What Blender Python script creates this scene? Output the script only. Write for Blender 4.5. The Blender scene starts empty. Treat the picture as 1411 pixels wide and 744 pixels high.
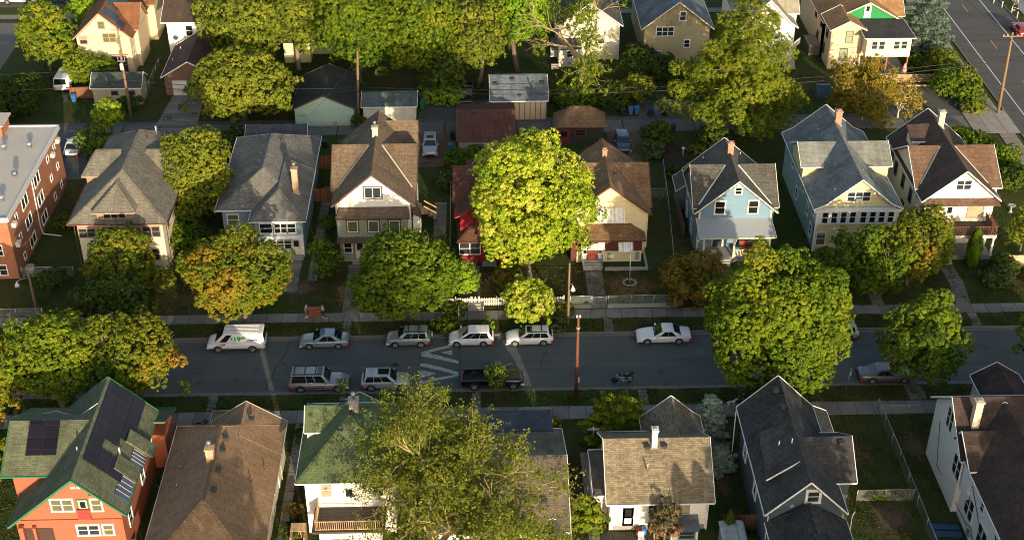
import bpy, math, random
import numpy as np
from mathutils import Vector, Matrix
S = bpy.context.scene
COL = S.collection
R = math.radians
rng = random.Random(7)

# ------------------------------------------------------------------ helpers
class MB:
    """collects vertices and faces (with uv) and links them as ONE mesh object"""
    def __init__(s): s.v=[]; s.f=[]; s.uv=[]; s.sm=[]
    def face(s, pts, uv=None, smooth=False):
        n=len(s.v); s.v.extend([tuple(p) for p in pts])
        s.f.append(tuple(range(n,n+len(pts))))
        s.uv.append(uv if uv else [(p[0]+p[1],p[2]) for p in pts]); s.sm.append(smooth)
    def mesh(s, verts, faces, smooth=False):
        n=len(s.v); s.v.extend([tuple(p) for p in verts])
        for f in faces:
            s.f.append(tuple(i+n for i in f)); s.uv.append([(verts[i][0]+verts[i][1],verts[i][2]) for i in f]); s.sm.append(smooth)
    def box(s,x0,x1,y0,y1,z0,z1):
        v=[(x0,y0,z0),(x1,y0,z0),(x1,y1,z0),(x0,y1,z0),(x0,y0,z1),(x1,y0,z1),(x1,y1,z1),(x0,y1,z1)]
        s.mesh(v,[(3,2,1,0),(4,5,6,7),(0,1,5,4),(1,2,6,5),(2,3,7,6),(3,0,4,7)])
    def beam(s,p,q,w,h,up=(0,0,1)):
        p=Vector(p);q=Vector(q);d=(q-p).normalized();u=Vector(up)
        a=d.cross(u)
        if a.length<1e-4: a=d.cross(Vector((1,0,0)))
        a.normalize();u=a.cross(d).normalized();a=a*w/2;u=u*h/2
        v=[p-a-u,p+a-u,p+a+u,p-a+u,q-a-u,q+a-u,q+a+u,q-a+u]
        s.mesh(v,[(0,1,2,3),(7,6,5,4),(0,4,5,1),(1,5,6,2),(2,6,7,3),(3,7,4,0)])
    def tube(s,pts,radii,n=6,cap=True,smooth=True):
        pts=[Vector(p) for p in pts]; base=len(s.v); rings=[]
        V=[];F=[]
        for i,p in enumerate(pts):
            d=(pts[min(i+1,len(pts)-1)]-pts[max(i-1,0)])
            d=d.normalized() if d.length>1e-6 else Vector((0,0,1))
            a=d.cross(Vector((0.31,0.17,0.93)) if abs(d.z)<.9 else Vector((1,0,0))).normalized();b=d.cross(a)
            r=radii[i] if hasattr(radii,'__len__') else radii
            for k in range(n):
                t=2*math.pi*k/n; V.append(p+(a*math.cos(t)+b*math.sin(t))*r)
        for i in range(len(pts)-1):
            for k in range(n):
                k2=(k+1)%n; F.append((i*n+k,i*n+k2,(i+1)*n+k2,(i+1)*n+k))
        if cap: F.append(tuple(range(n-1,-1,-1))); F.append(tuple((len(pts)-1)*n+k for k in range(n)))
        s.mesh(V,F,smooth)
    def lathe(s,c,prof,n=12,smooth=True,axis='z'):
        V=[];F=[]
        for (r,z) in prof:
            for k in range(n):
                t=2*math.pi*k/n;a,b=r*math.cos(t),r*math.sin(t)
                V.append((c[0]+a,c[1]+b,c[2]+z) if axis=='z' else (c[0]+a,c[1]+z,c[2]+b))
        for i in range(len(prof)-1):
            for k in range(n):
                k2=(k+1)%n;F.append((i*n+k,i*n+k2,(i+1)*n+k2,(i+1)*n+k))
        F.append(tuple(range(n-1,-1,-1)));F.append(tuple((len(prof)-1)*n+k for k in range(n)))
        s.mesh(V,F,smooth)
    def prism(s,poly,axis,a0,a1):
        """extrude a 2d polygon along axis ('x': poly is (y,z), 'y': poly is (x,z), 'z': poly is (x,y))"""
        n=len(poly)
        def P(p,a): return {'x':(a,p[0],p[1]),'y':(p[0],a,p[1]),'z':(p[0],p[1],a)}[axis]
        V=[P(p,a0) for p in poly]+[P(p,a1) for p in poly]
        F=[tuple(range(n)),tuple(range(2*n-1,n-1,-1))]+[(i,i+n,(i+1)%n+n,(i+1)%n) for i in range(n)]
        s.mesh(V,F)
    def slab(s,poly,t,side=None):
        """roof plane: polygon with its thickness below it; uv in metres along / up the slope"""
        P=[Vector(p) for p in poly]
        nrm=Vector((0,0,0))
        for i in range(len(P)):
            a,b=P[i],P[(i+1)%len(P)]
            nrm+=Vector(((a.y-b.y)*(a.z+b.z),(a.z-b.z)*(a.x+b.x),(a.x-b.x)*(a.y+b.y)))
        nrm.normalize()
        if nrm.z<0: P.reverse(); nrm=-nrm; side=list(reversed(side[:-1]))+[side[-1]] if side else None
        h=Vector((0,0,1)).cross(nrm)
        if h.length<1e-3: h=Vector((1,0,0))
        h.normalize(); up=nrm.cross(h)
        uv=[(p.dot(h),p.dot(up)) for p in P]
        s.face(P,uv)
        Q=[p-nrm*t for p in P]
        s.face(list(reversed(Q)),list(reversed(uv)))
        for i in range(len(P)):
            if side and not side[i]: continue
            j=(i+1)%len(P); s.face([P[i],Q[i],Q[j],P[j]])
    def build(s,name,mat,parent=None,loc=None,recalc=False):
        me=bpy.data.meshes.new(name)
        off=Vector((0,0,0))
        if parent is not None: off=root_loc(parent)
        elif loc is not None: off=Vector(loc)
        co=np.array(s.v,dtype=np.float64).reshape(-1,3)-np.array(off)
        me.from_pydata([tuple(c) for c in co],[],s.f)
        me.polygons.foreach_set('use_smooth',s.sm)
        ul=me.uv_layers.new(name='UVMap')
        ul.data.foreach_set('uv',np.array([c for f in s.uv for c in f],dtype=np.float32).ravel())
        if recalc:
            import bmesh
            bm=bmesh.new();bm.from_mesh(me);bmesh.ops.remove_doubles(bm,verts=bm.verts,dist=1e-4);bmesh.ops.recalc_face_normals(bm,faces=bm.faces);bm.to_mesh(me);bm.free()
        me.update()
        if mat: me.materials.append(mat)
        o=bpy.data.objects.new(name,me);COL.objects.link(o)
        if parent is not None: o.parent=parent
        else: o.location=off
        return o
def root_loc(o):
    while o.parent: o=o.parent
    return Vector(o.get('_l',(0,0,0)))
ALL=[]
def thing(name,label,cat,loc=(0,0,0),rot=0,group=None):
    o=bpy.data.objects.new(name,None);COL.objects.link(o);o.empty_display_size=.3
    o.location=loc;o.rotation_euler=(0,0,rot);o['label']=label;o['category']=cat
    if group:o['group']=group
    if rot==0: o['_l']=tuple(loc)
    return o
def tag(o,label,cat,group=None):
    o['label']=label;o['category']=cat
    if group:o['group']=group
    return o
def copy_tree(o,parent=None):
    c=o.copy();COL.objects.link(c)
    if parent: c.parent=parent
    for ch in [k for k in o.children]: copy_tree(ch,c)
    return c

# ------------------------------------------------------------------ materials
def lin(r,g,b): 
    f=lambda c:((c/255+.055)/1.055)**2.4 if c>10 else c/255/12.92
    return (f(r),f(g),f(b),1)
MATS={}
def newmat(n):
    m=bpy.data.materials.new(n);m.use_nodes=True;nt=m.node_tree;nt.nodes.clear()
    o=nt.nodes.new('ShaderNodeOutputMaterial');b=nt.nodes.new('ShaderNodeBsdfPrincipled')
    nt.links.new(b.outputs[0],o.inputs[0]);return m,nt,b
def N(nt,t,**k):
    n=nt.nodes.new(t)
    for a,v in k.items():
        if a.startswith('i_'):
            key=a[2:]; key=int(key) if key.isdigit() else key.replace('_',' ')
            n.inputs[key].default_value=v
        else: setattr(n,a,v)
    return n
def mixc(nt,fac,a,b,blend='MIX'):
    n=nt.nodes.new('ShaderNodeMix');n.data_type='RGBA';n.blend_type=blend
    for s,v in ((0,fac),(6,a),(7,b)):
        if hasattr(v,'is_linked') or hasattr(v,'links'): nt.links.new(v,n.inputs[s])
        elif s==0: n.inputs[0].default_value=v
        else: n.inputs[s].default_value=tuple(v)+((1,) if len(v)==3 else ())
    return n.outputs[2]
def noise(nt,vec,scale,detail=4,rough=.6):
    n=N(nt,'ShaderNodeTexNoise',i_Scale=scale,i_Detail=detail,i_Roughness=rough)
    if vec is not None: nt.links.new(vec,n.inputs['Vector'])
    return n
def ramp(nt,src,stops):
    r=nt.nodes.new('ShaderNodeValToRGB');nt.links.new(src,r.inputs[0])
    e=r.color_ramp.elements
    while len(e)>1:e.remove(e[-1])
    e[0].position=stops[0][0];e[0].color=tuple(stops[0][1])[:3]+(1,)
    for p,c in stops[1:]:
        x=e.new(p);x.color=tuple(c)[:3]+(1,)
    return r.outputs[0]
def mul(c,k): return tuple(min(1,x*k) for x in c[:3])+(1,)
def plain(n,c,rough=.7,metal=0,var=.12,scale=3.,spec=.4):
    if n in MATS:return MATS[n]
    m,nt,b=newmat(n)
    tc=N(nt,'ShaderNodeTexCoord');ns=noise(nt,tc.outputs['Object'],scale,5)
    nt.links.new(mixc(nt,ns.outputs[0],mul(c,1-var),mul(c,1+var)),b.inputs['Base Color'])
    b.inputs['Roughness'].default_value=rough;b.inputs['Metallic'].default_value=metal
    b.inputs['Specular IOR Level'].default_value=spec
    MATS[n]=m;return m
def shingle(n,c,var=.3,row=.16,wid=.34,stain=.3,moss=None):
    if n in MATS:return MATS[n]
    m,nt,b=newmat(n)
    uv=N(nt,'ShaderNodeUVMap',uv_map='UVMap')
    br=N(nt,'ShaderNodeTexBrick',i_Color1=mul(c,1-var),i_Color2=mul(c,1+var),i_Mortar=mul(c,.5),i_Scale=1.,i_Mortar_Size=.012,i_Bias=0.,i_Brick_Width=wid,i_Row_Height=row)
    nt.links.new(uv.outputs[0],br.inputs['Vector'])
    tc=N(nt,'ShaderNodeTexCoord')
    n1=noise(nt,tc.outputs['Object'],.45,6,.65)
    f1=ramp(nt,n1.outputs[0],[(.3,(1-stain,)*3),(.7,(1+stain*.6,)*3)])
    col=mixc(nt,1.,br.outputs[0],f1,'MULTIPLY')
    n2=noise(nt,tc.outputs['Object'],9.,3,.7)
    f2=ramp(nt,n2.outputs[0],[(.3,(.75,)*3),(.7,(1.25,)*3)])
    col=mixc(nt,1.,col,f2,'MULTIPLY')
    # vertical run-off streaks down the slope
    mp=N(nt,'ShaderNodeMapping');mp.inputs['Scale'].default_value=(1.6,.12,1);nt.links.new(uv.outputs[0],mp.inputs[0])
    n3=noise(nt,mp.outputs[0],1.5,4,.6)
    col=mixc(nt,1.,col,ramp(nt,n3.outputs[0],[(.35,(.86,)*3),(.65,(1.1,)*3)]),'MULTIPLY')
    nt.links.new(col,b.inputs['Base Color'])
    b.inputs['Roughness'].default_value=.92;b.inputs['Specular IOR Level'].default_value=.2
    bp=N(nt,'ShaderNodeBump',i_Strength=.5,i_Distance=.02);nt.links.new(br.outputs[0],bp.inputs['Height']);nt.links.new(bp.outputs[0],b.inputs['Normal'])
    MATS[n]=m;return m
def siding(n,c,step=.16,dirt=.15,rough=.6):
    if n in MATS:return MATS[n]
    m,nt,b=newmat(n)
    tc=N(nt,'ShaderNodeTexCoord');sx=N(nt,'ShaderNodeSeparateXYZ');nt.links.new(tc.outputs['Object'],sx.inputs[0])
    d=N(nt,'ShaderNodeMath',operation='DIVIDE');d.inputs[1].default_value=step;nt.links.new(sx.outputs[2],d.inputs[0])
    fr=N(nt,'ShaderNodeMath',operation='FRACT');nt.links.new(d.outputs[0],fr.inputs[0])
    line=ramp(nt,fr.outputs[0],[(0,(.72,)*3),(.14,(1,1,1)),(.9,(.97,)*3)])
    ns=noise(nt,tc.outputs['Object'],1.3,6,.65)
    col=mixc(nt,ns.outputs[0],mul(c,1-dirt),mul(c,1+dirt*.5))
    col=mixc(nt,1.,col,line,'MULTIPLY')
    nt.links.new(col,b.inputs['Base Color'])
    bp=N(nt,'ShaderNodeBump',i_Strength=.4,i_Distance=.02);nt.links.new(fr.outputs[0],bp.inputs['Height']);nt.links.new(bp.outputs[0],b.inputs['Normal'])
    b.inputs['Roughness'].default_value=rough;b.inputs['Specular IOR Level'].default_value=.3
    MATS[n]=m;return m
def brick(n,c1,c2,mort,s=1.):
    if n in MATS:return MATS[n]
    m,nt,b=newmat(n)
    uv=N(nt,'ShaderNodeUVMap',uv_map='UVMap')
    br=N(nt,'ShaderNodeTexBrick',i_Color1=c1,i_Color2=c2,i_Mortar=mort,i_Scale=s,i_Mortar_Size=.008,i_Brick_Width=.22,i_Row_Height=.075)
    nt.links.new(uv.outputs[0],br.inputs['Vector'])
    tc=N(nt,'ShaderNodeTexCoord');ns=noise(nt,tc.outputs['Object'],.8,6,.7)
    col=mixc(nt,1.,br.outputs[0],ramp(nt,ns.outputs[0],[(.3,(.8,)*3),(.7,(1.15,)*3)]),'MULTIPLY')
    nt.links.new(col,b.inputs['Base Color']);b.inputs['Roughness'].default_value=.9
    MATS[n]=m;return m
def planks(n,c,step=.14,axis=0,gap=.4):
    if n in MATS:return MATS[n]
    m,nt,b=newmat(n)
    tc=N(nt,'ShaderNodeTexCoord');sx=N(nt,'ShaderNodeSeparateXYZ');nt.links.new(tc.outputs['Object'],sx.inputs[0])
    d=N(nt,'ShaderNodeMath',operation='DIVIDE');d.inputs[1].default_value=step;nt.links.new(sx.outputs[axis],d.inputs[0])
    fr=N(nt,'ShaderNodeMath',operation='FRACT');nt.links.new(d.outputs[0],fr.inputs[0])
    fl=N(nt,'ShaderNodeMath',operation='FLOOR');nt.links.new(d.outputs[0],fl.inputs[0])
    wn=N(nt,'ShaderNodeTexWhiteNoise',noise_dimensions='1D');nt.links.new(fl.outputs[0],wn.inputs['W'])
    col=mixc(nt,wn.outputs[0],mul(c,.75),mul(c,1.25))
    col=mixc(nt,1.,col,ramp(nt,fr.outputs[0],[(0,(gap,)*3),(.12,(1,1,1))]),'MULTIPLY')
    ns=noise(nt,tc.outputs['Object'],2.5,5);col=mixc(nt,1.,col,ramp(nt,ns.outputs[0],[(.3,(.8,)*3),(.7,(1.15,)*3)]),'MULTIPLY')
    nt.links.new(col,b.inputs['Base Color']);b.inputs['Roughness'].default_value=.85
    MATS[n]=m;return m
def glass(n,c,rough=.06,spec=.8):
    if n in MATS:return MATS[n]
    m,nt,b=newmat(n)
    tc=N(nt,'ShaderNodeTexCoord');ns=noise(nt,tc.outputs['Object'],.9,3)
    nt.links.new(mixc(nt,ns.outputs[0],mul(c,.6),mul(c,1.4)),b.inputs['Base Color'])
    b.inputs['Roughness'].default_value=rough;b.inputs['Specular IOR Level'].default_value=spec
    MATS[n]=m;return m
def paint(n,c,rough=.25,metal=.0,coat=.6):
    if n in MATS:return MATS[n]
    m,nt,b=newmat(n)
    tc=N(nt,'ShaderNodeTexCoord');ns=noise(nt,tc.outputs['Object'],2.,5)
    nt.links.new(mixc(nt,ns.outputs[0],mul(c,.9),mul(c,1.06)),b.inputs['Base Color'])
    nt.links.new(ramp(nt,ns.outputs[0],[(.3,(rough,)*3),(.8,(rough+.15,)*3)]),b.inputs['Roughness'])
    b.inputs['Metallic'].default_value=metal;b.inputs['Coat Weight'].default_value=coat;b.inputs['Coat Roughness'].default_value=.08
    MATS[n]=m;return m
def leafmat(n,cols,trans=.35,rough=.6):
    """cols: list of leaf colours spread over the per-leaf tint (0..1)"""
    if n in MATS:return MATS[n]
    m,nt,b=newmat(n)
    at=N(nt,'ShaderNodeAttribute',attribute_name='tint')
    k=len(cols)-1
    c=ramp(nt,at.outputs['Fac'],[(i/k,cl) for i,cl in enumerate(cols)])
    nt.links.new(c,b.inputs['Base Color']);b.inputs['Roughness'].default_value=rough;b.inputs['Specular IOR Level'].default_value=.12
    tr=N(nt,'ShaderNodeBsdfTranslucent')
    c2=mixc(nt,1.,c,(1.25,1.25,.5,1),'MULTIPLY')
    nt.links.new(c2,tr.inputs[0])
    mx=N(nt,'ShaderNodeMixShader');mx.inputs[0].default_value=trans
    nt.links.new(b.outputs[0],mx.inputs[1]);nt.links.new(tr.outputs[0],mx.inputs[2])
    out=[x for x in nt.nodes if x.type=='OUTPUT_MATERIAL'][0];nt.links.new(mx.outputs[0],out.inputs[0])
    MATS[n]=m;return m
def barkmat(n,c):
    if n in MATS:return MATS[n]
    m,nt,b=newmat(n)
    tc=N(nt,'ShaderNodeTexCoord');mp=N(nt,'ShaderNodeMapping');mp.inputs['Scale'].default_value=(6,6,1.2);nt.links.new(tc.outputs['Object'],mp.inputs[0])
    ns=noise(nt,mp.outputs[0],2.,6,.7)
    nt.links.new(mixc(nt,ns.outputs[0],mul(c,.5),mul(c,1.5)),b.inputs['Base Color']);b.inputs['Roughness'].default_value=.95
    MATS[n]=m;return m

WHITE=siding('white_siding',(.83,.82,.79,1)); TRIM=plain('white_trim',(.76,.75,.72,1),.5,var=.06)
CREAMTRIM=plain('cream_trim',(.72,.66,.5,1),.5,var=.06); BROWNTRIM=plain('brown_trim',(.1,.06,.045,1),.6); TAN=plain('tan_trim',(.36,.25,.18,1),.6)
DARKTRIM=plain('dark_trim',(.05,.045,.045,1),.6); GREENTRIM=plain('green_trim',(.025,.17,.075,1),.55)
GL=[glass('window_glass_dark',(.012,.016,.02,1)),glass('window_glass_grey',(.03,.038,.045,1)),glass('window_blind',(.3,.28,.2,1),.35,.5),glass('window_shade',(.12,.12,.06,1),.2,.6)]
METAL=plain('galvanised_metal',(.42,.44,.46,1),.4,.7,.1); DARKMETAL=plain('dark_metal',(.05,.05,.055,1),.5,.3)
WOODGREY=planks('weathered_wood',(.22,.18,.14,1),.14,0); WOODTAN=planks('tan_wood',(.42,.28,.16,1),.14,0); WOODBROWN=planks('brown_wood',(.16,.075,.04,1),.14,0)
DECKDARK=planks('dark_deck_boards',(.06,.045,.04,1),.14,1)
CONC=plain('light_concrete',(.3,.29,.27,1),.9,var=.2,scale=1.5)
CHIMBRICK=brick('chimney_brick',(.42,.16,.09,1),(.34,.12,.07,1),(.4,.36,.32,1)); TANBRICK=brick('tan_brick',(.46,.29,.17,1),(.4,.24,.14,1),(.4,.36,.3,1))
REDBRICK=brick('red_brick',(.36,.115,.05,1),(.29,.09,.04,1),(.3,.2,.15,1))
FOUND=plain('foundation_stone',(.25,.24,.23,1),.95,var=.25,scale=2)
SUN_E,SKY_E,EXPO=4.1,.15,0.9
LEAFK=1.38
# ------------------------------------------------------------------ the ground, streets, walks
def struct(o): o['kind']='structure';return o
def grassmat():
    m,nt,b=newmat('lawn_grass');tc=N(nt,'ShaderNodeTexCoord')
    n1=noise(nt,tc.outputs['Object'],.11,6,.6);n2=noise(nt,tc.outputs['Object'],1.3,6,.7);n3=noise(nt,tc.outputs['Object'],9.,5,.85)
    a=mixc(nt,ramp(nt,n1.outputs[0],[(.4,(0,0,0)),(.62,(1,1,1))]),(.033,.062,.014,1),(.06,.062,.02,1))
    a=mixc(nt,ramp(nt,n2.outputs[0],[(.56,(0,0,0)),(.78,(1,1,1))]),a,(.08,.062,.03,1))
    a=mixc(nt,1.,a,ramp(nt,n3.outputs[0],[(.3,(.5,)*3),(.7,(1.5,)*3)]),'MULTIPLY')
    nt.links.new(a,b.inputs['Base Color']);b.inputs['Roughness'].default_value=1;b.inputs['Specular IOR Level'].default_value=.1
    bp=N(nt,'ShaderNodeBump',i_Strength=.8,i_Distance=.08);nt.links.new(n3.outputs[0],bp.inputs['Height']);nt.links.new(bp.outputs[0],b.inputs['Normal']);return m
def roadmat(n,c,v=.25,speck=.2,crack=True):
    m,nt,b=newmat(n);tc=N(nt,'ShaderNodeTexCoord')
    n1=noise(nt,tc.outputs['Object'],.25,6,.6);n2=noise(nt,tc.outputs['Object'],22.,3,.8)
    mp=N(nt,'ShaderNodeMapping');mp.inputs['Scale'].default_value=(.06,1.1,1);nt.links.new(tc.outputs['Object'],mp.inputs[0]);n3=noise(nt,mp.outputs[0],1.,4,.6)
    a=mixc(nt,n1.outputs[0],mul(c,1-v),mul(c,1+v))
    a=mixc(nt,1.,a,ramp(nt,n2.outputs[0],[(.3,(1-speck,)*3),(.7,(1+speck,)*3)]),'MULTIPLY')
    a=mixc(nt,1.,a,ramp(nt,n3.outputs[0],[(.3,(.88,)*3),(.7,(1.12,)*3)]),'MULTIPLY')
    if crack:   # oil stains, patched areas and worn wheel tracks
        n4=noise(nt,tc.outputs['Object'],.5,3,.5);a=mixc(nt,1.,a,ramp(nt,n4.outputs[0],[(.28,(.72,)*3),(.36,(1,1,1)),(.66,(1,1,1)),(.72,(1.18,1.17,1.14))]),'MULTIPLY')
        n5=noise(nt,tc.outputs['Object'],3.5,5,.7);a=mixc(nt,1.,a,ramp(nt,n5.outputs[0],[(.25,(.7,)*3),(.34,(1,1,1))]),'MULTIPLY')
    nt.links.new(a,b.inputs['Base Color']);b.inputs['Roughness'].default_value=.85;b.inputs['Specular IOR Level'].default_value=.3;return m
def walkmat(n,c,step,axis=0,var=.2):
    m,nt,b=newmat(n);tc=N(nt,'ShaderNodeTexCoord');sx=N(nt,'ShaderNodeSeparateXYZ');nt.links.new(tc.outputs['Object'],sx.inputs[0])
    d=N(nt,'ShaderNodeMath',operation='DIVIDE');d.inputs[1].default_value=step;nt.links.new(sx.outputs[axis],d.inputs[0])
    fr=N(nt,'ShaderNodeMath',operation='FRACT');nt.links.new(d.outputs[0],fr.inputs[0]);fl=N(nt,'ShaderNodeMath',operation='FLOOR');nt.links.new(d.outputs[0],fl.inputs[0])
    wn=N(nt,'ShaderNodeTexWhiteNoise',noise_dimensions='1D');nt.links.new(fl.outputs[0],wn.inputs['W'])
    n1=noise(nt,tc.outputs['Object'],.9,7,.7);a=mixc(nt,wn.outputs[0],mul(c,1-var),mul(c,1+var))
    a=mixc(nt,1.,a,ramp(nt,n1.outputs[0],[(.3,(.75,)*3),(.7,(1.15,)*3)]),'MULTIPLY')
    a=mixc(nt,1.,a,ramp(nt,fr.outputs[0],[(0,(.3,.28,.25)),(.035,(.3,.28,.25)),(.04,(1,1,1))]),'MULTIPLY')
    nt.links.new(a,b.inputs['Base Color']);b.inputs['Roughness'].default_value=.95;return m
ASPH=roadmat('street_asphalt',(.079,.089,.087,1));ASPH2=roadmat('alley_asphalt',(.085,.085,.083,1),.3);AVE=roadmat('avenue_asphalt',(.085,.082,.078,1),.2)
ALLEYC=walkmat('alley_concrete',(.125,.122,.115,1),4.5,0,.12)
WALK=walkmat('sidewalk_concrete',(.19,.182,.165,1),1.55);KERB=plain('kerb_concrete',(.15,.145,.135,1),.9,var=.25,scale=1.2);PATHC=walkmat('path_concrete',(.2,.185,.16,1),1.2,1)
DIRT=plain('bare_earth',(.13,.09,.06,1),1,var=.45,scale=1.1,spec=.1)
GRASS=grassmat()
m=MB();m.face([(-600,-250,0),(700,-250,0),(700,900,0),(-600,900,0)]);struct(m.build('ground',GRASS))
def sheet(name,mat,poly,z):
    m=MB();n=len(poly);m.face([(x,y,z) for x,y in poly]);return struct(m.build(name,mat))
def rect(a,b,c,d): return [(a,c),(b,c),(b,d),(a,d)]
GU=.42
sheet('street',ASPH,rect(-300,67.8,100.9+GU,109.8-GU),.008)
sheet('gutter',KERB,rect(-300,67.8,100.9,100.9+GU),.012);sheet('gutter',KERB,rect(-300,67.8,109.8-GU,109.8),.012)
def kerb(x0,x1,y0,y1):
    m=MB();m.box(x0,x1,y0,y1,-.05,.13);struct(m.build('kerb',KERB))
kerb(-300,65.5,100.72,100.9);kerb(-300,65.5,109.8,109.98)
# verges are a little higher than the street
def verge(x0,x1,y0,y1,z=.1):
    m=MB();m.box(x0,x1,y0,y1,-.05,z);struct(m.build('grass_verge',GRASS))
verge(-300,65.5,98.4,100.72);verge(-300,65.5,109.98,112.35)
m=MB();m.box(-300,67,96.6,98.4,-.05,.105);struct(m.build('sidewalk',WALK));m=MB();m.box(-300,67,112.35,113.95,-.05,.105);struct(m.build('sidewalk',WALK))
sheet('avenue',AVE,rect(67.8,79.2,-200,700),.016)
kerb(67.6,67.78,114,151);kerb(79.2,79.4,-200,700);kerb(67.6,67.78,158,300)
m=MB();m.box(64.9,66.9,114.5,700,-.05,.1);struct(m.build('sidewalk',walkmat('avenue_walk',(.25,.22,.18,1),1.5,1)));m=MB();m.box(81,85,-50,700,-.05,.1);struct(m.build('sidewalk',walkmat('far_walk',(.22,.22,.22,1),1.5,1)))
LINE=plain('road_paint_white',(.55,.55,.53,1),.7,var=.2,scale=6);YLINE=plain('road_paint_yellow',(.42,.3,.06,1),.7,var=.25,scale=6)
sheet('road_line',LINE,rect(69.8,69.95,115,300),.022);sheet('road_line',LINE,rect(76.2,76.35,115,300),.022)
for y in (150,163.5,177,190.5,204): sheet('road_line',YLINE,rect(73.05,73.17,y,y+3),.022)
sheet('alley',ALLEYC,rect(-300,62,153.1,156.3),.016);sheet('alley_apron',walkmat('apron_concrete',(.27,.25,.22,1),2.2,0),rect(62,67.7,151.2,157.6),.11)
sheet('alley_edge',ASPH2,rect(-66,62,156.3,157.3),.012)
sheet('parking_lot',ASPH2,rect(-66,-44.5,142.5,153.1),.012);sheet('parking_lot',roadmat('old_lot_asphalt',(.13,.12,.11,1),.3),rect(-78,-65.5,172,190),.012)
sheet('driveway',PATHC,[(-41,156.3),(-35.8,156.3),(-36.2,164.9),(-40.4,164.9)],.022)
sheet('driveway',ASPH2,rect(-7.8,1.2,157.3,162.6),.016);sheet('driveway',ASPH2,[(52,157.3),(62,157.3),(63.5,160),(61,165.2),(53,165.2)],.016)
sheet('driveway',ASPH2,rect(20.5,28,157.3,162),.016);sheet('driveway',DIRT,[(15.8,144),(19.4,144),(21,153.1),(15.8,153.1)],.012)
sheet('driveway',DIRT,rect(-8.4,-3.0,144.5,153.1),.012)
sheet('back_street',ASPH2,rect(-300,67.6,196,206),.012);sheet('sidewalk',WALK,rect(-300,66,191.3,193),.05)
# speed hump with its painted wedges
HUMP=roadmat('hump_asphalt',(.074,.088,.085,1),.2,crack=False)
m=MB();xs=np.linspace(-6.04,-2.33,9)
for i in range(8):
    z=lambda x:.022+.05*math.sin(math.pi*(x+6.04)/3.71)
    m.face([(xs[i],101.4,z(xs[i])),(xs[i+1],101.4,z(xs[i+1])),(xs[i+1],109.3,z(xs[i+1])),(xs[i],109.3,z(xs[i]))],smooth=True)
struct(m.build('speed_hump',HUMP))
WORN=None
def wornpaint():
    m,nt,b=newmat('worn_road_paint');tc=N(nt,'ShaderNodeTexCoord');n1=noise(nt,tc.outputs['Object'],3.,6,.75)
    nt.links.new(ramp(nt,n1.outputs[0],[(.36,(.07,.075,.075)),(.46,(.3,.315,.315)),(.7,(.42,.44,.44))]),b.inputs['Base Color']);b.inputs['Roughness'].default_value=.8;return m
WORN=wornpaint()
def hump_mark(polys):
    m=MB();hz=lambda x:.03+.05*math.sin(math.pi*(x+6.04)/3.71)
    for p in polys:
        # cut into strips along x so that the paint follows the hump
        xa,xb=min(q[0] for q in p),max(q[0] for q in p);cuts=[xa+(xb-xa)*i/10 for i in range(11)]
        for i in range(10):
            poly=p
            for (lim,sg) in ((cuts[i],1),(cuts[i+1],-1)):
                out=[]
                for k in range(len(poly)):
                    a,b=poly[k],poly[(k+1)%len(poly)];ia=(a[0]-lim)*sg>=-1e-9;ib=(b[0]-lim)*sg>=-1e-9
                    if ia: out.append(a)
                    if ia!=ib:
                        t=(lim-a[0])/(b[0]-a[0]);out.append((lim,a[1]+t*(b[1]-a[1])))
                poly=out
            if len(poly)>2: m.face([(x,y,hz(x)) for x,y in poly])
    struct(m.build('road_marking',WORN))
hump_mark([[(-6.0,107.18),(-3.34,108.24),(-3.0,108.24),(-3.0,107.9),(-5.3,107.02),(-6.0,106.98)]])
hump_mark([[(-6.0,106.97),(-5.3,107.0),(-2.37,105.66),(-2.37,105.22),(-6.0,106.5)]])
hump_mark([[(-4.15,107.03),(-3.02,107.4),(-2.99,106.55)]])
hump_mark([[(-6.05,105.32),(-5.61,105.35),(-2.36,103.9),(-2.35,103.52),(-2.62,103.52),(-6.05,104.95)]])
hump_mark([[(-6.01,102.5),(-2.6,103.5),(-2.35,103.5),(-2.35,103.3),(-6.0,102.03)]])
hump_mark([[(-6.01,104.33),(-4.43,103.69),(-5.97,103.0)]])
# walks up to the houses and across the verges
def walk(x0,x1,y0,y1,z=.03,name='path'): sheet(name,PATHC,rect(x0,x1,y0,y1),z)
walk(-14.2,-12.4,114,123);walk(10.9,12.7,114.2,121.2);walk(-38.4,-37,114,122.6);walk(-20.5,-19.2,118,124.5);walk(-18.3,-17.3,120,140);walk(-5.3,-3.9,120,136)
sheet('path',PATHC,[(48.3,114),(49.9,114),(50.3,118),(50.1,121.6),(48.6,121.6),(48.8,118)],.03);walk(25,26.4,114,121.5);walk(39.8,41,114,124)
walk(-2.2,-.2,114.2,122.4)
for x in (-14.0,-11.9+24,48.9): walk(x,x+.9,110,112.35,.108)
for x in (-25.4,14.4,-1.1): walk(x,x+.8,98.4,100.72,.108)
walk(39.4,41,98.4,100.72,.108); walk(28.9,29.9,77,88); walk(-17.0,-16.2,76,97); walk(8.4,9.3,80,92); walk(-27.2,-26.6,78,92)
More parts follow.
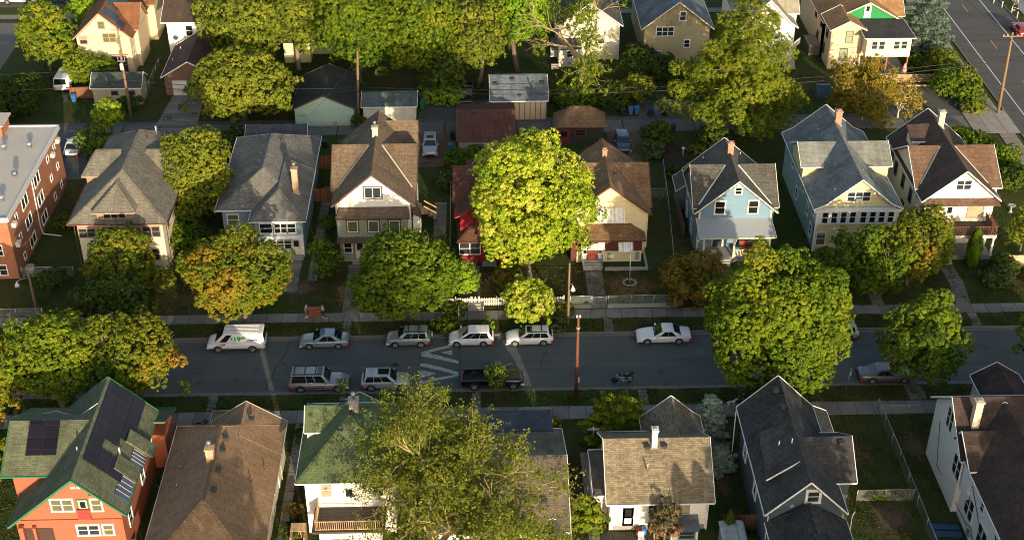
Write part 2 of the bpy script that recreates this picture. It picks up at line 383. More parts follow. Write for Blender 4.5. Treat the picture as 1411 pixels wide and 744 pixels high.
# cracks sealed with tar
TAR=plain('tar_seal',(.022,.022,.024,1),.6)
def crack(pts,w,seed):
    r=random.Random(seed);P=[]
    for (a,b) in zip(pts,pts[1:]):
        n=max(2,int(math.dist(a,b)/.5))
        for i in range(n): t=i/n;P.append((a[0]+(b[0]-a[0])*t+r.gauss(0,.07),a[1]+(b[1]-a[1])*t+r.gauss(0,.05)))
    P.append(pts[-1]);m=MB()
    for i in range(len(P)-1):
        (x0,y0),(x1,y1)=P[i],P[i+1];d=math.hypot(x1-x0,y1-y0);nx,ny=-(y1-y0)/d*w/2*r.uniform(.5,1.4),(x1-x0)/d*w/2*r.uniform(.5,1.4)
        m.face([(x0-nx,y0-ny,.0125),(x1-nx,y1-ny,.0125),(x1+nx,y1+ny,.0125),(x0+nx,y0+ny,.0125)])
    struct(m.build('road_crack',TAR))
crack([(-20.4,101.4),(-20.0,104),(-19.2,107.4),(-18.9,109.3)],.1,1);crack([(6.0,107.2),(5.5,104.8)],.08,2);crack([(26.6,101.4),(26.2,105)],.09,3);crack([(42.2,101.5),(44.0,105.6),(43.4,109)],.09,4);crack([(-38,101.5),(-37,109.2)],.08,5);crack([(-29,105.2),(-21,105.0),(-9,105.4),(-6.2,105.3)],.05,6);crack([(-2.2,105.2),(10,105.5),(25,105.1)],.05,7);crack([(13.5,101.5),(14.2,103.0)],.06,8);crack([(71,140),(73.4,152),(76,160)],.1,9)
crack([(-6.06,101.4),(-6.06,109.3)],.07,10);crack([(-2.3,101.4),(-2.3,109.3)],.07,11)
sheet('road_patch',roadmat('patch_asphalt',(.05,.055,.055,1),.2,crack=False),rect(28.5,32.2,103.6,106.6),.0115);sheet('road_patch',MATS.get('x') or roadmat('patch_asphalt_pale',(.085,.09,.088,1),.2,crack=False),rect(-33.5,-31,102,104),.0115)
def ragged(base):
    """soil that fades out irregularly into the grass round it"""
    m,nt,b=newmat(base[0]);tc=N(nt,'ShaderNodeTexCoord')
    sb=N(nt,'ShaderNodeVectorMath',operation='SUBTRACT');sb.inputs[1].default_value=(.5,.5,.5);nt.links.new(tc.outputs['Generated'],sb.inputs[0])
    mp=N(nt,'ShaderNodeMapping');mp.inputs['Scale'].default_value=(1,1,0);nt.links.new(sb.outputs[0],mp.inputs[0])
    ln=N(nt,'ShaderNodeVectorMath',operation='LENGTH');nt.links.new(mp.outputs[0],ln.inputs[0])
    ns=noise(nt,tc.outputs['Object'],.9,7,.75);ad=N(nt,'ShaderNodeMath',operation='MULTIPLY_ADD');ad.inputs[1].default_value=.75;nt.links.new(ns.outputs[0],ad.inputs[0]);nt.links.new(ln.outputs[1],ad.inputs[2])
    f=ramp(nt,ad.outputs[0],[(.5,(1,1,1)),(.78,(0,0,0))])
    n2=noise(nt,tc.outputs['Object'],5,5,.75);nt.links.new(mixc(nt,n2.outputs[0],mul(base[1],.35),mul(base[1],1.6)),b.inputs['Base Color']);b.inputs['Roughness'].default_value=1;b.inputs['Specular IOR Level'].default_value=.1
    tr=N(nt,'ShaderNodeBsdfTransparent');mx=N(nt,'ShaderNodeMixShader');nt.links.new(f,mx.inputs[0]);nt.links.new(tr.outputs[0],mx.inputs[1]);nt.links.new(b.outputs[0],mx.inputs[2])
    out=[q for q in nt.nodes if q.type=='OUTPUT_MATERIAL'][0];nt.links.new(mx.outputs[0],out.inputs[0]);return m
# beds and worn soil
def blob(name,mat,cx,cy,rx,ry,z,seed):
    r=random.Random(seed);p=[r.uniform(0,6.28) for _ in range(3)]
    sheet(name,mat,[(cx+rx*math.cos(t)*1.25,cy+ry*math.sin(t)*1.25) for t in np.linspace(0,2*math.pi,40,endpoint=False)],z)
LITTER=ragged(('leaf_litter',(.17,.11,.045,1)));DRY=ragged(('dry_grass',(.1,.078,.034,1)));MULCH=ragged(('mulch',(.055,.04,.03,1)));EARTH=ragged(('garden_earth',(.12,.085,.06,1)))
blob('garden_bed',EARTH,-18.6,118.6,2.1,2.5,.012,1);blob('garden_bed',EARTH,33.4,83.0,2.0,2.6,.012,2);blob('garden_bed',MULCH,9.9,119,2.2,3.6,.012,3);blob('leaf_litter',LITTER,15,118,3.2,3.0,.012,4)
blob('leaf_litter',LITTER,1.2,118.5,3.0,3.2,.012,5);blob('dry_lawn',DRY,38,92,1.6,3.4,.012,6);blob('dry_lawn',DRY,32,91.5,2.6,3.6,.012,7);blob('garden_bed',MULCH,7.8,88,1.2,4.5,.012,8);blob('dry_lawn',DRY,20.4,88,1.0,4.,.012,9)
blob('garden_bed',MULCH,-15.9,86,.6,5,.012,10);blob('garden_bed',MULCH,23.5,146,2.6,5,.012,11);blob('dry_lawn',DRY,-30.5,117,2.6,2.,.012,12);blob('dry_lawn',DRY,56,117.5,4,2.4,.012,13);blob('leaf_litter',LITTER,-14.5,118,1.,3,.02,14)
# ------------------------------------------------------------------ houses
class House:
    def __init__(s,name,label,cat,loc,wall,roof,trim,group=None):
        s.root=thing(name,label,cat,loc,0,group); s.w=wall;s.r=roof;s.t=trim;s.mb={};s.k=0
    def M(s,name,mat):
        key=(name,mat.name)
        if key not in s.mb:s.mb[key]=(MB(),mat)
        return s.mb[key][0]
    def j(s): s.k+=1; return .0015*(s.k%9)
    def box(s,x0,x1,y0,y1,z0,z1,mat=None,name='wall'): s.M(name,mat or s.w).box(x0,x1,y0,y1,z0,z1)
    def fascia(s,p,q,out,trim=None,h=.13,w=.05):
        o=Vector(out).normalized()*(w/2+.012+s.j());p=Vector(p)+o;q=Vector(q)+o;dz=Vector((0,0,-h/2+.035+s.j()))
        s.M('trim',trim or s.t).beam(p+dz,q+dz,w,h)
    def gable(s,x0,x1,y0,y1,ze,zr,axis='y',oh=.45,rake=.35,xr=None,ze1=None,z0=0,wall=None,roof=None,trim=None,th=.16,walls=True,flare=0,ends=(1,1),gablemat=None):
        roofm=s.M('roof',roof or s.r); W=s.M('wall',wall or s.w)
        a0,a1,b0,b1=(x0,x1,y0,y1) if axis=='y' else (y0,y1,x0,x1)   # a: across the ridge, b: along it
        ar=xr if xr is not None else (a0+a1)/2; ze1=ze if ze1 is None else ze1
        P=lambda a,b,z:(a,b,z) if axis=='y' else (b,a,z)
        def prof(ae,zee):
            if not flare: return [(ar,zr),(ae,zee)]
            d=ae-ar; dz=zr-zee; f=.74; p=dz/(f+flare*(1-f)); return [(ar,zr),(ar+d*f,zr-p*f),(ae,zee)]
        pl,prr=prof(a0,ze),prof(a1,ze1)
        for pr in (pl,prr):
            for i in range(len(pr)-1):
                (aA,zA),(aB,zB)=pr[i],pr[i+1]
                roofm.slab([P(aA,b0,zA),P(aA,b1,zA),P(aB,b1,zB),P(aB,b0,zB)],th)
                for e,(b,sg) in enumerate(((b0,-1),(b1,1))):
                    if ends[e]: s.fascia(P(aA,b,zA),P(aB,b,zB),P(0,sg,0),trim)
            ae,zee=pr[-1]
            s.fascia(P(ae,b0,zee),P(ae,b1,zee),P(1 if ae>ar else -1,0,0),trim)
        if walls:
            def zat(pr,a):
                for i in range(len(pr)-1):
                    (aA,zA),(aB,zB)=pr[i],pr[i+1]
                    if min(aA,aB)-1e-6<=a<=max(aA,aB)+1e-6: return zA+(zB-zA)*(a-aA)/(aB-aA)
            L,Rr=a0+oh,a1-oh; t=th*1.15
            bb0,bb1=b0+rake*ends[0],b1-rake*ends[1]
            zl,zr_=zat(pl,L)-t,zat(prr,Rr)-t
            top=[(L,zl)]+[(a,z-t) for a,z in reversed(pl[1:-1]) if a>L]+[(ar,zr-t)]+[(a,z-t) for a,z in prr[1:-1] if a<Rr]+[(Rr,zr_)]
            if gablemat is None: W.prism([(L,z0)]+top+[(Rr,z0)],axis,bb0,bb1)
            else:
                zz=min(zl,zr_)
                W.prism([(L,z0),(L,zz),(Rr,zz),(Rr,z0)],axis,bb0,bb1)
                s.M('gable_wall',gablemat).prism([(L,zz+.002)]+top[0:1]*0+top+[(Rr,zz+.002)],axis,bb0-.004,bb1+.004)
            s.ext=(L,Rr,bb0,bb1)
    def hip(s,x0,x1,y0,y1,ze,zr,oh=.6,axis='y',ridge=None,z0=0,wall=None,roof=None,trim=None,th=.16,walls=True,k0=1.,k1=1.):
        roofm=s.M('roof',roof or s.r)
        a0,a1,b0,b1=(x0,x1,y0,y1) if axis=='y' else (y0,y1,x0,x1)
        P=lambda a,b,z:(a,b,z) if axis=='y' else (b,a,z)
        ar=(a0+a1)/2;h=(a1-a0)/2
        r0,r1=ridge if ridge else (b0+h*k0,b1-h*k1)
        c=[P(a0,b0,ze),P(a1,b0,ze),P(a1,b1,ze),P(a0,b1,ze)];A=P(ar,r0,zr);B=P(ar,r1,zr)
        if r1-r0<.02: B=A
        roofm.slab([c[0],c[1],A],th)
        roofm.slab([c[1],c[2],B,A] if B!=A else [c[1],c[2],A],th)
        roofm.slab([c[2],c[3],B],th)
        roofm.slab([c[3],c[0],A,B] if B!=A else [c[3],c[0],A],th)
        caps=s.M('roof_ridge',roof or s.r)
        for p,q in ((c[0],A),(c[1],A),(c[2],B),(c[3],B))+(((A,B),) if B!=A else ()):
            caps.beam(Vector(p)+Vector((0,0,.015)),Vector(q)+Vector((0,0,.015)),.26,.05)
        cx=(x0+x1)/2;cy=(y0+y1)/2
        for i in range(4):
            p,q=Vector(c[i]),Vector(c[(i+1)%4]);m=(p+q)/2-Vector((cx,cy,ze));d=(q-p).normalized();o=m-d*m.dot(d)
            s.fascia(p,q,o,trim)
        if walls: s.box(x0+oh,x1-oh,y0+oh,y1-oh,z0,ze-.02,wall)
    def valley(s,xr,zr,sl,yc,zc,slc,zend,mat=None):
        """pale flashing down the valleys where the front slope of a cross gable meets the main slopes"""
        for sg in (-1,1):
            P=lambda z:(xr+sg*(zr-z)/sl,yc-(zc-z)/slc,z+.03)
            m=MB();m.beam(P(zc-.1),P(zend),.16,.05);m.build('valley_flashing',mat or METAL,s.root)
    def shed(s,pts,th=.12,roof=None,trim=None,low=None,name='roof'):
        s.M(name,roof or s.r).slab(pts,th)
        if low:
            for p,q,o in low:s.fascia(p,q,o,trim)
    def win(s,face,x,y,z,w,h,trim=None,g=None,n=1,bars=1,cas=.1,name='window',back=None):
        """window centred at x,y,z on a wall looking to S(-y) N E W; n sashes side by side"""
        ux={'S':(1,0,0),'N':(-1,0,0),'E':(0,1,0),'W':(0,-1,0)}[face];nx={'S':(0,-1,0),'N':(0,1,0),'E':(1,0,0),'W':(-1,0,0)}[face]
        u=Vector(ux);nn=Vector(nx);c=Vector((x,y,z));f=MB();up=Vector((0,0,1))
        def B(mb,u0,u1,z0,z1,d0,d1):
            a=c+u*u0+nn*d0+up*z0;b=c+u*u1+nn*d1+up*z1
            mb.box(min(a.x,b.x),max(a.x,b.x),min(a.y,b.y),max(a.y,b.y),min(a.z,b.z),max(a.z,b.z))
        hw,hh=w/2,h/2;d=.07
        B(f,-hw-cas,hw+cas,hh,hh+cas*1.2,-.05,d);B(f,-hw-cas-.03,hw+cas+.03,-hh-cas*.9,-hh,-.05,d+.03)
        B(f,-hw-cas,-hw,-hh,hh,-.05,d);B(f,hw,hw+cas,-hh,hh,-.05,d)
        for i in range(1,n):
            q=-hw+w*i/n;B(f,q-cas*.45,q+cas*.45,-hh,hh,-.04,d-.003)
        if bars: B(f,-hw,hw,-.025,.03,-.03,d-.03)
        o=f.build(name,trim or s.t,s.root)
        if back:
            p=MB();B(p,-hw-cas-.14,hw+cas+.14,-hh-cas-.12,hh+cas+.12,-.04,.035);p.build('casing',back,o)
        p=MB();B(p,-hw+.002,hw-.002,-hh+.002,hh-.002,-.03,.045 if back else .018)
        gi=GL[rng.choice([0,0,1,1,3]) if g is None else g]
        pane=p.build('pane',gi,o)
        if g is None and rng.random()<.4:
            p=MB();k=rng.uniform(.05,.5)*hh*2;B(p,-hw+.012,hw-.012,hh-k,hh-.012,.006,.05 if back else .022);p.build('blind',GL[2],o)
        return o
    def door(s,face,x,y,z,w,h,mat,trim=None):
        u=Vector({'S':(1,0,0),'E':(0,1,0),'W':(0,-1,0),'N':(-1,0,0)}[face]);nn=Vector({'S':(0,-1,0),'E':(1,0,0),'W':(-1,0,0),'N':(0,1,0)}[face]);c=Vector((x,y,z))
        def B(mb,u0,u1,z0,z1,d0,d1):
            a=c+u*u0+nn*d0;b=c+u*u1+nn*d1;mb.box(min(a.x,b.x),max(a.x,b.x),min(a.y,b.y),max(a.y,b.y),z+z0,z+z1)
        m=MB();B(m,-w/2,w/2,0,h,-.03,.03);B(m,-w*.32,w*.32,h*.12,h*.42,.0,.045)
        o=m.build('door',mat,s.root)
        f=MB();B(f,-w/2-.1,-w/2,0,h+.1,-.03,.07);B(f,w/2,w/2+.1,0,h+.1,-.03,.07);B(f,-w/2,w/2,h,h+.1,-.03,.068);f.build('door_frame',trim or s.t,o)
        f=MB();B(f,-w*.3,w*.3,h*.52,h*.9,.0,.04);f.build('pane',GL[0],o)
        f=MB();B(f,w*.36,w*.42,h*.45,h*.5,.03,.09);f.build('handle',METAL,o)
    def chimney(s,x,y,z0,z1,w=.55,d=.55,mat=None,cap=True,pot=False):
        m=MB();m.box(x-w/2,x+w/2,y-d/2,y+d/2,z0,z1);m.box(x-w/2-.06,x+w/2+.06,y-d/2-.06,y+d/2+.06,z1,z1+.16)
        o=m.build('chimney',mat or CHIMBRICK,s.root)
        p=MB()
        if pot: p.lathe((x,y,z1+.16),[(.13,0),(.13,.45),(.2,.46),(.2,.56),(.05,.62)],10)
        else: p.box(x-w*.3,x+w*.3,y-d*.3,y+d*.3,z1+.16,z1+.24)
        p.build('chimney_cap',METAL if pot else CONC,o)
        q=MB();q.box(x-w/2-.1,x+w/2+.1,y-d/2-.1,y+d/2+.1,z0,z0+(z1-z0)*.12);q.build('flashing',METAL,o)
    def vent(s,x,y,z,r=.06,h=.45,mat=None):
        m=MB();m.tube([(x,y,z-.2),(x,y,z+h)],r,8);m.build('vent_pipe',mat or DARKMETAL,s.root)
    def hood(s,x,y,z,w=.32):
        m=MB();m.box(x-w/2,x+w/2,y-w/2,y+w/2,z-.12,z+.13);m.box(x-w/2-.04,x+w/2+.04,y-w/2-.04,y+w/2+.04,z+.13,z+.17);m.build('roof_vent',DARKMETAL,s.root)
    def post(s,x,y,z0,z1,w=.16,mat=None,name='post'):
        m=MB();m.box(x-w/2,x+w/2,y-w/2,y+w/2,z0,z1);m.box(x-w*.7,x+w*.7,y-w*.7,y+w*.7,z1-.14,z1-.004);m.box(x-w*.7,x+w*.7,y-w*.7,y+w*.7,z0,z0+.12);m.build(name,mat or s.t,s.root)
    def rail(s,p,q,h=.9,mat=None,n=None,name='railing'):
        m=MB();p=Vector(p);q=Vector(q);L=(q-p).length;n=n or max(2,int(L/.16));up=Vector((0,0,1))
        m.beam(p+up*h,q+up*h,.08,.06);m.beam(p+up*.1,q+up*.1,.06,.06)
        for i in range(n+1):
            a=p.lerp(q,i/n);m.beam(a+up*.1,a+up*(h-.03),.045,.045,(1,0,0))
        m.build(name,mat or s.t,s.root)
    def steps(s,x,y,w,n,rise=.18,run=.28,mat=None,dirn=-1):
        m=MB()
        for i in range(n): m.box(x-w/2,x+w/2,min(y+dirn*run*i,y+dirn*run*(i+1)),max(y+dirn*run*i,y+dirn*run*(i+1)),0,rise*(n-i))
        m.build('steps',mat or CONC,s.root)
    def obj(s,name,mat,fn,parent=None):
        m=MB();fn(m);return m.build(name,mat,parent or s.root)
    def downspout(s,x,y,z1,z0=0.1,d=(0,-1)):
        m=MB();m.tube([(x+d[0]*.3,y+d[1]*.3,z1),(x,y,z1-.4),(x,y,z0+.2),(x+d[0]*.4,y+d[1]*.4,z0)],.05,6);m.build('downspout',s.t,s.root)
    def done(s):
        for (name,_),(mb,mat) in s.mb.items():
            if mb.f: mb.build(name,mat,s.root)
        return s.root
# ------------------------------------------------------------------ houses on the far side of the street
GH='houses along the far side of the street'
greyroof=shingle('grey_shingles',(.165,.155,.13,1),.16); greyroof2=shingle('blue_grey_shingles',(.17,.165,.15,1),.16)
brownroof=shingle('brown_shingles',(.155,.115,.078,1),.2); tanroof=shingle('tan_shingles',(.22,.135,.075,1),.2); redbrownroof=shingle('red_brown_shingles',(.13,.062,.042,1),.2)
charroof=shingle('charcoal_shingles',(.1,.097,.085,1),.2); paleroof=shingle('pale_grey_shingles',(.21,.22,.205,1),.12,stain=.4); darkbrown=shingle('dark_brown_shingles',(.085,.06,.05,1),.2,stain=.25)
CREAM=siding('cream_stucco',(.7,.62,.46,1),5.,.12); SAGE=siding('sage_siding',(.3,.33,.25,1)); YELLOW=siding('pale_yellow_siding',(.74,.65,.4,1))
BLUE=siding('sky_blue_siding',(.17,.28,.38,1)); MINT=siding('pale_green_siding',(.32,.44,.4,1)); BUTTER=siding('butter_siding',(.66,.56,.3,1)); CRIMSON=siding('crimson_siding',(.27,.016,.028,1))
OFFW=siding('off_white_stucco',(.72,.67,.56,1),5.,.12); REDBROWN=siding('red_brown_siding',(.11,.035,.028,1)); SLATEBLUE=siding('slate_blue_siding',(.22,.32,.36,1))
membrane=plain('roof_membrane',(.43,.41,.37,1),.8,var=.14,scale=.5)

# brick apartment block with a flat roof
h=House('apartment_building','red brick apartment block with flat pale roof and window air conditioners','apartment block',(-60,131,0),REDBRICK,membrane,plain('pale_fascia',(.5,.51,.52,1),.6))
h.box(-74,-48.5,121.3,141.6,0,7.3)
h.M('roof',membrane).box(-74.2,-48.35,121.1,141.75,7.31,7.42)
for a in (((-74.2,121.06),(-48.3,121.06)),((-48.3,121.06),(-48.3,141.8)),((-48.3,141.8),(-74.2,141.8))):
    h.M('parapet',h.t).beam((*a[0],7.3),(*a[1],7.3),.2,.52)
h.box(-66,-53.9,139.3,142.1,7.4,8.75); h.M('roof_access',membrane).box(-66.3,-53.6,139.0,142.4,8.76,8.9)
for zz,w,hh in ((5.95,1.9,1.25),(3.55,1.9,1.25),(1.15,1.9,1.1)):
    for yy in (127.2,132.0): h.win('E',-48.5,yy,zz,w,hh,TRIM,n=2,bars=0,cas=.08)
    for yy in (124.0,136.6,139.4): h.win('E',-48.5,yy,zz,.6,.7,TRIM,bars=0,cas=.07)
for zz in (5.9,3.5,1.1): h.win('S',-50.4,121.3,zz,1.5,1.15,TRIM,n=2); h.win('S',-53.8,121.3,zz,1.5,1.15,TRIM,n=2)
for yy,zz in ((122.6,5.9),(122.5,3.6),(138.1,5.7),(140.6,6.2)): h.obj('air_conditioner',plain('ac_white',(.6,.58,.53,1),.6),lambda m:(m.box(-48.49,-48.1,yy-.35,yy+.35,zz-.25,zz+.25),m.box(-48.11,-48.07,yy-.28,yy+.28,zz-.19,zz+.19)))
h.obj('downspout',h.t,lambda m:m.tube([(-48.4,130.2,7.1),(-48.4,129.9,1.2),(-48.2,129.8,.3),(-46.2,129.6,.12)],.08,6))
for x,y in ((-52.8,136),(-50.1,136.4),(-49.8,124.6),(-58,130)): h.obj('roof_vent',METAL,lambda m:m.lathe((x,y,7.42),[(.22,0),(.22,.5),(.34,.52),(.34,.7),(.05,.8)],10))
h.obj('satellite_dish',METAL,lambda m:(m.tube([(-49.6,129.5,7.42),(-49.6,129.5,8.2)],.04),m.tube([(-49.7,129.3,8.2),(-49.5,129.0,8.35)],[.35,.05],12)))
h.obj('air_conditioner',plain('ac_grey',(.3,.3,.3,1)),lambda m:(m.lathe((-47.7,122.6,0),[(.5,.05),(.5,.75),(.42,.8),(.3,.82)],12),))
h.done()

# grey hip roof house with dormers
h=House('house','cream house under a grey hip roof with three dormers beside the brick apartments','house',(-37.6,131,0),CREAM,greyroof,BROWNTRIM,GH)
h.hip(-42.7,-32.4,121.9,141.6,6.1,9.7,.75,ridge=(126.9,136.2),trim=plain('maroon_trim',(.13,.03,.035,1)))
h.hip(-40.0,-35.6,122.05,127.4,7.35,9.15,.35,z0=6,wall=siding('taupe_siding',(.3,.2,.14,1)),k0=1.3,k1=.5,trim=TAN)
h.win('S',-37.8,122.4,6.9,2.2,.6,TAN,0,n=3,bars=0,cas=.08)
for sx in (-1,1):
    xc=-37.6; xe=xc+sx*5.35; xr=xc+sx*1.0
    h.hip(min(xe,xr),max(xe,xr),130.2,135.2,7.15,9.1,.35,'x',z0=6.2,trim=TAN,wall=siding('taupe_siding',(.3,.2,.14,1)),k0=.55 if sx<0 else .2,k1=.2 if sx<0 else .55)
h.hip(-39.4,-32.6,141.0,146.5,4.6,6.0,.5,k0=.2)
for x0 in (-41.0,-39.0): h.win('S',x0,122.65,4.75,1.7,1.15,TAN,n=2)
for x0 in (-36.3,-34.35): h.win('S',x0,122.65,4.75,1.7,1.15,TAN,n=2)
for x0 in (-40.3,-34.9): h.win('S',x0,122.65,1.95,1.9,1.3,TAN,n=2)
h.door('S',-37.6,122.65,.35,1.,2.1,plain('brown_door',(.12,.05,.03,1)))
h.steps(-37.6,122.6,1.6,2)
for y0 in (125,129.5,134): h.win('E',-33.15,y0,4.6,1.1,1.3,TAN);h.win('E',-33.15,y0,1.9,1.1,1.3,TAN);h.win('W',-41.95,y0,4.6,1.1,1.3,TAN)
h.vent(-35.9,136.6,9.1,.11,.8,METAL);h.vent(-36.6,135.2,9.4)
h.downspout(-32.75,122.7,6,d=(-.4,0)); h.downspout(-42.3,122.75,6,d=(.4,0))
h.done()

# slate blue one-and-a-half storey with a stepped hip roof
h=House('house','slate blue house under a stepped grey hip roof with a tall tan brick chimney','house',(-23.5,134,0),SLATEBLUE,greyroof2,TRIM,GH)
h.hip(-28.5,-18.65,127.1,144.1,4.5,7.35,.6,ridge=(131.4,139.4))
h.hip(-24.6,-18.58,124.6,136,4.52,6.55,.5,ridge=(127.9,135.))
h.chimney(-19.95,129.2,4.9,8.3,.62,.62,TANBRICK,pot=True)
for i in range(4): h.hood(-24.35,132.3+i*1.75,6.85,.4)
h.vent(-21.9,136,6.2);h.vent(-22.3,139,6.9,.06,.35);h.vent(-21.2,141,5.7)
for x0 in (-22.9,-21.35): h.win('S',x0,125.1,3.45,1.25,1.1,TRIM,0,n=1 if x0<-22 else 2)
h.win('S',-20.2,125.1,3.45,.8,1.1,TRIM,0)
h.win('S',-26.8,127.7,3.0,1.1,1.3,TRIM)
h.box(-23.9,-19.02,124.75,125.3,0,2.6,WHITE,'porch_wall')
h.win('S',-21.5,124.75,1.7,2.4,1.2,TRIM,n=3)
h.door('S',-19.8,124.75,.3,.9,2.0,plain('white_door',(.6,.6,.58,1)))
for y0 in (127,130.5,134.5): h.win('E',-19.25,y0,2.6,.9,1.3,TRIM)
h.downspout(-19.1,125.15,4.4,d=(.1,-.6)); h.steps(-19.8,124.7,1.4,2)
h.done()

# white gabled house with two-storey sage porch
h=House('house','tall white gabled house with brown roof and two storey sage green porch front','house',(-11.3,131,0),WHITE,brownroof,BROWNTRIM,GH)
h.gable(-15.7,-6.9,124.05,138.9,6.6,10.35,'y',.55,.5)
h.gable(-15.95,-6.85,127.0,136.6,6.75,9.85,'x',.35,.3,ends=(1,1))
h.valley(-11.3,10.35,.852,131.8,9.85,.646,6.95,plain('pale_flashing',(.4,.38,.34,1)))
h.gable(-11.2,-6.95,135.6,139.5,7.4,9.75,'x',.3,.4)
h.gable(-16.3,-12.2,139.3,143.4,4.3,5.4,'x',.3,.3,roof=redbrownroof)
h.shed([(-15.25,123.35,5.5),(-7.5,123.35,5.5),(-7.9,125.3,6.7),(-14.7,125.3,6.7)],.12,low=[((-15.25,123.35,5.5),(-7.5,123.35,5.5),(0,-1,0)),((-15.25,123.35,5.5),(-14.7,125.3,6.7),(-1,0,0)),((-7.5,123.35,5.5),(-7.9,125.3,6.7),(1,0,0))])
h.box(-15.0,-7.75,123.75,125.6,0,5.62,SAGE,'porch_wall')
h.shed([(-15.3,123.0,2.75),(-7.5,123.0,2.75),(-7.7,123.85,3.1),(-15.1,123.85,3.1)],.1)
h.win('S',-11.3,124.55,7.95,1.6,1.15,TRIM,n=2,cas=.08,g=1,back=BROWNTRIM)
for x0 in (-13.55,-11.35,-9.15): h.win('S',x0,123.75,4.35,.95,1.2,TRIM,g=3,cas=.08,back=BROWNTRIM); 
h.win('S',-14.2,123.75,1.75,.75,1.15,TRIM);h.door('S',-12.95,123.75,.35,1.0,2.1,plain('white_door',(.6,.6,.58,1)))
h.win('S',-10.0,123.75,1.75,2.2,1.25,TRIM,n=2)
h.steps(-13,123.7,1.6,2)
for y0,zz in ((126.2,4.8),(130,4.8),(134,4.8),(126.6,1.8),(131.5,1.8)): h.win('E',-7.45 if not 127.3<y0<136.3 else -7.1,y0,zz,.95,1.4,BROWNTRIM)
h.box(-7.3,-6.6,126.0,128.6,.8,4.2,WHITE,'bay_wall'); h.win('E',-6.6,127.3,2.6,1.5,1.5,TRIM,n=2)
h.shed([(-6.4,125.8,4.1),(-6.4,128.8,4.1),(-7.3,128.6,4.6),(-7.3,126.0,4.6)],.08)
for i in range(2): h.vent(-10.5,136.2+i*.8,9.55,.1,.25)
h.chimney(-11.4,133.2,9.4,11.1,.6,.6,plain('pale_chimney_render',(.5,.44,.34,1),.9),pot=True)
h.obj('stair_rail',WOODTAN,lambda m:(m.beam((-6.4,132,1.9),(-5.0,132,1.0),.1,.12),m.beam((-6.4,133.2,1.9),(-5.0,133.2,1.0),.1,.12),m.box(-6.9,-5.9,131.9,133.3,.9,1.0),m.box(-5.9,-5.45,131.95,133.25,.55,.65),m.box(-5.4,-5.0,131.95,133.25,.2,.3)))
h.done()

# crimson house mostly behind the bright tree
h=House('house','crimson house with red brown roof and white porch windows behind the bright maple','house',(1.8,132,0),CRIMSON,redbrownroof,siding('crimson_trim',(.4,.025,.035,1)),GH)
h.gable(-2.75,6.2,124.2,134.5,5.0,8.3,'y',.5,.5,flare=.6)
h.gable(-3.0,6.4,127.4,134.8,5.0,7.5,'x',.35,.35,trim=REDBROWN)
h.gable(-1.6,4.0,134.4,140,3.2,4.6,'y',.3,.3,trim=REDBROWN)
h.hip(-2.55,4.9,122.9,127.2,2.7,4.1,.35,'x',k0=.9,k1=.9,z0=0,trim=BROWNTRIM)
h.win('S',-1.25,123.25,1.75,2.1,1.35,TRIM,g=1,n=2);h.win('S',3.6,123.25,1.75,1.7,1.35,TRIM,g=1,n=2)
h.door('S',.8,123.25,.35,1.1,2.1,plain('dark_door',(.03,.03,.035,1)));h.box(.2,1.4,122.9,123.26,0,.34,FOUND,'stoop');h.steps(.8,122.9,1.5,2)
h.win('S',1.8,124.7,6.3,1.8,1.2,TRIM,n=2); h.vent(-1.2,130.6,7.0,.1,.3,METAL)
h.done()

# pale yellow house with white awnings
h=House('house','pale yellow gabled house with tan roof and three white metal awnings','house',(13.5,130,0),YELLOW,tanroof,REDBROWN,GH)
h.gable(9.0,18.05,124.15,134.9,5.05,8.55,'y',.5,.45)
h.gable(9.0,18.2,125.4,135.2,5.2,8.05,'x',.35,.3)
h.valley(13.52,8.55,.773,130.3,8.05,.582,5.4,plain('tan_flashing',(.12,.075,.045,1)))
h.hip(9.8,17.35,122.6,128.6,2.8,4.25,.3,'x',k0=.9,k1=.75,trim=REDBROWN,walls=False)
h.box(10.1,17.05,122.95,124.9,1.35,2.75,REDBROWN,'porch_wall');h.box(10.12,17.03,122.97,124.9,0,1.35,YELLOW,'porch_base')
h.box(9.5,10.1,123.2,124.9,0,2.7,REDBROWN,'porch_wall')
awn=planks('white_awning',(.74,.73,.72,1),.12,0,.75)
h.obj('awning',awn,lambda m:(m.slab([(12.2,123.1,4.75),(15.15,123.1,4.75),(15.15,124.5,5.75),(12.2,124.5,5.75)],.05),m.prism([(124.5,5.7),(123.1,4.7),(124.5,4.7)],'x',12.2,12.23),m.prism([(124.5,5.7),(123.1,4.7),(124.5,4.7)],'x',15.12,15.15)))
h.obj('awning',awn,lambda m:(m.slab([(10.5,121.8,2.25),(13.0,121.8,2.25),(13.0,122.9,2.75),(10.5,122.9,2.75)],.05),m.beam((10.6,121.9,2.2),(10.6,121.9,.75),.06,.06,(1,0,0)),m.beam((12.9,121.9,2.2),(12.9,121.9,.75),.06,.06,(1,0,0))))
h.obj('awning',awn,lambda m:(m.slab([(14.5,122.1,1.75),(16.05,122.1,1.75),(16.05,122.9,2.65),(14.5,122.9,2.65)],.05),m.prism([(122.9,2.6),(122.1,1.7),(122.9,1.7)],'x',14.5,14.53),m.prism([(122.9,2.6),(122.1,1.7),(122.9,1.7)],'x',16.02,16.05)))
for x0 in (12.9,13.7,14.5): h.win('S',x0,124.6,4.5,.6,1.1,TRIM)
h.win('S',15.25,122.95,1.9,1.2,1.0,TRIM,n=2)
h.box(10.65,12.85,122.55,122.97,.62,2.55,TRIM,'entry_wall')
h.door('S',11.75,122.55,.65,1.0,1.95,plain('brick_red_door',(.3,.06,.04,1)));h.win('S',10.95,122.55,1.8,.35,.9,TRIM);h.win('S',12.55,122.55,1.8,.35,.9,TRIM)
h.steps(11.75,122.53,2.0,4,.16,.3)
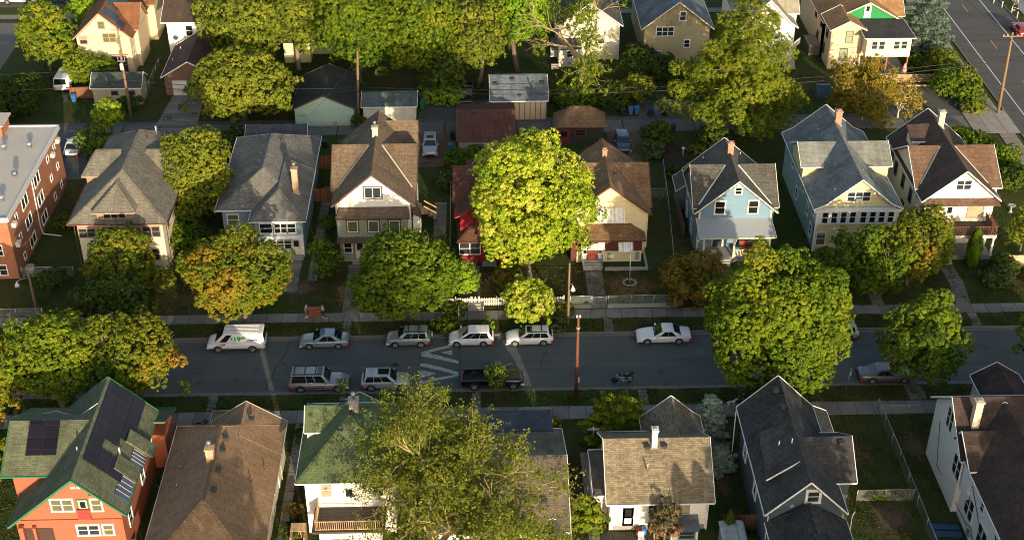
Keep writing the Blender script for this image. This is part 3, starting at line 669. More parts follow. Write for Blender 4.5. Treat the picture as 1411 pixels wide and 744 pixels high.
for sx in (10.7,12.8): h.rail((sx,122.4,.4),(sx,121.4,.1),.85,METAL,5)
for x0 in (13.6,16.6): h.obj('vent_shutter',plain('grey_shutter',(.25,.27,.28,1)),lambda m:m.box(x0-.22,x0+.22,122.9,122.98,.25,1.2))
h.chimney(13.5,131.2,7.6,9.1,.5,.5);h.vent(11.3,132.4,6.9,.08,.5,METAL);h.hood(13.0,127.6,8.05,.3);h.hood(14.4,127.8,8.0,.3)
for y0 in (127.5,131.5): h.win('E',17.6 if y0<126 else 17.88,y0,3.2,.9,1.3,TRIM)
h.obj('planter_kerb',CONC,lambda m:(m.box(13.0,17.6,121.15,121.4,0,.35),m.box(17.35,17.6,121.4,124.5,0,.33)))
h.done()

# sky blue house with porch
h=House('house','sky blue gabled house with cream trim and pillared porch under a grey metal roof','house',(27,130,0),BLUE,charroof,CREAMTRIM,GH)
h.gable(22.6,31.5,124.3,134.2,5.0,8.85,'y',.6,.5)
h.gable(22.55,31.7,125.0,133.1,5.25,8.35,'x',.4,.4)
h.valley(27.05,8.85,.865,129.05,8.35,.765,5.5,CREAMTRIM)
h.gable(22.0,25.0,133.6,137,2.5,3.6,'y',.25,.25,wall=siding('dull_siding',(.16,.17,.17,1)))
metalroof=plain('grey_metal_roof',(.34,.37,.39,1),.45,.2,.08)
h.shed([(23.05,122.3,3.15),(31.15,122.3,3.15),(30.9,125.,4.15),(22.95,125.,4.15)],.12,metalroof,low=[((23.05,122.3,3.15),(31.15,122.3,3.15),(0,-1,0)),((23.05,122.3,3.15),(22.95,125,4.15),(-1,0,0)),((31.15,122.3,3.15),(30.9,125,4.15),(1,0,0))],name='porch_roof')
h.box(23.4,30.9,122.55,124.9,0,.6,FOUND,'porch_floor')
for x0 in (23.6,26.85,30.6): h.post(x0,122.75,.6,3.1,.2)
h.rail((26.95,122.7,.6),(30.5,122.7,.6),.8);h.rail((30.7,122.8,.6),(30.7,124.7,.6),.8)
h.rail((23.7,122.7,.6),(24.9,122.7,.6),.8)
h.win('S',27.15,124.8,7.45,.62,.7,CREAMTRIM,0,cas=.14);h.obj('gable_panel',CREAMTRIM,lambda m:m.box(26.9,27.4,124.72,124.81,7.98,8.3))
for x0 in (25.35,28.9): h.win('S',x0,124.8,5.45,.95,1.45,CREAMTRIM,0,cas=.14)
h.door('S',25.4,124.8,.62,1.0,2.1,plain('dark_door',(.03,.03,.035,1)));h.win('S',29.1,124.8,1.9,1.6,1.2,CREAMTRIM,n=2)
h.steps(25.7,122.5,1.5,3,.19,.3)
for y0 in (127.5,131): h.win('W',22.95,y0,4.3,.9,1.4,CREAMTRIM);h.win('W',22.95,y0,1.7,.9,1.4,CREAMTRIM)
h.obj('corner_board',CREAMTRIM,lambda m:(m.box(23.14,23.34,124.74,124.9,0,5.1),m.box(30.78,30.98,124.74,124.9,0,5.1)))
h.chimney(27.15,131.0,8.0,9.8,.62,.62,pot=False);h.vent(24.6,132.9,6.9,.08,.35,METAL);h.vent(28.6,132.6,7.6,.06,.3,METAL);h.hood(30.1,128.4,6.6,.3)
h.done()
for nm,lab,cat,colr,x0,y0 in (('armchair','bright yellow armchair on the blue house porch','armchair',(.6,.45,.02,1),29.6,123.5),('bench_seat','dull red cushioned bench on the blue house porch','bench',(.2,.05,.04,1),28.2,124.0)):
    t=thing(nm,lab,cat,(x0,y0,.6)); mt=plain(nm+'_cloth',colr,.9)
    m=MB();m.box(x0-.5,x0+.5,y0-.4,y0+.35,.72,1.02);m.build('seat',mt,t)
    m=MB();m.prism([(y0+.2,.8),(y0+.36,.8),(y0+.5,1.55),(y0+.36,1.58)],'x',x0-.5,x0+.5);m.build('backrest',mt,t)
    for sx in (-1,1): m=MB();m.box(x0+sx*.5-.1,x0+sx*.5+.1,y0-.4,y0+.3,.62,1.2);m.build('armrest',mt,t)
    m=MB();[m.box(x0+a-.04,x0+a+.04,y0+b-.04,y0+b+.04,.6,.72) for a in (-.4,.4) for b in (-.32,.28)];m.build('leg',DARKMETAL,t)
t=thing('toy_bin','turquoise bin on the blue house porch between the posts','bin',(27.3,123.6,.6));m=MB();m.lathe((27.3,123.6,.6),[(.25,0),(.32,.5),(.35,.52),(.33,.56)],10);m.build('body',plain('turquoise_plastic',(.06,.4,.38,1)),t)

# pale green house
h=House('house','large pale green house with butter yellow gable and a row of eight white windows','house',(40,133,0),MINT,paleroof,TRIM,GH)
dkteal=shingle('teal_grey_shingles',(.185,.205,.2,1),.12,stain=.45)
h.gable(35.3,44.85,124.35,142.1,5.3,8.85,'y',.5,.5,flare=.55,roof=dkteal,gablemat=BUTTER)
h.gable(35.15,40,131.0,136.8,6.75,8.4,'x',.3,.3,roof=paleroof,z0=5,wall=BUTTER,ends=(1,0))
h.gable(40.1,45.2,131.0,136.8,6.75,8.4,'x',.3,.3,roof=paleroof,z0=5,wall=BUTTER,ends=(0,1))
h.box(35.75,44.35,124.45,125.4,3.35,5.02,TRIM,'porch_wall')
h.M('trim',TRIM).box(35.3,44.8,124.1,124.83,5.03,5.2)
for i in range(4):
    h.win('S',36.65+i*.98,124.45,4.25,.58,1.35,TRIM,0,cas=.08);h.win('S',40.75+i*.98,124.45,4.25,.58,1.35,TRIM,0,cas=.08)
h.box(35.8,44.3,124.5,125.4,0,3.36,BUTTER,'lower_wall')
for x0 in (36.5,38.6,42.4): h.win('S',x0,124.5,1.6,.9,1.5,TRIM)
h.door('S',40.5,124.5,.3,1.,2.1,plain('white_door',(.6,.6,.58,1)))
h.win('S',40.05,124.83,6.55,2.4,1.05,TRIM,n=3,g=1,cas=.12)
h.obj('air_conditioner',plain('ac_white',(.6,.58,.53,1)),lambda m:m.box(39.75,40.35,124.5,124.9,6.0,6.35))
for y0,zz in ((126.2,4.3),(128.6,2.9),(131.5,4.2),(137,4.2),(126.4,1.6),(129.4,4.4),(134.,1.8)): h.win('W',35.8,y0,zz,.8,1.35,TRIM)
h.M('trim',TRIM).box(35.66,35.84,124.38,124.62,0,5.0);h.M('trim',TRIM).box(44.3,44.48,124.38,124.62,0,5.0)
h.chimney(40.6,138.4,8.1,9.8,.7,.7,pot=False)
for x0,y0 in ((38.9,126.8),(37.7,125.9),(38.6,130),(41.1,128),(42,127),(38.5,138.5),(37.6,137.5),(39.2,140.5)): h.vent(x0,y0,8.55-abs(x0-40.07)*.78,.07,.3,METAL)
h.done()

# white stucco house with brown roof and balcony
h=House('house','white stucco house with dark brown roof and a railed brown balcony over the porch','house',(51.2,132,0),OFFW,darkbrown,TRIM,GH)
h.gable(46.75,55.25,124.45,139.2,6.0,9.65,'y',.5,.5)
h.gable(46.7,56.1,126.9,136.0,6.2,9.05,'x',.35,.35,roof=shingle('mid_brown_shingles',(.16,.1,.07,1),.2))
h.valley(51.0,9.65,.859,131.45,9.05,.626,6.5,plain('pale_flashing',(.4,.38,.34,1)))
h.shed([(47.85,133.8,8.25),(51.1,133.8,8.25),(51.1,136.4,9.25),(47.85,136.4,9.05)],.14,low=[((47.85,133.8,8.25),(51.1,133.8,8.25),(0,-1,0))])
h.box(48.1,51,134.1,136.3,6.9,8.2)
h.shed([(46.9,123.95,5.75),(55.1,123.95,5.75),(54.9,125.0,6.15),(47.1,125.0,6.15)],.1,shingle('mid_brown_shingles',(.16,.1,.07,1),.2))
h.win('S',51.1,124.95,7.75,1.5,1.05,TRIM,n=2,g=1)
h.win('S',48.6,124.93,4.55,.75,1.45,TAN,g=2);h.door('S',50.1,124.93,3.3,.85,1.95,plain('white_door',(.6,.6,.58,1)));h.win('S',52.9,124.93,4.55,1.6,1.35,TAN,g=2)
h.box(47.2,54.6,122.2,124.95,2.75,3.2,TRIM,'porch_roof');h.M('balcony_floor',DECKDARK).box(47.1,54.7,122.1,124.93,3.21,3.26)
brn=plain('brown_railing',(.11,.045,.03,1))
h.rail((47.2,122.2,3.26),(54.6,122.2,3.26),.95,brn);h.rail((47.2,122.2,3.26),(47.2,124.8,3.26),.95,brn);h.rail((54.6,122.2,3.26),(54.6,124.8,3.26),.95,brn)
h.obj('bench',brn,lambda m:[m.box(a,a+.06,122.4,124.6,3.4+i*.3,3.62+i*.3) for i in range(4) for a in (47.4+i*.05,54.1-i*.05)])
h.box(47.3,54.5,122.4,124.95,0,.5,FOUND,'porch_base')
for x0 in (47.4,50.0,51.9,54.4): h.post(x0,122.4,.5,2.75,.22)
h.win('S',53.2,124.93,1.8,1.8,1.4,TRIM,n=3);h.win('S',48.5,124.93,1.8,1.2,1.4,TRIM);h.door('S',51.0,124.93,.52,1.1,2.1,plain('white_door',(.6,.6,.58,1)));h.steps(49.3,122.35,1.7,3,.16,.32)
for y0,zz in ((126.0,1.6),(129,4.2),(132,4.3),(135,4.3),(131,1.6),(137.5,4.2)): h.win('W',47.05 if 127.2<y0<135.7 else 47.25,y0,zz,.8,1.4,DARKTRIM)
h.chimney(51.35,135.6,9.0,11.0,.65,.65,plain('pale_chimney_render',(.5,.44,.34,1),.9))
h.done()
# ------------------------------------------------------------------ houses on the near side, seen from behind
GN='houses along the near side of the street'
greenroof=shingle('green_shingles',(.112,.128,.082,1),.18,row=.18,wid=.45); deepgreen=shingle('deep_green_shingles',(.1,.135,.062,1),.14)
ORANGE=siding('orange_red_siding',(.37,.115,.07,1),.2,.1)
solar=None
def solarmat():
    m,nt,b=newmat('solar_panel');uv=N(nt,'ShaderNodeUVMap',uv_map='UVMap')
    br=N(nt,'ShaderNodeTexBrick',i_Color1=(.008,.007,.012,1),i_Color2=(.014,.011,.02,1),i_Mortar=(.03,.03,.04,1),i_Scale=1.,i_Mortar_Size=.012,i_Brick_Width=1.68,i_Row_Height=1.0,offset=0.)
    nt.links.new(uv.outputs[0],br.inputs['Vector']);nt.links.new(br.outputs[0],b.inputs['Base Color']);b.inputs['Roughness'].default_value=.28;b.inputs['Specular IOR Level'].default_value=.25
    return m
SOLAR=solarmat()
SOLARB=glass('blue_solar_glass',(.05,.075,.13,1),.2,.4)
def on_plane(A,U,V):
    A=Vector(A);U=Vector(U).normalized();V=Vector(V).normalized();n=U.cross(V).normalized();n=n if n.z>0 else -n
    return lambda u,v,o=0:tuple(A+U*u+V*v+n*o)
def panels(h,f,rows,w,hh,mat=None,gap=.02,name='solar_panel'):
    for (u,v,nu,nv) in rows:
        for i in range(nu):
            for k in range(nv):
                m=MB();a,b=u+i*(w+gap),v+k*(hh+gap)
                m.slab([f(a,b,.12),f(a+w,b,.12),f(a+w,b+hh,.12),f(a,b+hh,.12)],.04)
                m.build(name,mat or SOLAR,h.root)
# orange red house with green roof
h=House('house','orange red house with green shingle roof covered in dark solar panels','house',(-32,86,0),ORANGE,greenroof,GREENTRIM,GN)
xr=-31.6
h.gable(-37.3,-27.9,79.6,92.5,4.0,8.75,'y',.55,.45,xr=xr,ze1=5.05)
# big left dormer
h.gable(-38.3,-32.0,82.9,91.5,6.3,8.5,'x',.4,.5,z0=4,ends=(1,0),walls=False); h.box(-37.7,-33,83.6,91,3.5,6.6)
h.M('wall',ORANGE).prism([(83.6,6.4),(91,6.4),(87.2,8.3)],'x',-37.69,-33)
s1=3.7/3.7
f=on_plane((xr,80.4,8.75),(0,1,0),(3.7,0,-3.7))
panels(h,f,[(1.9,.3,9,1),(1.9,1.5,2,1),(5.3,1.5,6,1),(1.9,2.7,2,1),(6.4,2.7,5,1)],1.08,1.17)
fd=on_plane((-37.3,84.2,7.17),(1,0,0),(0,3.0,1.75)); panels(h,fd,[(0.75,.15,2,2)],1.2,1.45)
# two low raised roofs on the right slope carry ribbed solar collectors
pl=lambda x,o=0:8.75-(x+31.6)+o
h.shed([(-29.35,83.2,pl(-29.35,.35)),(-29.35,84.9,pl(-29.35,.35)),(-27.85,84.9,pl(-27.85,.2)),(-27.85,83.2,pl(-27.85,.2))],.2,low=[((-27.85,83.2,pl(-27.85,.2)),(-27.85,84.9,pl(-27.85,.2)),(1,0,0))])
h.shed([(-29.1,86.6,pl(-29.1,.5)),(-29.1,88.1,pl(-29.1,.5)),(-27.3,88.1,5.0),(-27.3,86.6,5.0)],.2,low=[((-27.3,86.6,5.0),(-27.3,88.1,5.0),(1,0,0))])
def collector(x0,x1,y0,y1,o,n):
    for k in range(n):
        a=y0+(y1-y0)*k/n;b=y0+(y1-y0)*(k+.94)/n;m=MB();m.slab([(x0,a,pl(x0,o)),(x1,a,pl(x1,o)),(x1,b,pl(x1,o)),(x0,b,pl(x0,o))],.09);m.build('solar_collector',SOLARB,h.root)
        m=MB();m.slab([(x0,b+.005,pl(x0,o+.02)),(x1,b+.005,pl(x1,o+.02)),(x1,b+.07,pl(x1,o+.02)),(x0,b+.07,pl(x0,o+.02))],.1);m.build('collector_rail',plain('pale_rail',(.5,.42,.4,1),.4),h.root)
collector(-28.9,-28.0,80.85,83.1,.14,4);collector(-28.6,-27.7,84.9,86.5,.2,4)
h.vent(-29.3,85.0,6.6,.1,.8,METAL);h.vent(-32.1,83.6,8.4,.07,.3,METAL)
h.obj('conduit',METAL,lambda m:(m.tube([(-31.6,88.9,8.85),(-33.6,89.2,7.15),(-35.2,89.1,7.95),(-36.4,89.0,7.7)],.035,5),m.tube([(-35.6,87.2,8.6),(-35.75,85.6,7.85)],.03,5)))
zc=6.55
h.win('S',-32.85,80.05,5.85,1.6,1.1,TRIM,n=2,cas=.12,g=3);h.win('S',-30.2,80.05,5.82,.72,1.1,TRIM,cas=.12,g=3)
h.door('S',-31.25,80.05,4.7,.7,1.65,plain('cream_door',(.6,.55,.36,1)))
h.obj('balconet',plain('red_board',(.45,.05,.05,1)),lambda m:[m.box(-31.73+i*.14,-31.62+i*.14,79.78,79.84,4.62,5.45) for i in range(7)]+[m.box(-31.75,-30.75,79.76,79.86,5.45,5.53),m.box(-31.75,-30.75,79.8,80.06,4.54,4.62)])
h.obj('porch_lamp',DARKMETAL,lambda m:m.lathe((-30.5,79.95,6.95),[(.02,0),(.12,.02),(.08,.2),(.02,.26)],8))
h.win('S',-31.25,80.05,3.2,1.6,.95,TRIM,n=2,cas=.13);h.win('S',-29.7,80.05,3.2,.7,.95,TRIM,n=1,cas=.13)
h.obj('vent_panel',TRIM,lambda m:(m.box(-31.9,-31.55,79.98,80.06,7.55,7.72),m.box(-31.45,-31.1,79.98,80.06,7.55,7.72)))
h.M('trim_board',ORANGE).box(-36.5,-28.5,79.93,80.06,4.2,4.4)
h.M('porch_shade_panel',plain('painted_porch_shade',(.06,.03,.025,1))).box(-36.3,-34.0,80.0,80.06,1.2,3.5)  # flat dark panel on the wall, painted as the shade inside an open porch
h.post(-36.3,79.7,0,4.0,.28,ORANGE);h.post(-35.3,79.7,0,3.9,.2,ORANGE)
for y0,zz in ((82,2.8),(86.8,2.9),(90.3,3.0)): h.win('E',-28.45,y0,zz,.9,1.3,TRIM)
h.obj('gas_meter',METAL,lambda m:(m.box(-28.4,-28.1,80.6,81.0,.7,1.2),m.tube([(-28.25,80.8,.1),(-28.25,80.8,.75)],.04)))
h.box(-30.4,-27.3,91.0,94.4,0,3.6);h.shed([(-30.7,90.8,5.2),(-27.0,90.8,5.2),(-27.0,94.8,3.5),(-30.7,94.8,3.5)],.14,low=[((-27.0,94.8,3.5),(-30.7,94.8,3.5),(0,1,0))])
h.done()

# brown hip-roof bungalow
h=House('house','bungalow with a broad brown hip roof and tan chimney beside the orange red house','house',(-21.5,84,0),siding('ivory_siding',(.7,.66,.55,1)),shingle('warm_brown_shingles',(.25,.165,.1,1),.13,stain=.2),plain('pale_gutter',(.42,.38,.35,1),.5),GN)
h.hip(-26.35,-17.0,74.0,92.1,3.7,6.85,.5,ridge=(79.2,88.2))
h.gable(-23.4,-17.02,88.0,92.4,3.9,6.0,'y',.4,.35,xr=-20.3,ends=(0,1),ze1=3.75)
h.hip(-23.7,-18.8,90,94.4,3.4,5.2,.4,k0=.2)
h.chimney(-21.9,84.2,5.9,7.75,.62,.6,TANBRICK,pot=True)
for y0 in (90,): h.hood(-19.5,y0,6.0,.38)
for y0 in (80.6,82.9,85.2,86.8): h.hood(-21.1,y0,6.65,.36)
for x0,y0 in ((-24.6,82.9),(-24.7,85.2),(-18.8,83.4),(-18.0,85.5)): h.vent(x0,y0,6.9-abs(x0+21.67)*.67,.05,.42)
for y0 in (78,82,86): h.win('E',-17.5,y0,2.3,1.,1.2,TRIM)
h.downspout(-17.35,89,3.6,d=(.2,0));h.done()

# white house with pyramid green roof and balcony
h=House('house','white house with dark green pyramid roof and wooden rear balcony beside the big tree','house',(-10.9,87,0),WHITE,deepgreen,TRIM,GN)
h.hip(-15.0,-6.7,82.0,92.1,5.85,8.75,.6,ridge=(86.9,87.9))
h.gable(-14.7,-11.3,86.9,90.4,7.0,8.4,'x',.3,.15,z0=5.5,ends=(1,0),wall=WHITE)
h.chimney(-10.6,87.9,7.7,9.5,.75,.65,plain('grey_chimney_stone',(.34,.32,.28,1),.95,var=.35,scale=6),pot=True)
h.hood(-11.6,85.9,8.05,.42);h.hood(-10.0,85.9,8.0,.42);h.hood(-11.75,89.9,7.9,.4);h.hood(-11.7,88.9,8.2,.36)
h.box(-12.6,-9.2,91.3,94.6,0,3.3);h.gable(-12.9,-8.9,91.4,95.2,3.3,4.6,'y',.3,.3)
h.win('S',-12.7,82.6,4.65,.85,1.3,TRIM,g=2);h.win('S',-8.6,82.6,4.65,.85,1.3,TRIM);h.door('S',-10.9,82.6,2.85,.9,2.05,plain('white_door',(.6,.6,.58,1)))
h.box(-13.2,-8.4,79.95,82.55,0,2.55,WHITE,'porch_wall')
h.M('balcony_floor',DECKDARK).box(-13.75,-7.95,79.7,82.58,2.62,2.8)
h.rail((-13.4,79.9,2.8),(-8.2,79.9,2.8),.95,WOODTAN);h.rail((-13.4,79.9,2.8),(-13.4,82.5,2.8),1.05,WOODTAN);h.rail((-8.2,79.9,2.8),(-8.2,82.5,2.8),.95,WOODTAN)
h.obj('balcony_screen',WOODTAN,lambda m:m.box(-13.47,-13.42,79.9,82.5,2.82,3.9))
for x0,y0,zz in ((-14.4,86,4.4),(-14.4,89,2.)): h.win('W',x0,y0,zz,.9,1.3,TRIM)
h.win('S',-11.5,79.95,1.4,1.4,1.1,TRIM,n=2)
h.downspout(-7.35,82.45,5.7,d=(.1,-.3));h.done()

# grey brown roof house behind the big tree
h=House('house','white house with grey brown roof largely hidden behind the big foreground tree','house',(2,85,0),WHITE,shingle('grey_brown_shingles',(.15,.125,.095,1),.18,stain=.35),TRIM,GN)
h.gable(-4.8,6.65,78.6,91.2,3.4,5.9,'x',.45,.35)
h.shed([(.2,90.6,3.75),(5.9,90.6,3.75),(5.9,94.2,3.1),(.2,94.2,3.1)],.14,shingle('navy_grey_shingles',(.06,.07,.085,1),.2));h.box(.5,5.7,90.7,93.9,0,3.1)
h.gable(3.9,6.68,76.6,79.6,3.2,3.9,'y',.2,.3)
h.M('porch_roof',shingle('navy_grey_shingles',(.06,.07,.085,1),.2)).slab([(-1.5,75.5,2.7),(3.9,75.5,2.7),(3.9,78.6,3.0),(-1.5,78.6,3.0)],.12)
h.M('fascia_board',TRIM).box(-2.2,4.1,78.42,78.56,3.05,3.5)
h.hood(5.4,85.6,5.55,.4);h.hood(4.7,81,4.5,.4);h.obj('skylight',glass('skylight_glass',(.1,.12,.14,1)),lambda m:m.slab([(-.4,80.8,4.75),(.8,80.8,4.75),(.8,82.2,5.15),(-.4,82.2,5.15)],.1))
h.win('S',5.3,76.9,1.7,1.4,1.1,TRIM);h.win('E',6.3,84,2.,1,1.1,TRIM)
h.obj('gas_meter',METAL,lambda m:m.box(6.32,6.7,86,86.4,.8,1.3));h.done()

# grey roof 1.5 storey house
gable5=shingle('stone_grey_shingles',(.2,.168,.115,1),.3,row=.16,wid=.42,stain=.2)
h=House('house','white cottage under a wide stone grey shingle roof with a white chimney','house',(14.1,87,0),WHITE,gable5,TRIM,GN)
h.gable(9.75,18.5,81.8,90.9,3.2,6.3,'x',.5,.35)
h.gable(13.6,18.9,88,93.2,2.9,5.2,'y',.35,.35,flare=.8)
h.gable(8.85,10.3,83.8,89.5,2.4,3.0,'x',.15,.25,roof=charroof);h.box(8.95,10.2,84.0,89.2,0,2.4)
h.chimney(13.9,85.9,5.7,7.5,.45,.5,plain('white_chimney',(.7,.66,.6,1),.85));h.hood(13.3,85.5,6.05,.38);h.hood(14.7,85.6,6.05,.38);h.vent(13.2,84.0,5.1,.06,.5,METAL)
h.box(10.4,17.9,82.28,82.32,0,.5,FOUND,'foundation')
h.door('S',11.6,82.25,.5,.9,2.0,plain('white_door',(.6,.6,.58,1)));h.obj('door_surround',plain('pale_grey_panel',(.5,.52,.5,1)),lambda m:m.box(10.75,12.45,82.22,82.29,.5,2.95))
h.win('S',13.7,82.25,2.3,.9,.9,TRIM);h.win('S',16.1,82.25,2.3,.8,1.1,SAGE,g=2)
h.box(15.0,17.2,80.9,82.25,0,1.15,TRIM,'sun_porch');h.win('S',16.3,80.9,.65,1.2,.75,SLATEBLUE,g=1);h.shed([(14.9,80.7,1.2),(17.3,80.7,1.2),(17.3,82.26,1.6),(14.9,82.26,1.6)],.06,glass('skylight_glass',(.1,.12,.14,1)))
h.win('W',8.95,86.5,1.6,.8,.9,TRIM);h.obj('tv_aerial',METAL,lambda m:(m.tube([(9.3,90.2,3.2),(9.3,90.2,4.4)],.03),[m.beam((8.8,90.2,4.0+i*.12),(9.8,90.2,4.0+i*.12),.03,.03) for i in range(3)]))
h.downspout(18.0,82.2,3.1,d=(.1,-.4))
h.done()

# dark slate house
SLATE=siding('dark_slate_siding',(.09,.13,.15,1)); blackroof=shingle('black_shingles',(.058,.058,.058,1),.25,stain=.35)
h=House('house','dark slate blue house with black cross gable roofs and white trim','house',(25,84,0),SLATE,blackroof,TRIM,GN)
h.gable(21.6,28.1,77.9,91.2,5.45,8.75,'y',.5,.45)
h.gable(24.85,29.5,81.1,87.3,5.7,7.95,'x',.4,.45,ends=(0,1))
h.shed([(22.1,80.7,6.55),(24.6,80.7,8.45),(24.6,85.4,8.55),(22.3,85.4,7.5)],.14,low=[((22.1,80.7,6.55),(24.6,80.7,8.45),(0,-1,0))])
h.box(22.45,24.6,81.0,85.2,5,6.7)
h.gable(25.9,29.7,86.9,92.3,4.0,5.6,'y',.3,.3,roof=blackroof,xr=26.2)
h.hip(21.8,28.2,71,78.3,4.3,6.6,.4,k1=.15)
h.win('S',25.3,78.35,6.9,.85,1.0,TRIM,g=1,cas=.2)
h.win('W',22.1,88.3,3.2,.9,1.7,TRIM,g=1,cas=.16);h.win('W',22.1,83.6,3.2,.9,1.7,TRIM,g=1,cas=.16)
for x0,y0 in ((24.3,89.5),(24.5,87.2),(28.6,83.6)): h.hood(x0,y0,8.6 if x0<27 else 7.75,.4)
h.vent(23.5,83.4,7.75,.05,.5,TRIM);h.vent(24.4,83,8.4,.05,.4,TRIM);h.vent(25.8,74.9,5.9);h.hood(24.8,74.4,6.4,.36)
h.downspout(22.0,78.3,5.3,d=(-.4,0));h.downspout(28.6,78.3,5.3,d=(.5,0));h.obj('gutter_spout',TRIM,lambda m:m.tube([(21.5,90.8,5.3),(21.5,90.6,1.0),(21.4,90.2,.5),(19.5,89.6,.3)],.05,6))
h.win('E',28.95,84.2,2.6,1.0,1.4,TRIM)
h.done()

# big white house with brown roofs
brn7=shingle('chestnut_shingles',(.066,.046,.04,1),.16,stain=.5)
h=House('house','tall white house with steep chestnut brown roofs and a pale chimney at the corner','house',(44,84,0),WHITE,brn7,TRIM,GN)
h.gable(38.4,51,83.2,91.6,5.9,9.2,'x',.5,.35)
h.gable(38.75,46.6,73,86.9,5.9,8.95,'y',.45,.4)
h.gable(38.6,42.0,81.6,85.9,6.2,7.9,'x',.25,.3,ends=(1,0),z0=3,xr=84.6)
h.hip(42.2,50,70,83.4,5.95,8.7,.4,k1=.3)
h.gable(43.6,48,90.3,96.6,4.3,5.7,'y',.3,.3,gablemat=WHITE)
h.shed([(37.9,70.5,3.4),(40.5,70.5,3.4),(42,77.2,4.8),(39.4,77.2,4.8)],.12)
for y0,zz,w in ((87.6,6.7,1.4),(84.4,4.3,1.7),(81.5,2.5,1.8),(79.3,4.6,.6),(78.2,2.3,1.8)): h.win('W',39.2 if y0<83 else 38.75,y0,zz,w,2.0 if w>.7 else .9,TRIM,n=2 if w>.7 else 1,g=0)
h.chimney(39.9,85.6,7.0,10.1,.6,.6,plain('pale_chimney_render',(.5,.44,.34,1),.9));h.vent(43.6,81.4,8.5)
h.obj('cable',DARKMETAL,lambda m:(m.tube([(38.7,89.5,5.0),(38.7,88.2,1.2),(39.15,80,1.0),(39.15,77.5,.8)],.03,5),m.tube([(39.15,81.8,4.6),(39.15,79,2.9),(39.15,76.5,1.4)],.03,5)))
h.obj('electric_meter',METAL,lambda m:(m.box(38.95,39.2,80.0,80.6,.7,1.5),m.lathe((38.9,80.3,1.4),[(.14,0),(.14,.16)],8)))
h.obj('satellite_dish',METAL,lambda m:(m.tube([(40.4,75.6,4.3),(40.4,75.6,5.0)],.04),m.tube([(40.45,75.7,5.0),(40.25,75.3,5.15)],[.05,.38],12)))
h.done()
# ------------------------------------------------------------------ garages and sheds along the alley
GG='garages along the alley'
def garage(name,label,x0,x1,y0,y1,ze,zr,wall,roof,trim,axis='x',door=None,oh=.25,kind='gable',xr=None):
    h=House(name,label,name.replace('_',' '),((x0+x1)/2,(y0+y1)/2,0),wall,roof,trim,GG)
    if kind=='gable': h.gable(x0,x1,y0,y1,ze,zr,axis,oh,.2)
    else: h.hip(x0,x1,y0,y1,ze,zr,.4,axis)
    return h
PUTTY=siding('putty_stucco',(.42,.37,.28,1),5,.2); SEAFOAM=siding('seafoam_stucco',(.4,.56,.46,1),5,.25)
h=garage('garage','low putty stucco garage with dark green grey gable roof beside the utility pole',-50.2,-43.6,162.0,166.0,2.5,3.9,PUTTY,shingle('slate_green_shingles',(.07,.085,.08,1),.2),TRIM)
for x0 in (-47.2,-45.0): h.win('S',x0,162.25,1.75,.7,.35,DARKTRIM)
h.done()
h=garage('garage','seafoam green gable fronted garage with a nearly black roof',-23.5,-15.6,155.4,164.9,2.5,4.35,SEAFOAM,shingle('leaf_strewn_black_shingles',(.038,.045,.042,1),.25),BROWNTRIM,'y')
h.obj('patch',plain('bare_plywood',(.35,.25,.18,1)),lambda m:m.box(-18.6,-18.0,155.5,155.62,0.05,.6));h.obj('paint_patch',plain('green_paint_patch',(.22,.42,.2,1)),lambda m:m.prism([(-22.3+.6*math.cos(t*.63),1.5+.22*math.sin(t*.63)) for t in range(10)],'y',155.58,155.61));h.done()
h=garage('garage','small white garage with flaking paint and blue grey roof beside the seafoam garage',-14.9,-7.9,155.9,160.2,2.4,3.6,plain('peeling_white_paint',(.62,.58,.46,1),.9,var=.35,scale=1.2),shingle('steel_blue_shingles',(.1,.125,.13,1),.2),TRIM)
h.done()
h=garage('garage','cream board and batten garage with a blue grey gable roof across the alley',1.3,8.7,156.4,164.4,2.75,4.55,plain('cream_board',(.5,.42,.29,1),.7),shingle('blue_slate_shingles',(.135,.16,.185,1),.16,stain=.5),TRIM)
for i in range(11): h.M('batten',plain('brown_batten',(.17,.12,.08,1))).box(1.6+i*.68,1.68+i*.68,156.6,156.655,.1,2.6)
h.box(1.55,8.45,156.63,156.66,0,.12,FOUND,'foundation');h.vent(6.7,158,3.5,.09,1.3);h.hood(5.1,157.2,3.15,.36);h.hood(2.0,159,4.0,.4);h.hood(4.2,159.6,4.3,.42);h.hood(8.0,159.1,4.05,.4);h.done()
h=garage('garage','long low garage with a red brown roof behind the crimson house',-2.8,4.3,146.0,156.2,2.6,4.3,siding('grey_cream_siding',(.4,.36,.3,1)),shingle('maroon_shingles',(.115,.05,.036,1),.14),BROWNTRIM)
h.door('S',-.1,146.25,0,.9,2.,plain('teal_door',(.06,.16,.24,1)));h.hood(-.6,150.5,4.15,.36);h.done()
h=garage('garage','dark green garage with a tan hip roof and maroon door by the alley',9.2,15.55,149.4,153.4,2.55,4.4,siding('dark_green_siding',(.035,.042,.03,1)),tanroof,BROWNTRIM,'x',kind='hip',oh=.4)
h.win('S',12.35,149.8,1.6,1.1,.75,plain('maroon_trim2',(.16,.03,.035,1)));h.door('S',10.3,149.8,0,1.3,2.05,plain('maroon_door',(.14,.02,.022,1)),plain('maroon_trim2',(.16,.03,.035,1)));h.done()
h=garage('garage','small grey roofed garage in the shade behind the slate blue house',-28.2,-20.8,146.6,150.6,2.6,3.9,siding('grey_siding',(.25,.25,.25,1)),shingle('slate_shingles',(.09,.1,.105,1),.2),TRIM)
h.done()

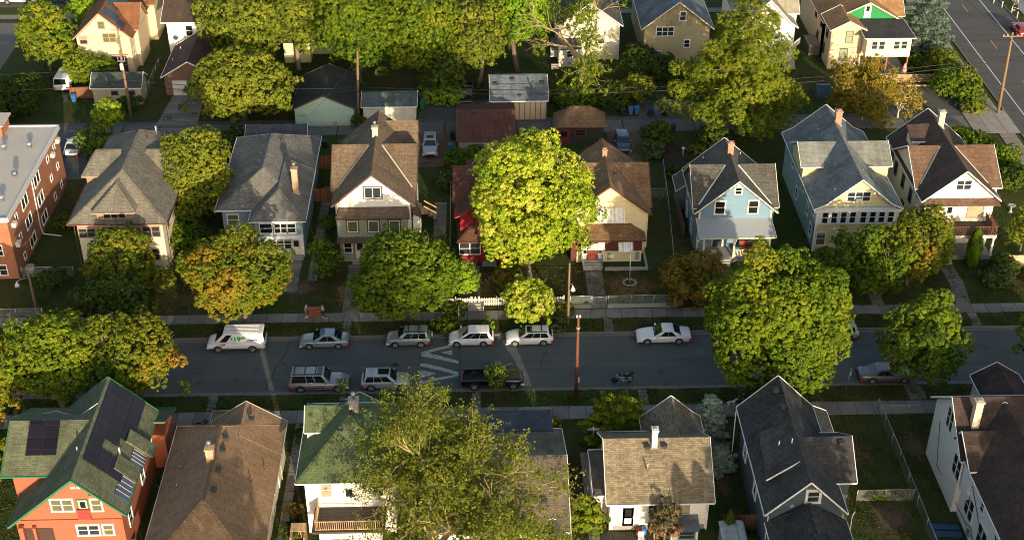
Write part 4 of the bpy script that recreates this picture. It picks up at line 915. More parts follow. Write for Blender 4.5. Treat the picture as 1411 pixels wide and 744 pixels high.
# ------------------------------------------------------------------ houses beyond the alley
GB='houses beyond the alley'
h=House('house','cream stucco house with russet roof and blue solar panels beyond the alley','house',(-50.5,180,0),siding('sand_stucco',(.62,.52,.36,1),5,.15),shingle('russet_shingles',(.21,.095,.05,1),.16),TAN,GB)
h.gable(-54.3,-46.4,171.7,190,5.2,8.8,'y',.4,.4);h.gable(-50.5,-45.9,174.2,180,5.4,8.2,'x',.3,.3,ends=(0,1))
h.gable(-50.5,-45.4,183,189,5.4,8.3,'x',.3,.3,ends=(0,1))
h.chimney(-50.8,179,8.3,10);f=on_plane((-50.35,172.6,8.65),(0,1,0),(3.95,0,-3.6));panels(h,f,[(0.3,.2,1,1),(.3,1.35,1,1),(-.2,2.5,1,1),(3.4,.2,3,1),(3.4,1.35,3,1)],1.95,1.1,glass('blue_solar_cells',(.02,.035,.07,1),.2,.35))
h.win('S',-49.5,172.1,5.2,1.6,1.1,TAN,g=3,n=2);h.win('S',-50.3,172.1,7.0,.8,.9,TAN,g=3);h.win('S',-53,172.1,4.9,.9,1.,TAN)
h.door('S',-48.6,172.1,.2,1.9,2.3,plain('dark_door',(.03,.03,.035,1)));h.win('E',-46.85,173.3,2.5,.9,1.6,TRIM);h.win('E',-46.85,176.5,2.2,.9,1.6,TRIM)
h.box(-55.4,-53.4,171.9,174.5,0,2.6);h.shed([(-55.7,171.6,2.6),(-53.3,171.6,2.6),(-53.3,174.8,3.4),(-55.7,174.8,3.4)],.1,darkbrown);h.done()
h=House('house','white stucco house with wide dark brown eaves beyond the alley','house',(-38,181,0),WHITE,darkbrown,TRIM,GB)
h.gable(-43.2,-31,175.3,192,5.9,9.4,'x',.8,.6);h.win('S',-39.6,176.1,4.4,.85,1.4,TRIM,g=0);h.win('S',-35.4,176.1,4.6,1.2,.7,TRIM)
h.obj('wall_vent',plain('teal_disc',(.03,.09,.1,1)),lambda m:m.lathe((-41.6,176.08,3.4),[(.35,-.06),(.35,0)],12,axis='y'))
h.vent(-37.6,180,8.3,.12,.4);h.done()
h=House('garage','brick fronted garage with dark brown roof and white door joined to a white house','garage',(-38,170,0),brick('dull_brick',(.2,.1,.07,1),(.17,.08,.06,1),(.2,.17,.14,1)),darkbrown,TRIM,GG)
h.gable(-41.6,-34.2,164.7,174.9,2.7,4.9,'y',.35,.4);h.obj('garage_door',planks('white_garage_door',(.62,.6,.56,1),.5,2,.8),lambda m:m.box(-40.3,-36.0,165.0,165.12,0,2.15));h.vent(-40.6,168.5,3.4,.08,.3,METAL);h.vent(-40.2,172,3.6,.06,.3,METAL);h.done()
h=House('house','pale green clapboard house glimpsed through the tall trees beyond the alley','house',(-22,181,0),siding('mint_cream_siding',(.52,.55,.36,1)),darkbrown,BROWNTRIM,GB)
h.hip(-27,-17,177.3,190,5.4,8,.5);h.box(-26.8,-23.2,174.9,177.9,0,3.2);h.shed([(-27,174.6,3.1),(-23,174.6,3.1),(-23,177.9,4.2),(-27,177.9,4.2)],.1)
h.win('S',-24.3,174.9,2.0,.8,1.1,BROWNTRIM,0);h.win('S',-21.6,177.8,2.1,.9,1.4,BROWNTRIM,0);h.win('S',-19,177.8,2.1,.9,1.4,BROWNTRIM,0);h.done()
h=House('house','small white house with a rear entry lean-to behind the half bare tree','house',(14,178,0),plain('old_white_paint',(.6,.56,.46,1),.9,var=.25,scale=1.),charroof,TRIM,GB)
h.gable(10.6,19.8,174.6,188,5.0,8.4,'y',.4,.4);h.box(10.9,13.8,172.6,175.2,0,2.75);h.shed([(9.9,172.3,2.6),(14.0,172.3,2.75),(14.0,175.2,3.3),(9.9,175.2,3.2)],.1)
h.door('S',10.45,174.6,.6,.9,2.0,plain('white_door',(.6,.6,.58,1)));h.win('S',12.4,172.6,1.9,.65,.9,TRIM,0);h.win('S',16.9,175.0,3.,.9,1.3,TRIM);h.steps(10.4,172.6,1.0,3);h.done()
h=House('house','olive beige gabled house with blue grey roof beyond the alley','house',(27.6,180,0),siding('olive_beige_siding',(.42,.36,.22,1)),shingle('blue_slate_shingles',(.135,.16,.185,1),.16),CREAMTRIM,GB)
h.gable(22.1,32,172.9,190,5.2,9.1,'y',.5,.5,gablemat=planks('beige_batten',(.36,.3,.18,1),.7,0,.6));h.win('S',25.4,173.4,4.7,2.3,1.2,TRIM,g=1,n=3);h.win('S',27.7,173.4,6.9,.75,1.2,TRIM,g=1);h.win('S',28.5,173.4,2.9,.7,1.,TRIM)
h.win('S',24.6,173.4,1.2,.8,1.2,TRIM);h.done()
h=House('house','white gabled house with pale roof standing behind the tall pine','house',(39.5,180,0),WHITE,shingle('putty_shingles',(.3,.28,.22,1),.1),TRIM,GB)
h.gable(35.2,43.4,172.5,188,5.4,9.4,'y',.4,.4,flare=.7);h.gable(39.2,44.2,176,182,6,8.6,'x',.3,.3,ends=(0,1));h.win('S',38.0,172.9,7.0,.5,.75,TRIM,1);h.win('S',40.1,172.9,7.0,.5,.75,TRIM,1);h.win('S',38.8,172.9,4.2,1.6,1.3,TRIM,n=2)
h.rail((41.5,170.6,2.2),(43.8,172.4,3.2),.8,TRIM);h.steps(42.5,172.8,1.6,6,.2,.3);h.done()
EMERALD=siding('emerald_siding',(.015,.22,.07,1))
h=House('house','cream and emerald green house with tan roof and a glazed upper sunroom','house',(53,178,0),siding('peach_stucco',(.66,.52,.34,1),5,.1),shingle('honey_shingles',(.3,.18,.09,1),.14),CREAMTRIM,GB)
h.gable(47.3,52.3,170.6,176.4,5.75,7.05,'y',.3,.35);h.gable(47.2,58.4,174.0,190,5.4,8.3,'y',.4,.4,xr=53.2,gablemat=EMERALD,roof=shingle('honey_shingles',(.3,.18,.09,1),.14))
h.gable(53.4,58.6,175.2,181,5.8,8.2,'x',.3,.3,ends=(0,1))
h.box(51.95,57.95,168.75,174.0,2.7,5.55,siding('sunroom_siding',(.72,.67,.5,1)),'sunroom_wall')
h.shed([(51.5,168.3,5.55),(58.3,168.3,5.55),(58.0,173.9,5.95),(51.5,173.9,5.95)],.14,shingle('flat_black_roll_roof',(.05,.05,.052,1),.06,row=1.,wid=4.),low=[((51.5,168.3,5.55),(58.3,168.3,5.55),(0,-1,0)),((51.5,168.3,5.55),(51.5,173.9,5.95),(-1,0,0)),((58.3,168.3,5.55),(58.0,173.9,5.95),(1,0,0))])
for x0 in (53.0,54.0,56.0,57.0): h.win('S',x0,168.75,4.4,.7,1.05,TRIM,1,cas=.06)
h.door('S',53.1,174.37,5.98,.75,1.85,plain('white_door',(.6,.6,.58,1)));h.win('S',50.1,170.95,4.7,.85,1.5,GREENTRIM,2);h.win('S',49.6,170.95,2.1,.95,1.6,GREENTRIM,2)
for x0 in (52.2,55,57.8): h.post(x0,168.95,0,2.7,.18,plain('rust_post',(.28,.1,.04,1)))
h.box(52,58,168.8,174.1,0,.3,FOUND,'patio')
for y0,zz in ((173,4.6),(176.5,4.6),(180,4.6),(174,1.9),(178,1.9)): h.win('W',47.6,y0,zz,.8,1.3,DARKTRIM)
h.obj('side_stair',WOODGREY,lambda m:(m.box(46.0,47.55,175.5,179,0,1.4),m.box(45.9,47.58,175.4,179.1,1.41,1.5)));h.done()
# ------------------------------------------------------------------ trees and shrubs
def leaf_object(name,P,Nn,size,tint,mat,parent,loc,wid=.62,gs=0):
    n=len(P);r=np.random.default_rng(gs+n)
    Nn=Nn/np.maximum(np.linalg.norm(Nn,axis=1,keepdims=True),1e-6)
    a=r.normal(size=(n,3));a-=Nn*(a*Nn).sum(1,keepdims=True);a/=np.maximum(np.linalg.norm(a,axis=1,keepdims=True),1e-6)
    b=np.cross(Nn,a)
    L=(size*.5)[:,None]
    V=np.empty((n,4,3));V[:,0]=P-a*L;V[:,1]=P+b*L*wid+Nn*L*.18;V[:,2]=P+a*L;V[:,3]=P-b*L*wid+Nn*L*.18
    V=V.reshape(-1,3)-np.array(loc)
    me=bpy.data.meshes.new(name);me.vertices.add(4*n);me.vertices.foreach_set('co',V.astype(np.float32).ravel())
    me.loops.add(4*n);me.loops.foreach_set('vertex_index',np.arange(4*n,dtype=np.int32))
    me.polygons.add(n);me.polygons.foreach_set('loop_start',np.arange(0,4*n,4,dtype=np.int32))
    try: me.polygons.foreach_set('loop_total',np.full(n,4,dtype=np.int32))
    except Exception: pass
    at=me.attributes.new('tint','FLOAT','FACE');at.data.foreach_set('value',np.clip(tint,0,1).astype(np.float32))
    me.update(calc_edges=True);me.materials.append(mat)
    o=bpy.data.objects.new(name,me);COL.objects.link(o);o.parent=parent;return o
def unit(r,n):
    v=r.normal(size=(n,3));return v/np.linalg.norm(v,axis=1,keepdims=True)
LM={}
def LEAF(k):
    if k in LM:return LM[k]
    P={'maple':[(.04,.075,.01),(.075,.12,.012),(.115,.16,.014),(.165,.17,.022)],
       'green':[(.028,.06,.009),(.055,.1,.011),(.085,.135,.013),(.125,.16,.018)],
       'lime':[(.09,.15,.01),(.165,.24,.014),(.25,.3,.024),(.33,.34,.06)],
       'spring':[(.07,.14,.01),(.1,.2,.012),(.15,.25,.02),(.2,.27,.03)],
       'golden':[(.045,.075,.01),(.09,.12,.014),(.145,.145,.02),(.21,.12,.025)],
       'rust':[(.05,.065,.012),(.11,.105,.018),(.17,.115,.025),(.2,.09,.03)],
       'olive':[(.05,.072,.014),(.09,.118,.018),(.13,.155,.022),(.18,.19,.035)],
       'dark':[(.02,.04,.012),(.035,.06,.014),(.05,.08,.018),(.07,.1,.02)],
       'pine':[(.055,.085,.014),(.09,.125,.016),(.13,.16,.018),(.17,.18,.03)],
       'spruce':[(.05,.085,.075),(.085,.13,.115),(.13,.18,.16),(.17,.22,.2)],
       'brown':[(.06,.07,.03),(.16,.1,.06),(.24,.14,.08),(.3,.17,.1)],
       'sage':[(.045,.064,.013),(.078,.102,.019),(.112,.134,.026),(.155,.165,.038)],
       'bluespruce':[(.12,.17,.15),(.18,.25,.22),(.25,.33,.29),(.33,.4,.36)],
       'birch':[(.1,.09,.02),(.17,.14,.03),(.22,.17,.03),(.25,.18,.04)],
       'bluegreen':[(.03,.05,.028),(.05,.08,.04),(.07,.1,.05),(.09,.12,.06)]}[k]
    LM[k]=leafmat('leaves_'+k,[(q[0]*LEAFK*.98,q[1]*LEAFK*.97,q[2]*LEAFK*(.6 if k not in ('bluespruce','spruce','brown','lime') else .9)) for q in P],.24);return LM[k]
BARK=barkmat('bark',(.12,.095,.075,1));PALEBARK=barkmat('pale_bark',(.33,.26,.14,1));BIRCHBARK=barkmat('birch_bark',(.52,.47,.4,1));GREYBARK=barkmat('grey_bark',(.2,.16,.13,1))
def noise3(v,f,seed):
    """cheap smooth pseudo noise on unit vectors"""
    r=np.random.default_rng(seed);s=np.zeros(len(v))
    for i in range(5):
        k=r.normal(size=3)*f*(1+.4*i);s+=np.sin(v@k+r.uniform(0,6.28))/(1+.4*i)
    return s/2.2
def limbs(mb,base,top,clumps,tr,r,nprim=7,sec=.5):
    base=np.array(base);top=np.array(top)
    bend=np.array([r.normal()*.12,r.normal()*.12,0])*np.linalg.norm(top-base)*.5
    k=6;pts=[base+(top-base)*t+bend*math.sin(math.pi*t) for t in np.linspace(0,1,k)]
    pts[0]=base-np.array([0,0,.15])
    mb.tube(pts,[tr*1.35]+[tr*(1-.6*t) for t in np.linspace(.1,1,k-1)],8)
    C=np.array([c for c,_ in clumps])
    if len(C)==0:return
    idx=[int(r.integers(len(C)))]
    while len(idx)<min(nprim,len(C)):
        d=np.min(np.linalg.norm(C[:,None]-C[idx][None],axis=2),axis=1);idx.append(int(d.argmax()))
    hubs=[]
    for i in idx:
        t=r.uniform(.45,.98);s=base+(top-base)*t+bend*math.sin(math.pi*t);e=s+(C[i]-s)*.62;m=(s+e)/2+np.array([0,0,.12*np.linalg.norm(e-s)])
        mb.tube([s,m,e],[tr*.48,tr*.34,tr*.24],6);hubs.append(e)
    H=np.array(hubs)
    for c in C:
        j=int(np.linalg.norm(H-c,axis=1).argmin());s=H[j];m=(s+c)/2+r.normal(size=3)*.15
        mb.tube([s,m,c],[tr*.2,tr*.13,tr*.05],5)
        if r.random()<.45:
            o=(c-base);o/=np.linalg.norm(o);L=r.uniform(.7,1.5);mb.tube([c,c+o*L*.5+r.normal(size=3)*.2,c+o*L+r.normal(size=3)*.3],[tr*.09,.025,.012],4)
def deciduous(name,label,x,y,cz,rx,ry,rz,leaf='maple',seed=1,tr=.2,size=.34,dens=1.4,nc=None,bump=.22,bark=None,group=None,off=(0,0),cl=.205,tintf=None,limb=True,cat='tree',tspread=.18,bottom=-.75,upb=.35,clumps=None,wid=.62):
    r=np.random.default_rng(seed*77+5);cx,cy=x+off[0],y+off[1]
    root=thing(name,label,cat,(x,y,0),0,group)
    nc=nc or int(20+9*(rx*ry*rz)**(1/3)*2.2)
    rm=(rx*ry*rz)**(1/3)
    # clump centres through the outer part of the crown
    d=unit(r,nc*3);d=d[d[:,2]>bottom];
    keep=[d[0]]
    for v in d[1:]:                      # spread them out
        if len(keep)>=nc:break
        if min(np.linalg.norm(v-k) for k in keep)>1.55/math.sqrt(nc): keep.append(v)
    d=np.array(keep)
    lob=unit(r,int(r.integers(6,10)));lob[:,2]=lob[:,2]*.8+.1;lob/=np.linalg.norm(lob,axis=1,keepdims=True);la=r.uniform(.55,1.1,len(lob))
    env=.74+.34*np.max(la[None]*np.exp(5.5*(d@lob.T-1)),axis=1)+bump*.4*noise3(d,2.6,seed)
    rad=env*r.uniform(.62,.93,len(d));stray=r.random(len(d))<.16;rad=np.where(stray,env*r.uniform(.95,1.14,len(d)),rad)
    C=d*rad[:,None]*np.array([rx,ry,rz])+np.array([cx,cy,cz])
    inner=unit(r,max(4,nc//4));inner=inner*r.uniform(.1,.42,len(inner))[:,None]*np.array([rx,ry,rz])+np.array([cx,cy,cz])
    C=np.vstack([C,inner])
    C[:,2]=np.maximum(C[:,2],.25)
    cr=rm*cl*r.uniform(.6,1.35,len(C))
    cr[:len(d)]=np.where(stray,cr[:len(d)]*.55,cr[:len(d)])
    if clumps: C=np.array([c for c,_ in clumps]);cr=np.array([q for _,q in clumps])
    ct=.5+r.normal(size=len(C))*tspread
    if tintf is not None: ct=ct+np.array([tintf((c-np.array([cx,cy,cz]))/np.array([rx,ry,rz])) for c in C])
    # sprays: small domes of leaves over the surface of every clump, thinned so that dark gaps stay between them
    g=max(.33,size*1.55)
    sp=[];so=[];si=[]
    for i,(c,rr) in enumerate(zip(C,cr)):
        m=int(14*(rr/g)**2)+6;sd=unit(r,m);sd=sd[sd[:,2]>-.72]
        sp.append(c+sd*rr*r.uniform(.68,1.14,len(sd))[:,None]*np.array([1.05,1.05,.9]));so.append(sd);si.append(np.full(len(sd),i))
    sp=np.vstack(sp);so=np.vstack(so);si=np.concatenate(si)
    k=np.unique(np.floor(sp/g+r.uniform(0,1,3)).astype(int),axis=0,return_index=True)[1];sp,so,si=sp[k],so[k],si[k]
    dist=np.linalg.norm(sp[:,None]-C[None],axis=2)/cr[None];dist[np.arange(len(sp)),si]=9
    k=(dist.min(1)>.62)&(sp[:,2]>.08);sp,so,si=sp[k],so[k],si[k]
    hole=noise3((sp-np.array([cx,cy,cz]))/np.array([rx,ry,rz]),5.5,seed+9)+.25*r.normal(size=len(sp));k=hole<(.85 if clumps is None else 1.1);sp,so,si=sp[k],so[k],si[k]
    out=(sp-np.array([cx,cy,cz]))/np.array([rx,ry,rz]);out/=np.maximum(np.linalg.norm(out,axis=1,keepdims=True),.1)
    o=so*.6+out*.5+np.array([0,0,upb]);o/=np.linalg.norm(o,axis=1,keepdims=True)
    rs=g*r.uniform(.34,.9,len(sp));nl=np.maximum(6,(dens*.62*2*math.pi*rs**2/(size*size*.31))).astype(int)
    q=np.repeat(np.arange(len(sp)),nl);n=len(q)
    hd=unit(r,n)*.85+o[q]*.85;hd/=np.linalg.norm(hd,axis=1,keepdims=True)
    P=sp[q]+hd*(rs[q]*r.uniform(.55,1.1,n))[:,None]*np.array([1,1,.85]);P[:,2]=np.maximum(P[:,2],.05)
    Nn=hd*.75+o[q]*.3+r.normal(size=(n,3))*.33
    T=ct[si[q]]+.15*r.normal(size=len(sp))[q]+.08*r.normal(size=n)
    leaf_object('crown',P,Nn,size*r.uniform(.65,1.25,n),T,LEAF(leaf),root,(x,y,0),wid=wid,gs=seed)
    mb=MB();
    if limb: limbs(mb,(x,y,0),(cx,cy,cz+(.15 if clumps is None else .85)*rz),list(zip(C,cr)),tr,r)
    elif limb is None:
        mb.tube([(x,y,-.1),(x+.1,y,cz),(x,y,cz+rz*.9)],[.4,.26,.05],8)
        for c in C[::2]: w=math.hypot(c[0]-x,c[1]-y);mb.tube([(x,y,max(.5,c[2]+.03*w)),tuple((np.array([x,y,c[2]])+c)/2),tuple(c)],[.06,.045,.02],4)
    else:
        for c in C[:6]: mb.tube([(x,y,-.05),tuple((np.array([x,y,0])+c)/2),tuple(c)],[.05,.04,.02],5)
    mb.build('trunk',bark or BARK,root);return root
def plume_pine(name,label,x,y,h,rb,seed,**k):
    r=np.random.default_rng(seed);cl=[]
    z=h*.17
    while z<h*.97:
        f=z/h;L0=rb*(1-f)**.7*min(1,.55+f*2.2)+.5;nb=int(8-4*f);a0=r.uniform(0,6.28)
        for i in range(nb):
            a=a0+6.283*i/nb+r.normal()*.22;L=L0*r.uniform(.62,1.1)
            for t in np.arange(.26,1.01,max(.1,.95/L)):
                w=L*t;cl.append((np.array([x+math.cos(a)*w+r.normal()*.3,y+math.sin(a)*w+r.normal()*.3,z-.06*w+.018*w*w+r.normal()*.25]),r.uniform(.7,1.15)*(1.2-.3*t)))
        z+=r.uniform(1.0,1.5)*(1.1-.4*f)
    o=deciduous(name,label,x,y,h*.5,rb,rb,h*.5,'pine',seed,.36,clumps=cl,limb=None,**k)
    return o
def shrub(name,label,x,y,r_,h,leaf='green',seed=1,group=None,size=.22,dens=1.3,ry=None,cat='shrub',**k):
    return deciduous(name,label,x,y,h*.5,r_,ry or r_,h*.55,leaf,seed,.06,size,dens,nc=int(10+9*r_),cl=.32,limb=False,group=group,cat=cat,bottom=-.5,**k)
def conifer(name,label,x,y,h,rb,leaf='pine',seed=1,tiers=11,perdisc=9,size=.3,irregular=.35,bark=None,group=None,z0=.12,droop=-.05,uptip=.25,dens=1.,power=.85,tuft=.55,cat='tree',thin=.26):
    r=np.random.default_rng(seed*31+3);root=thing(name,label,cat,(x,y,0),0,group);mb=MB()
    tx,ty=r.normal()*.015*h,r.normal()*.015*h
    trk=lambda z:np.array([x+tx*(z/h)**2,y+ty*(z/h)**2,z])
    mb.tube([trk(-0.1),trk(h*.35),trk(h*.7),trk(h*.98)],[h*.02,h*.014,h*.008,.02],8)
    P=[];Q=[];T=[];Z=[]
    for i in range(tiers):
        f=(i+r.uniform(-.3,.3))/tiers;z=h*(z0+(1-z0)*max(0,f))
        L0=rb*(1-f)**power*(.55+.45*min(1,(f+.12)*4)) + .25
        nb=max(4,int(perdisc*(1-.4*f)))
        a0=r.uniform(0,6.28)
        for k in range(nb):
            a=a0+6.283*k/nb+r.normal()*.2;L=L0*(1+irregular*r.normal()*.6)
            if L<.3:continue
            s=trk(z);dirv=np.array([math.cos(a),math.sin(a),0]);e=s+dirv*L+np.array([0,0,L*(droop+r.normal()*.05)+uptip*L*.5]);m=s+dirv*L*.55+np.array([0,0,L*droop])
            mb.tube([s,m,e],[.035+.01*L,.025+.005*L,.015],5)
            nt_=max(3,int(L/tuft*1.5));t0=.25 if L>2 else .1
            for t in np.linspace(t0,1.03,nt_):
                c=(1-t)**2*s+2*t*(1-t)*m+t*t*e
                for side in ((0,) if t>.9 else (-1,1,0)):
                    cc=c+np.array([-dirv[1],dirv[0],0])*side*(.12+.36*L*(1-t)*.8)*r.uniform(.5,1.2)+np.array([0,0,.08*r.normal()])
                    rr=tuft*(.55+.25*r.random());n=int(dens*4*math.pi*rr*rr*.7/(size*size*thin*.55))
                    v=unit(r,n);v[:,2]=np.abs(v[:,2])*1.1-.25
                    P.append(cc+v*rr*np.array([1,1,.62])*r.uniform(.4,1.05,n)[:,None]);Q.append(v*.5+np.array([0,0,.4])+r.normal(size=(n,3))*.45)
                    T.append(.5+.16*r.normal()+.12*r.normal(size=n)+.1*(t-.6));Z.append(size*r.uniform(.7,1.3,n))
    leaf_object('crown',np.vstack(P),np.vstack(Q),np.concatenate(Z),np.concatenate(T),LEAF(leaf),root,(x,y,0),wid=thin,gs=seed)
    mb.build('trunk',bark or BARK,root);return root
def columnar(name,label,x,y,h,rb,leaf='green',seed=1,size=.2,group=None):
    r=np.random.default_rng(seed);root=thing(name,label,'tree',(x,y,0),0,group)
    n=int(rb*h*2600);z=r.uniform(.03,1,n);a=r.uniform(0,6.283,n);prof=np.sin(np.pi*np.clip(z*.86+.14,0,1))**.6
    lump=1+.12*np.sin(a*5+z*9)+.1*np.sin(z*31+a*3);rr=rb*prof*lump*r.uniform(.72,1.06,n)
    P=np.stack([x+np.cos(a)*rr,y+np.sin(a)*rr,z*h],1);Q=np.stack([np.cos(a),np.sin(a),np.full(n,.3)],1)+r.normal(size=(n,3))*.35
    leaf_object('crown',P,Q,size*r.uniform(.7,1.3,n),.45+.2*r.normal(size=n)*.6+.1*lump-.1,LEAF(leaf),root,(x,y,0),wid=.4)
    m=MB();m.tube([(x,y,-.05),(x,y,h*.5),(x,y,h*.9)],[.09,.06,.02],6);m.build('trunk',BARK,root);return root
def branching(mb,s,d,L,rad,depth,r,tips,spread=.55,grav=0.,kids=(2,4),curve=.15,minr=.012):
    s=np.array(s,float);d=np.array(d,float);d/=np.linalg.norm(d)
    pts=[s];dd=d.copy()
    for i in range(3):
        dd=dd+r.normal(size=3)*curve+np.array([0,0,grav]);dd/=np.linalg.norm(dd);pts.append(pts[-1]+dd*L/3)
    mb.tube(pts,[rad,rad*.85,rad*.7,max(rad*.55,minr)],6 if rad>.05 else (4 if rad>.02 else 3),cap=rad>.05)
    if depth==0: tips.append((pts[-1],dd,L));return
    n=int(r.integers(kids[0],kids[1]+1))
    for k in range(n):
        t=r.uniform(.45,1.0) if k<n-1 else 1.
        i=min(2,int(t*3));p=pts[i]+(pts[i+1]-pts[i])*(t*3-i)
        v=dd+r.normal(size=3)*spread;branching(mb,p,v,L*r.uniform(.6,.85),max(rad*r.uniform(.5,.68),minr),depth-1,r,tips,spread,grav,kids,curve,minr)
    if depth<=2: tips.append((pts[2],dd,L*.7))
def open_tree(name,label,x,y,h0,L,leaf,seed,depth=4,tr=.28,stems=1,leafn=70,cr=.7,size=.3,fill=1.,bark=None,spread=.55,lean=(0,0),sel=None,grav=.03,group=None,kids=(2,4),bare=False,trunkup=1.):
    """a tree grown by branching, with leaves only at (some of) its branch tips"""
    r=np.random.default_rng(seed);root=thing(name,label,'tree',(x,y,0),0,group);mb=MB();tips=[]
    top=np.array([x+lean[0],y+lean[1],h0])
    mb.tube([(x,y,-.15),(x+lean[0]*.3,y+lean[1]*.3,h0*.5),tuple(top)],[tr*1.3,tr,tr*.85],10)
    for k in range(stems):
        a=6.283*k/stems+r.uniform(-.4,.4);v=np.array([math.cos(a)*.62,math.sin(a)*.62,trunkup*r.uniform(.7,1.1)])
        branching(mb,top-np.array([0,0,.25]),v,L*r.uniform(.85,1.15),tr*.62,depth,r,tips,spread,grav,kids)
    mb.build('trunk',bark or BARK,root)
    P=[];Q=[];T=[];Z=[]
    for p,dv,l in tips:
        if sel is not None and r.random()>sel(p): continue
        n=int(leafn*fill*r.uniform(.5,1.4));ct=.5+.16*r.normal();k=max(3,n//9)
        sc=p+r.normal(size=(k,3))*cr*np.array([.6,.6,.5]);q=r.integers(k,size=n)
        P.append(sc[q]+r.normal(size=(n,3))*cr*.17);Q.append(r.normal(size=(n,3))*.6+np.array([0,-.1,.5]));T.append(ct+.1*r.normal(size=n));Z.append(size*r.uniform(.6,1.25,n))
    if P: leaf_object('crown',np.vstack(P),np.vstack(Q),np.concatenate(Z),np.concatenate(T),LEAF(leaf),root,(x,y,0),gs=seed)
    return root
GT='trees along the street';GY='trees in the gardens';GA='trees beyond the alley';GS='garden shrubs'
D=deciduous
# street trees on the two verges
D('maple_tree','widest green and russet maple by the near kerb beside the dark slate house',26.4,99.6,8.4,6.8,6.4,7.2,'maple',11,.34,.21,1.4,group=GT,tintf=lambda d:-.1+.08*d[2]+(.15 if d[0]<.1 and d[2]>.25 else -.05))
D('maple_tree','narrow maple with green and rusty lower leaves over the parked grey saloon',40.2,99.6,6.0,3.5,3.5,5.0,'green',12,.25,.2,1.4,group=GT,tintf=lambda d:.22 if d[2]>.2 else -.05)
D('maple_tree','broad lime olive maple by the near kerb behind the orange red house',-38.4,99.5,6.0,5.5,4.7,4.3,'maple',13,.3,.21,1.35,group=GT,tintf=lambda d:.1*d[2]-.05)
D('maple_tree','olive maple with a rusty right edge reaching over the near kerb',-31.6,99.5,5.8,4.6,4.2,4.1,'golden',14,.26,.21,1.35,group=GT,tintf=lambda d:-.25+.4*max(0,d[0]))
D('maple_tree','golden orange tree cut by the left edge near the orange red house',-43.6,97.6,5.0,2.7,2.6,4.6,'golden',15,.2,.3,1.3,group=GT,tintf=lambda d:.12)
D('maple_tree','orange and olive maple over the white van on the far verge',-23.9,111.2,6.6,5.3,4.7,4.7,'golden',16,.28,.2,1.25,group=GT,tintf=lambda d:-.2+.38*(d[0]<.25 and d[2]<.5)+.15*(d[2]<-.2))
D('maple_tree','dense mid green maple on the far verge before the sage porch house',-7.3,112.2,5.7,5.6,5.0,4.2,'green',17,.28,.21,1.35,group=GT,tintf=lambda d:.08*d[2]+(.1 if abs(d[0])<.4 else 0))
D('ornamental_tree','small pale lime tree on the far verge behind the white wagon',4.6,111.2,3.3,3.0,2.8,2.3,'lime',18,.12,.22,1.5,group=GT,tintf=lambda d:.1+.2*d[2])
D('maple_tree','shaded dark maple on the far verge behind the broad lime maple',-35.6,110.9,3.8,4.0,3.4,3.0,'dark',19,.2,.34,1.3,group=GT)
D('street_tree','leafy green tree cut by the right edge on the near verge',51.9,99.6,6.2,3.0,3.0,4.4,'olive',20,.2,.32,1.2,group=GT)
# garden trees on the far side
D('maple_tree','towering bright yellow green maple before the crimson house',4.9,119.9,9.3,7.1,6.4,8.9,'lime',21,.36,.23,1.2,group=GY,cl=.19,nc=95,tintf=lambda d:.08*d[2]+.12*(d[0]<0)-.05,bump=.1)
D('crabapple_tree','golden olive tree before the cream house with three dormers',-36.7,117.2,4.6,4.0,3.7,3.7,'golden',22,.18,.22,1.35,group=GY,tintf=lambda d:-.18)
D('elm_tree','tall feathery green tree between the cream and the slate blue houses',-31.4,132.2,5.6,4.2,4.2,6.2,'olive',23,.22,.23,1.15,group=GY,tintf=lambda d:.05*d[2],bump=.26)
D('young_tree','vivid fresh green small tree behind the white picket fence',-2.3,116.6,2.5,1.9,1.9,2.3,'spring',24,.1,.24,1.4,group=GY)
D('smoke_bush','dull reddish brown bushy tree before the sky blue house',21.9,115.2,2.9,3.5,3.0,2.9,'rust',25,.14,.28,1.2,group=GY,tintf=lambda d:.1)
D('maple_tree','green and amber tree before the large pale green house',39.4,116.2,4.2,4.6,3.8,3.8,'green',26,.22,.22,1.35,group=GY,tintf=lambda d:.12*d[2])
D('maple_tree','amber tinted tree before the railed brown balcony house',44.2,117.6,5.2,3.4,3.2,4.9,'golden',27,.18,.22,1.3,group=GY,tintf=lambda d:-.05)
columnar('arborvitae','taller pointed green arborvitae by the stucco house steps',49.0,121.5,4.9,.95,'green',28,group=GY);columnar('arborvitae','slimmer pointed arborvitae by the stucco house steps, nearer the avenue',52.1,121.2,4.7,.75,'green',29,group=GY)
D('small_tree','yellow lit leafy tree cut by the right edge beside the stucco house',58.3,124,3.2,1.7,1.7,3.2,'maple',30,.1,.26,1.2,group=GY,tintf=lambda d:.3)
D('small_tree','upright dim green tree between the slate blue house and sage porch house',-16.4,121.2,2.3,1.6,1.8,2.5,'green',31,.1,.26,1.1,group=GY)
D('small_tree','red and green bushy tree at the foot of the bright maple',2.9,116.9,1.9,2.0,1.7,1.9,'golden',32,.1,.26,1.3,group=GY,tintf=lambda d:.05)
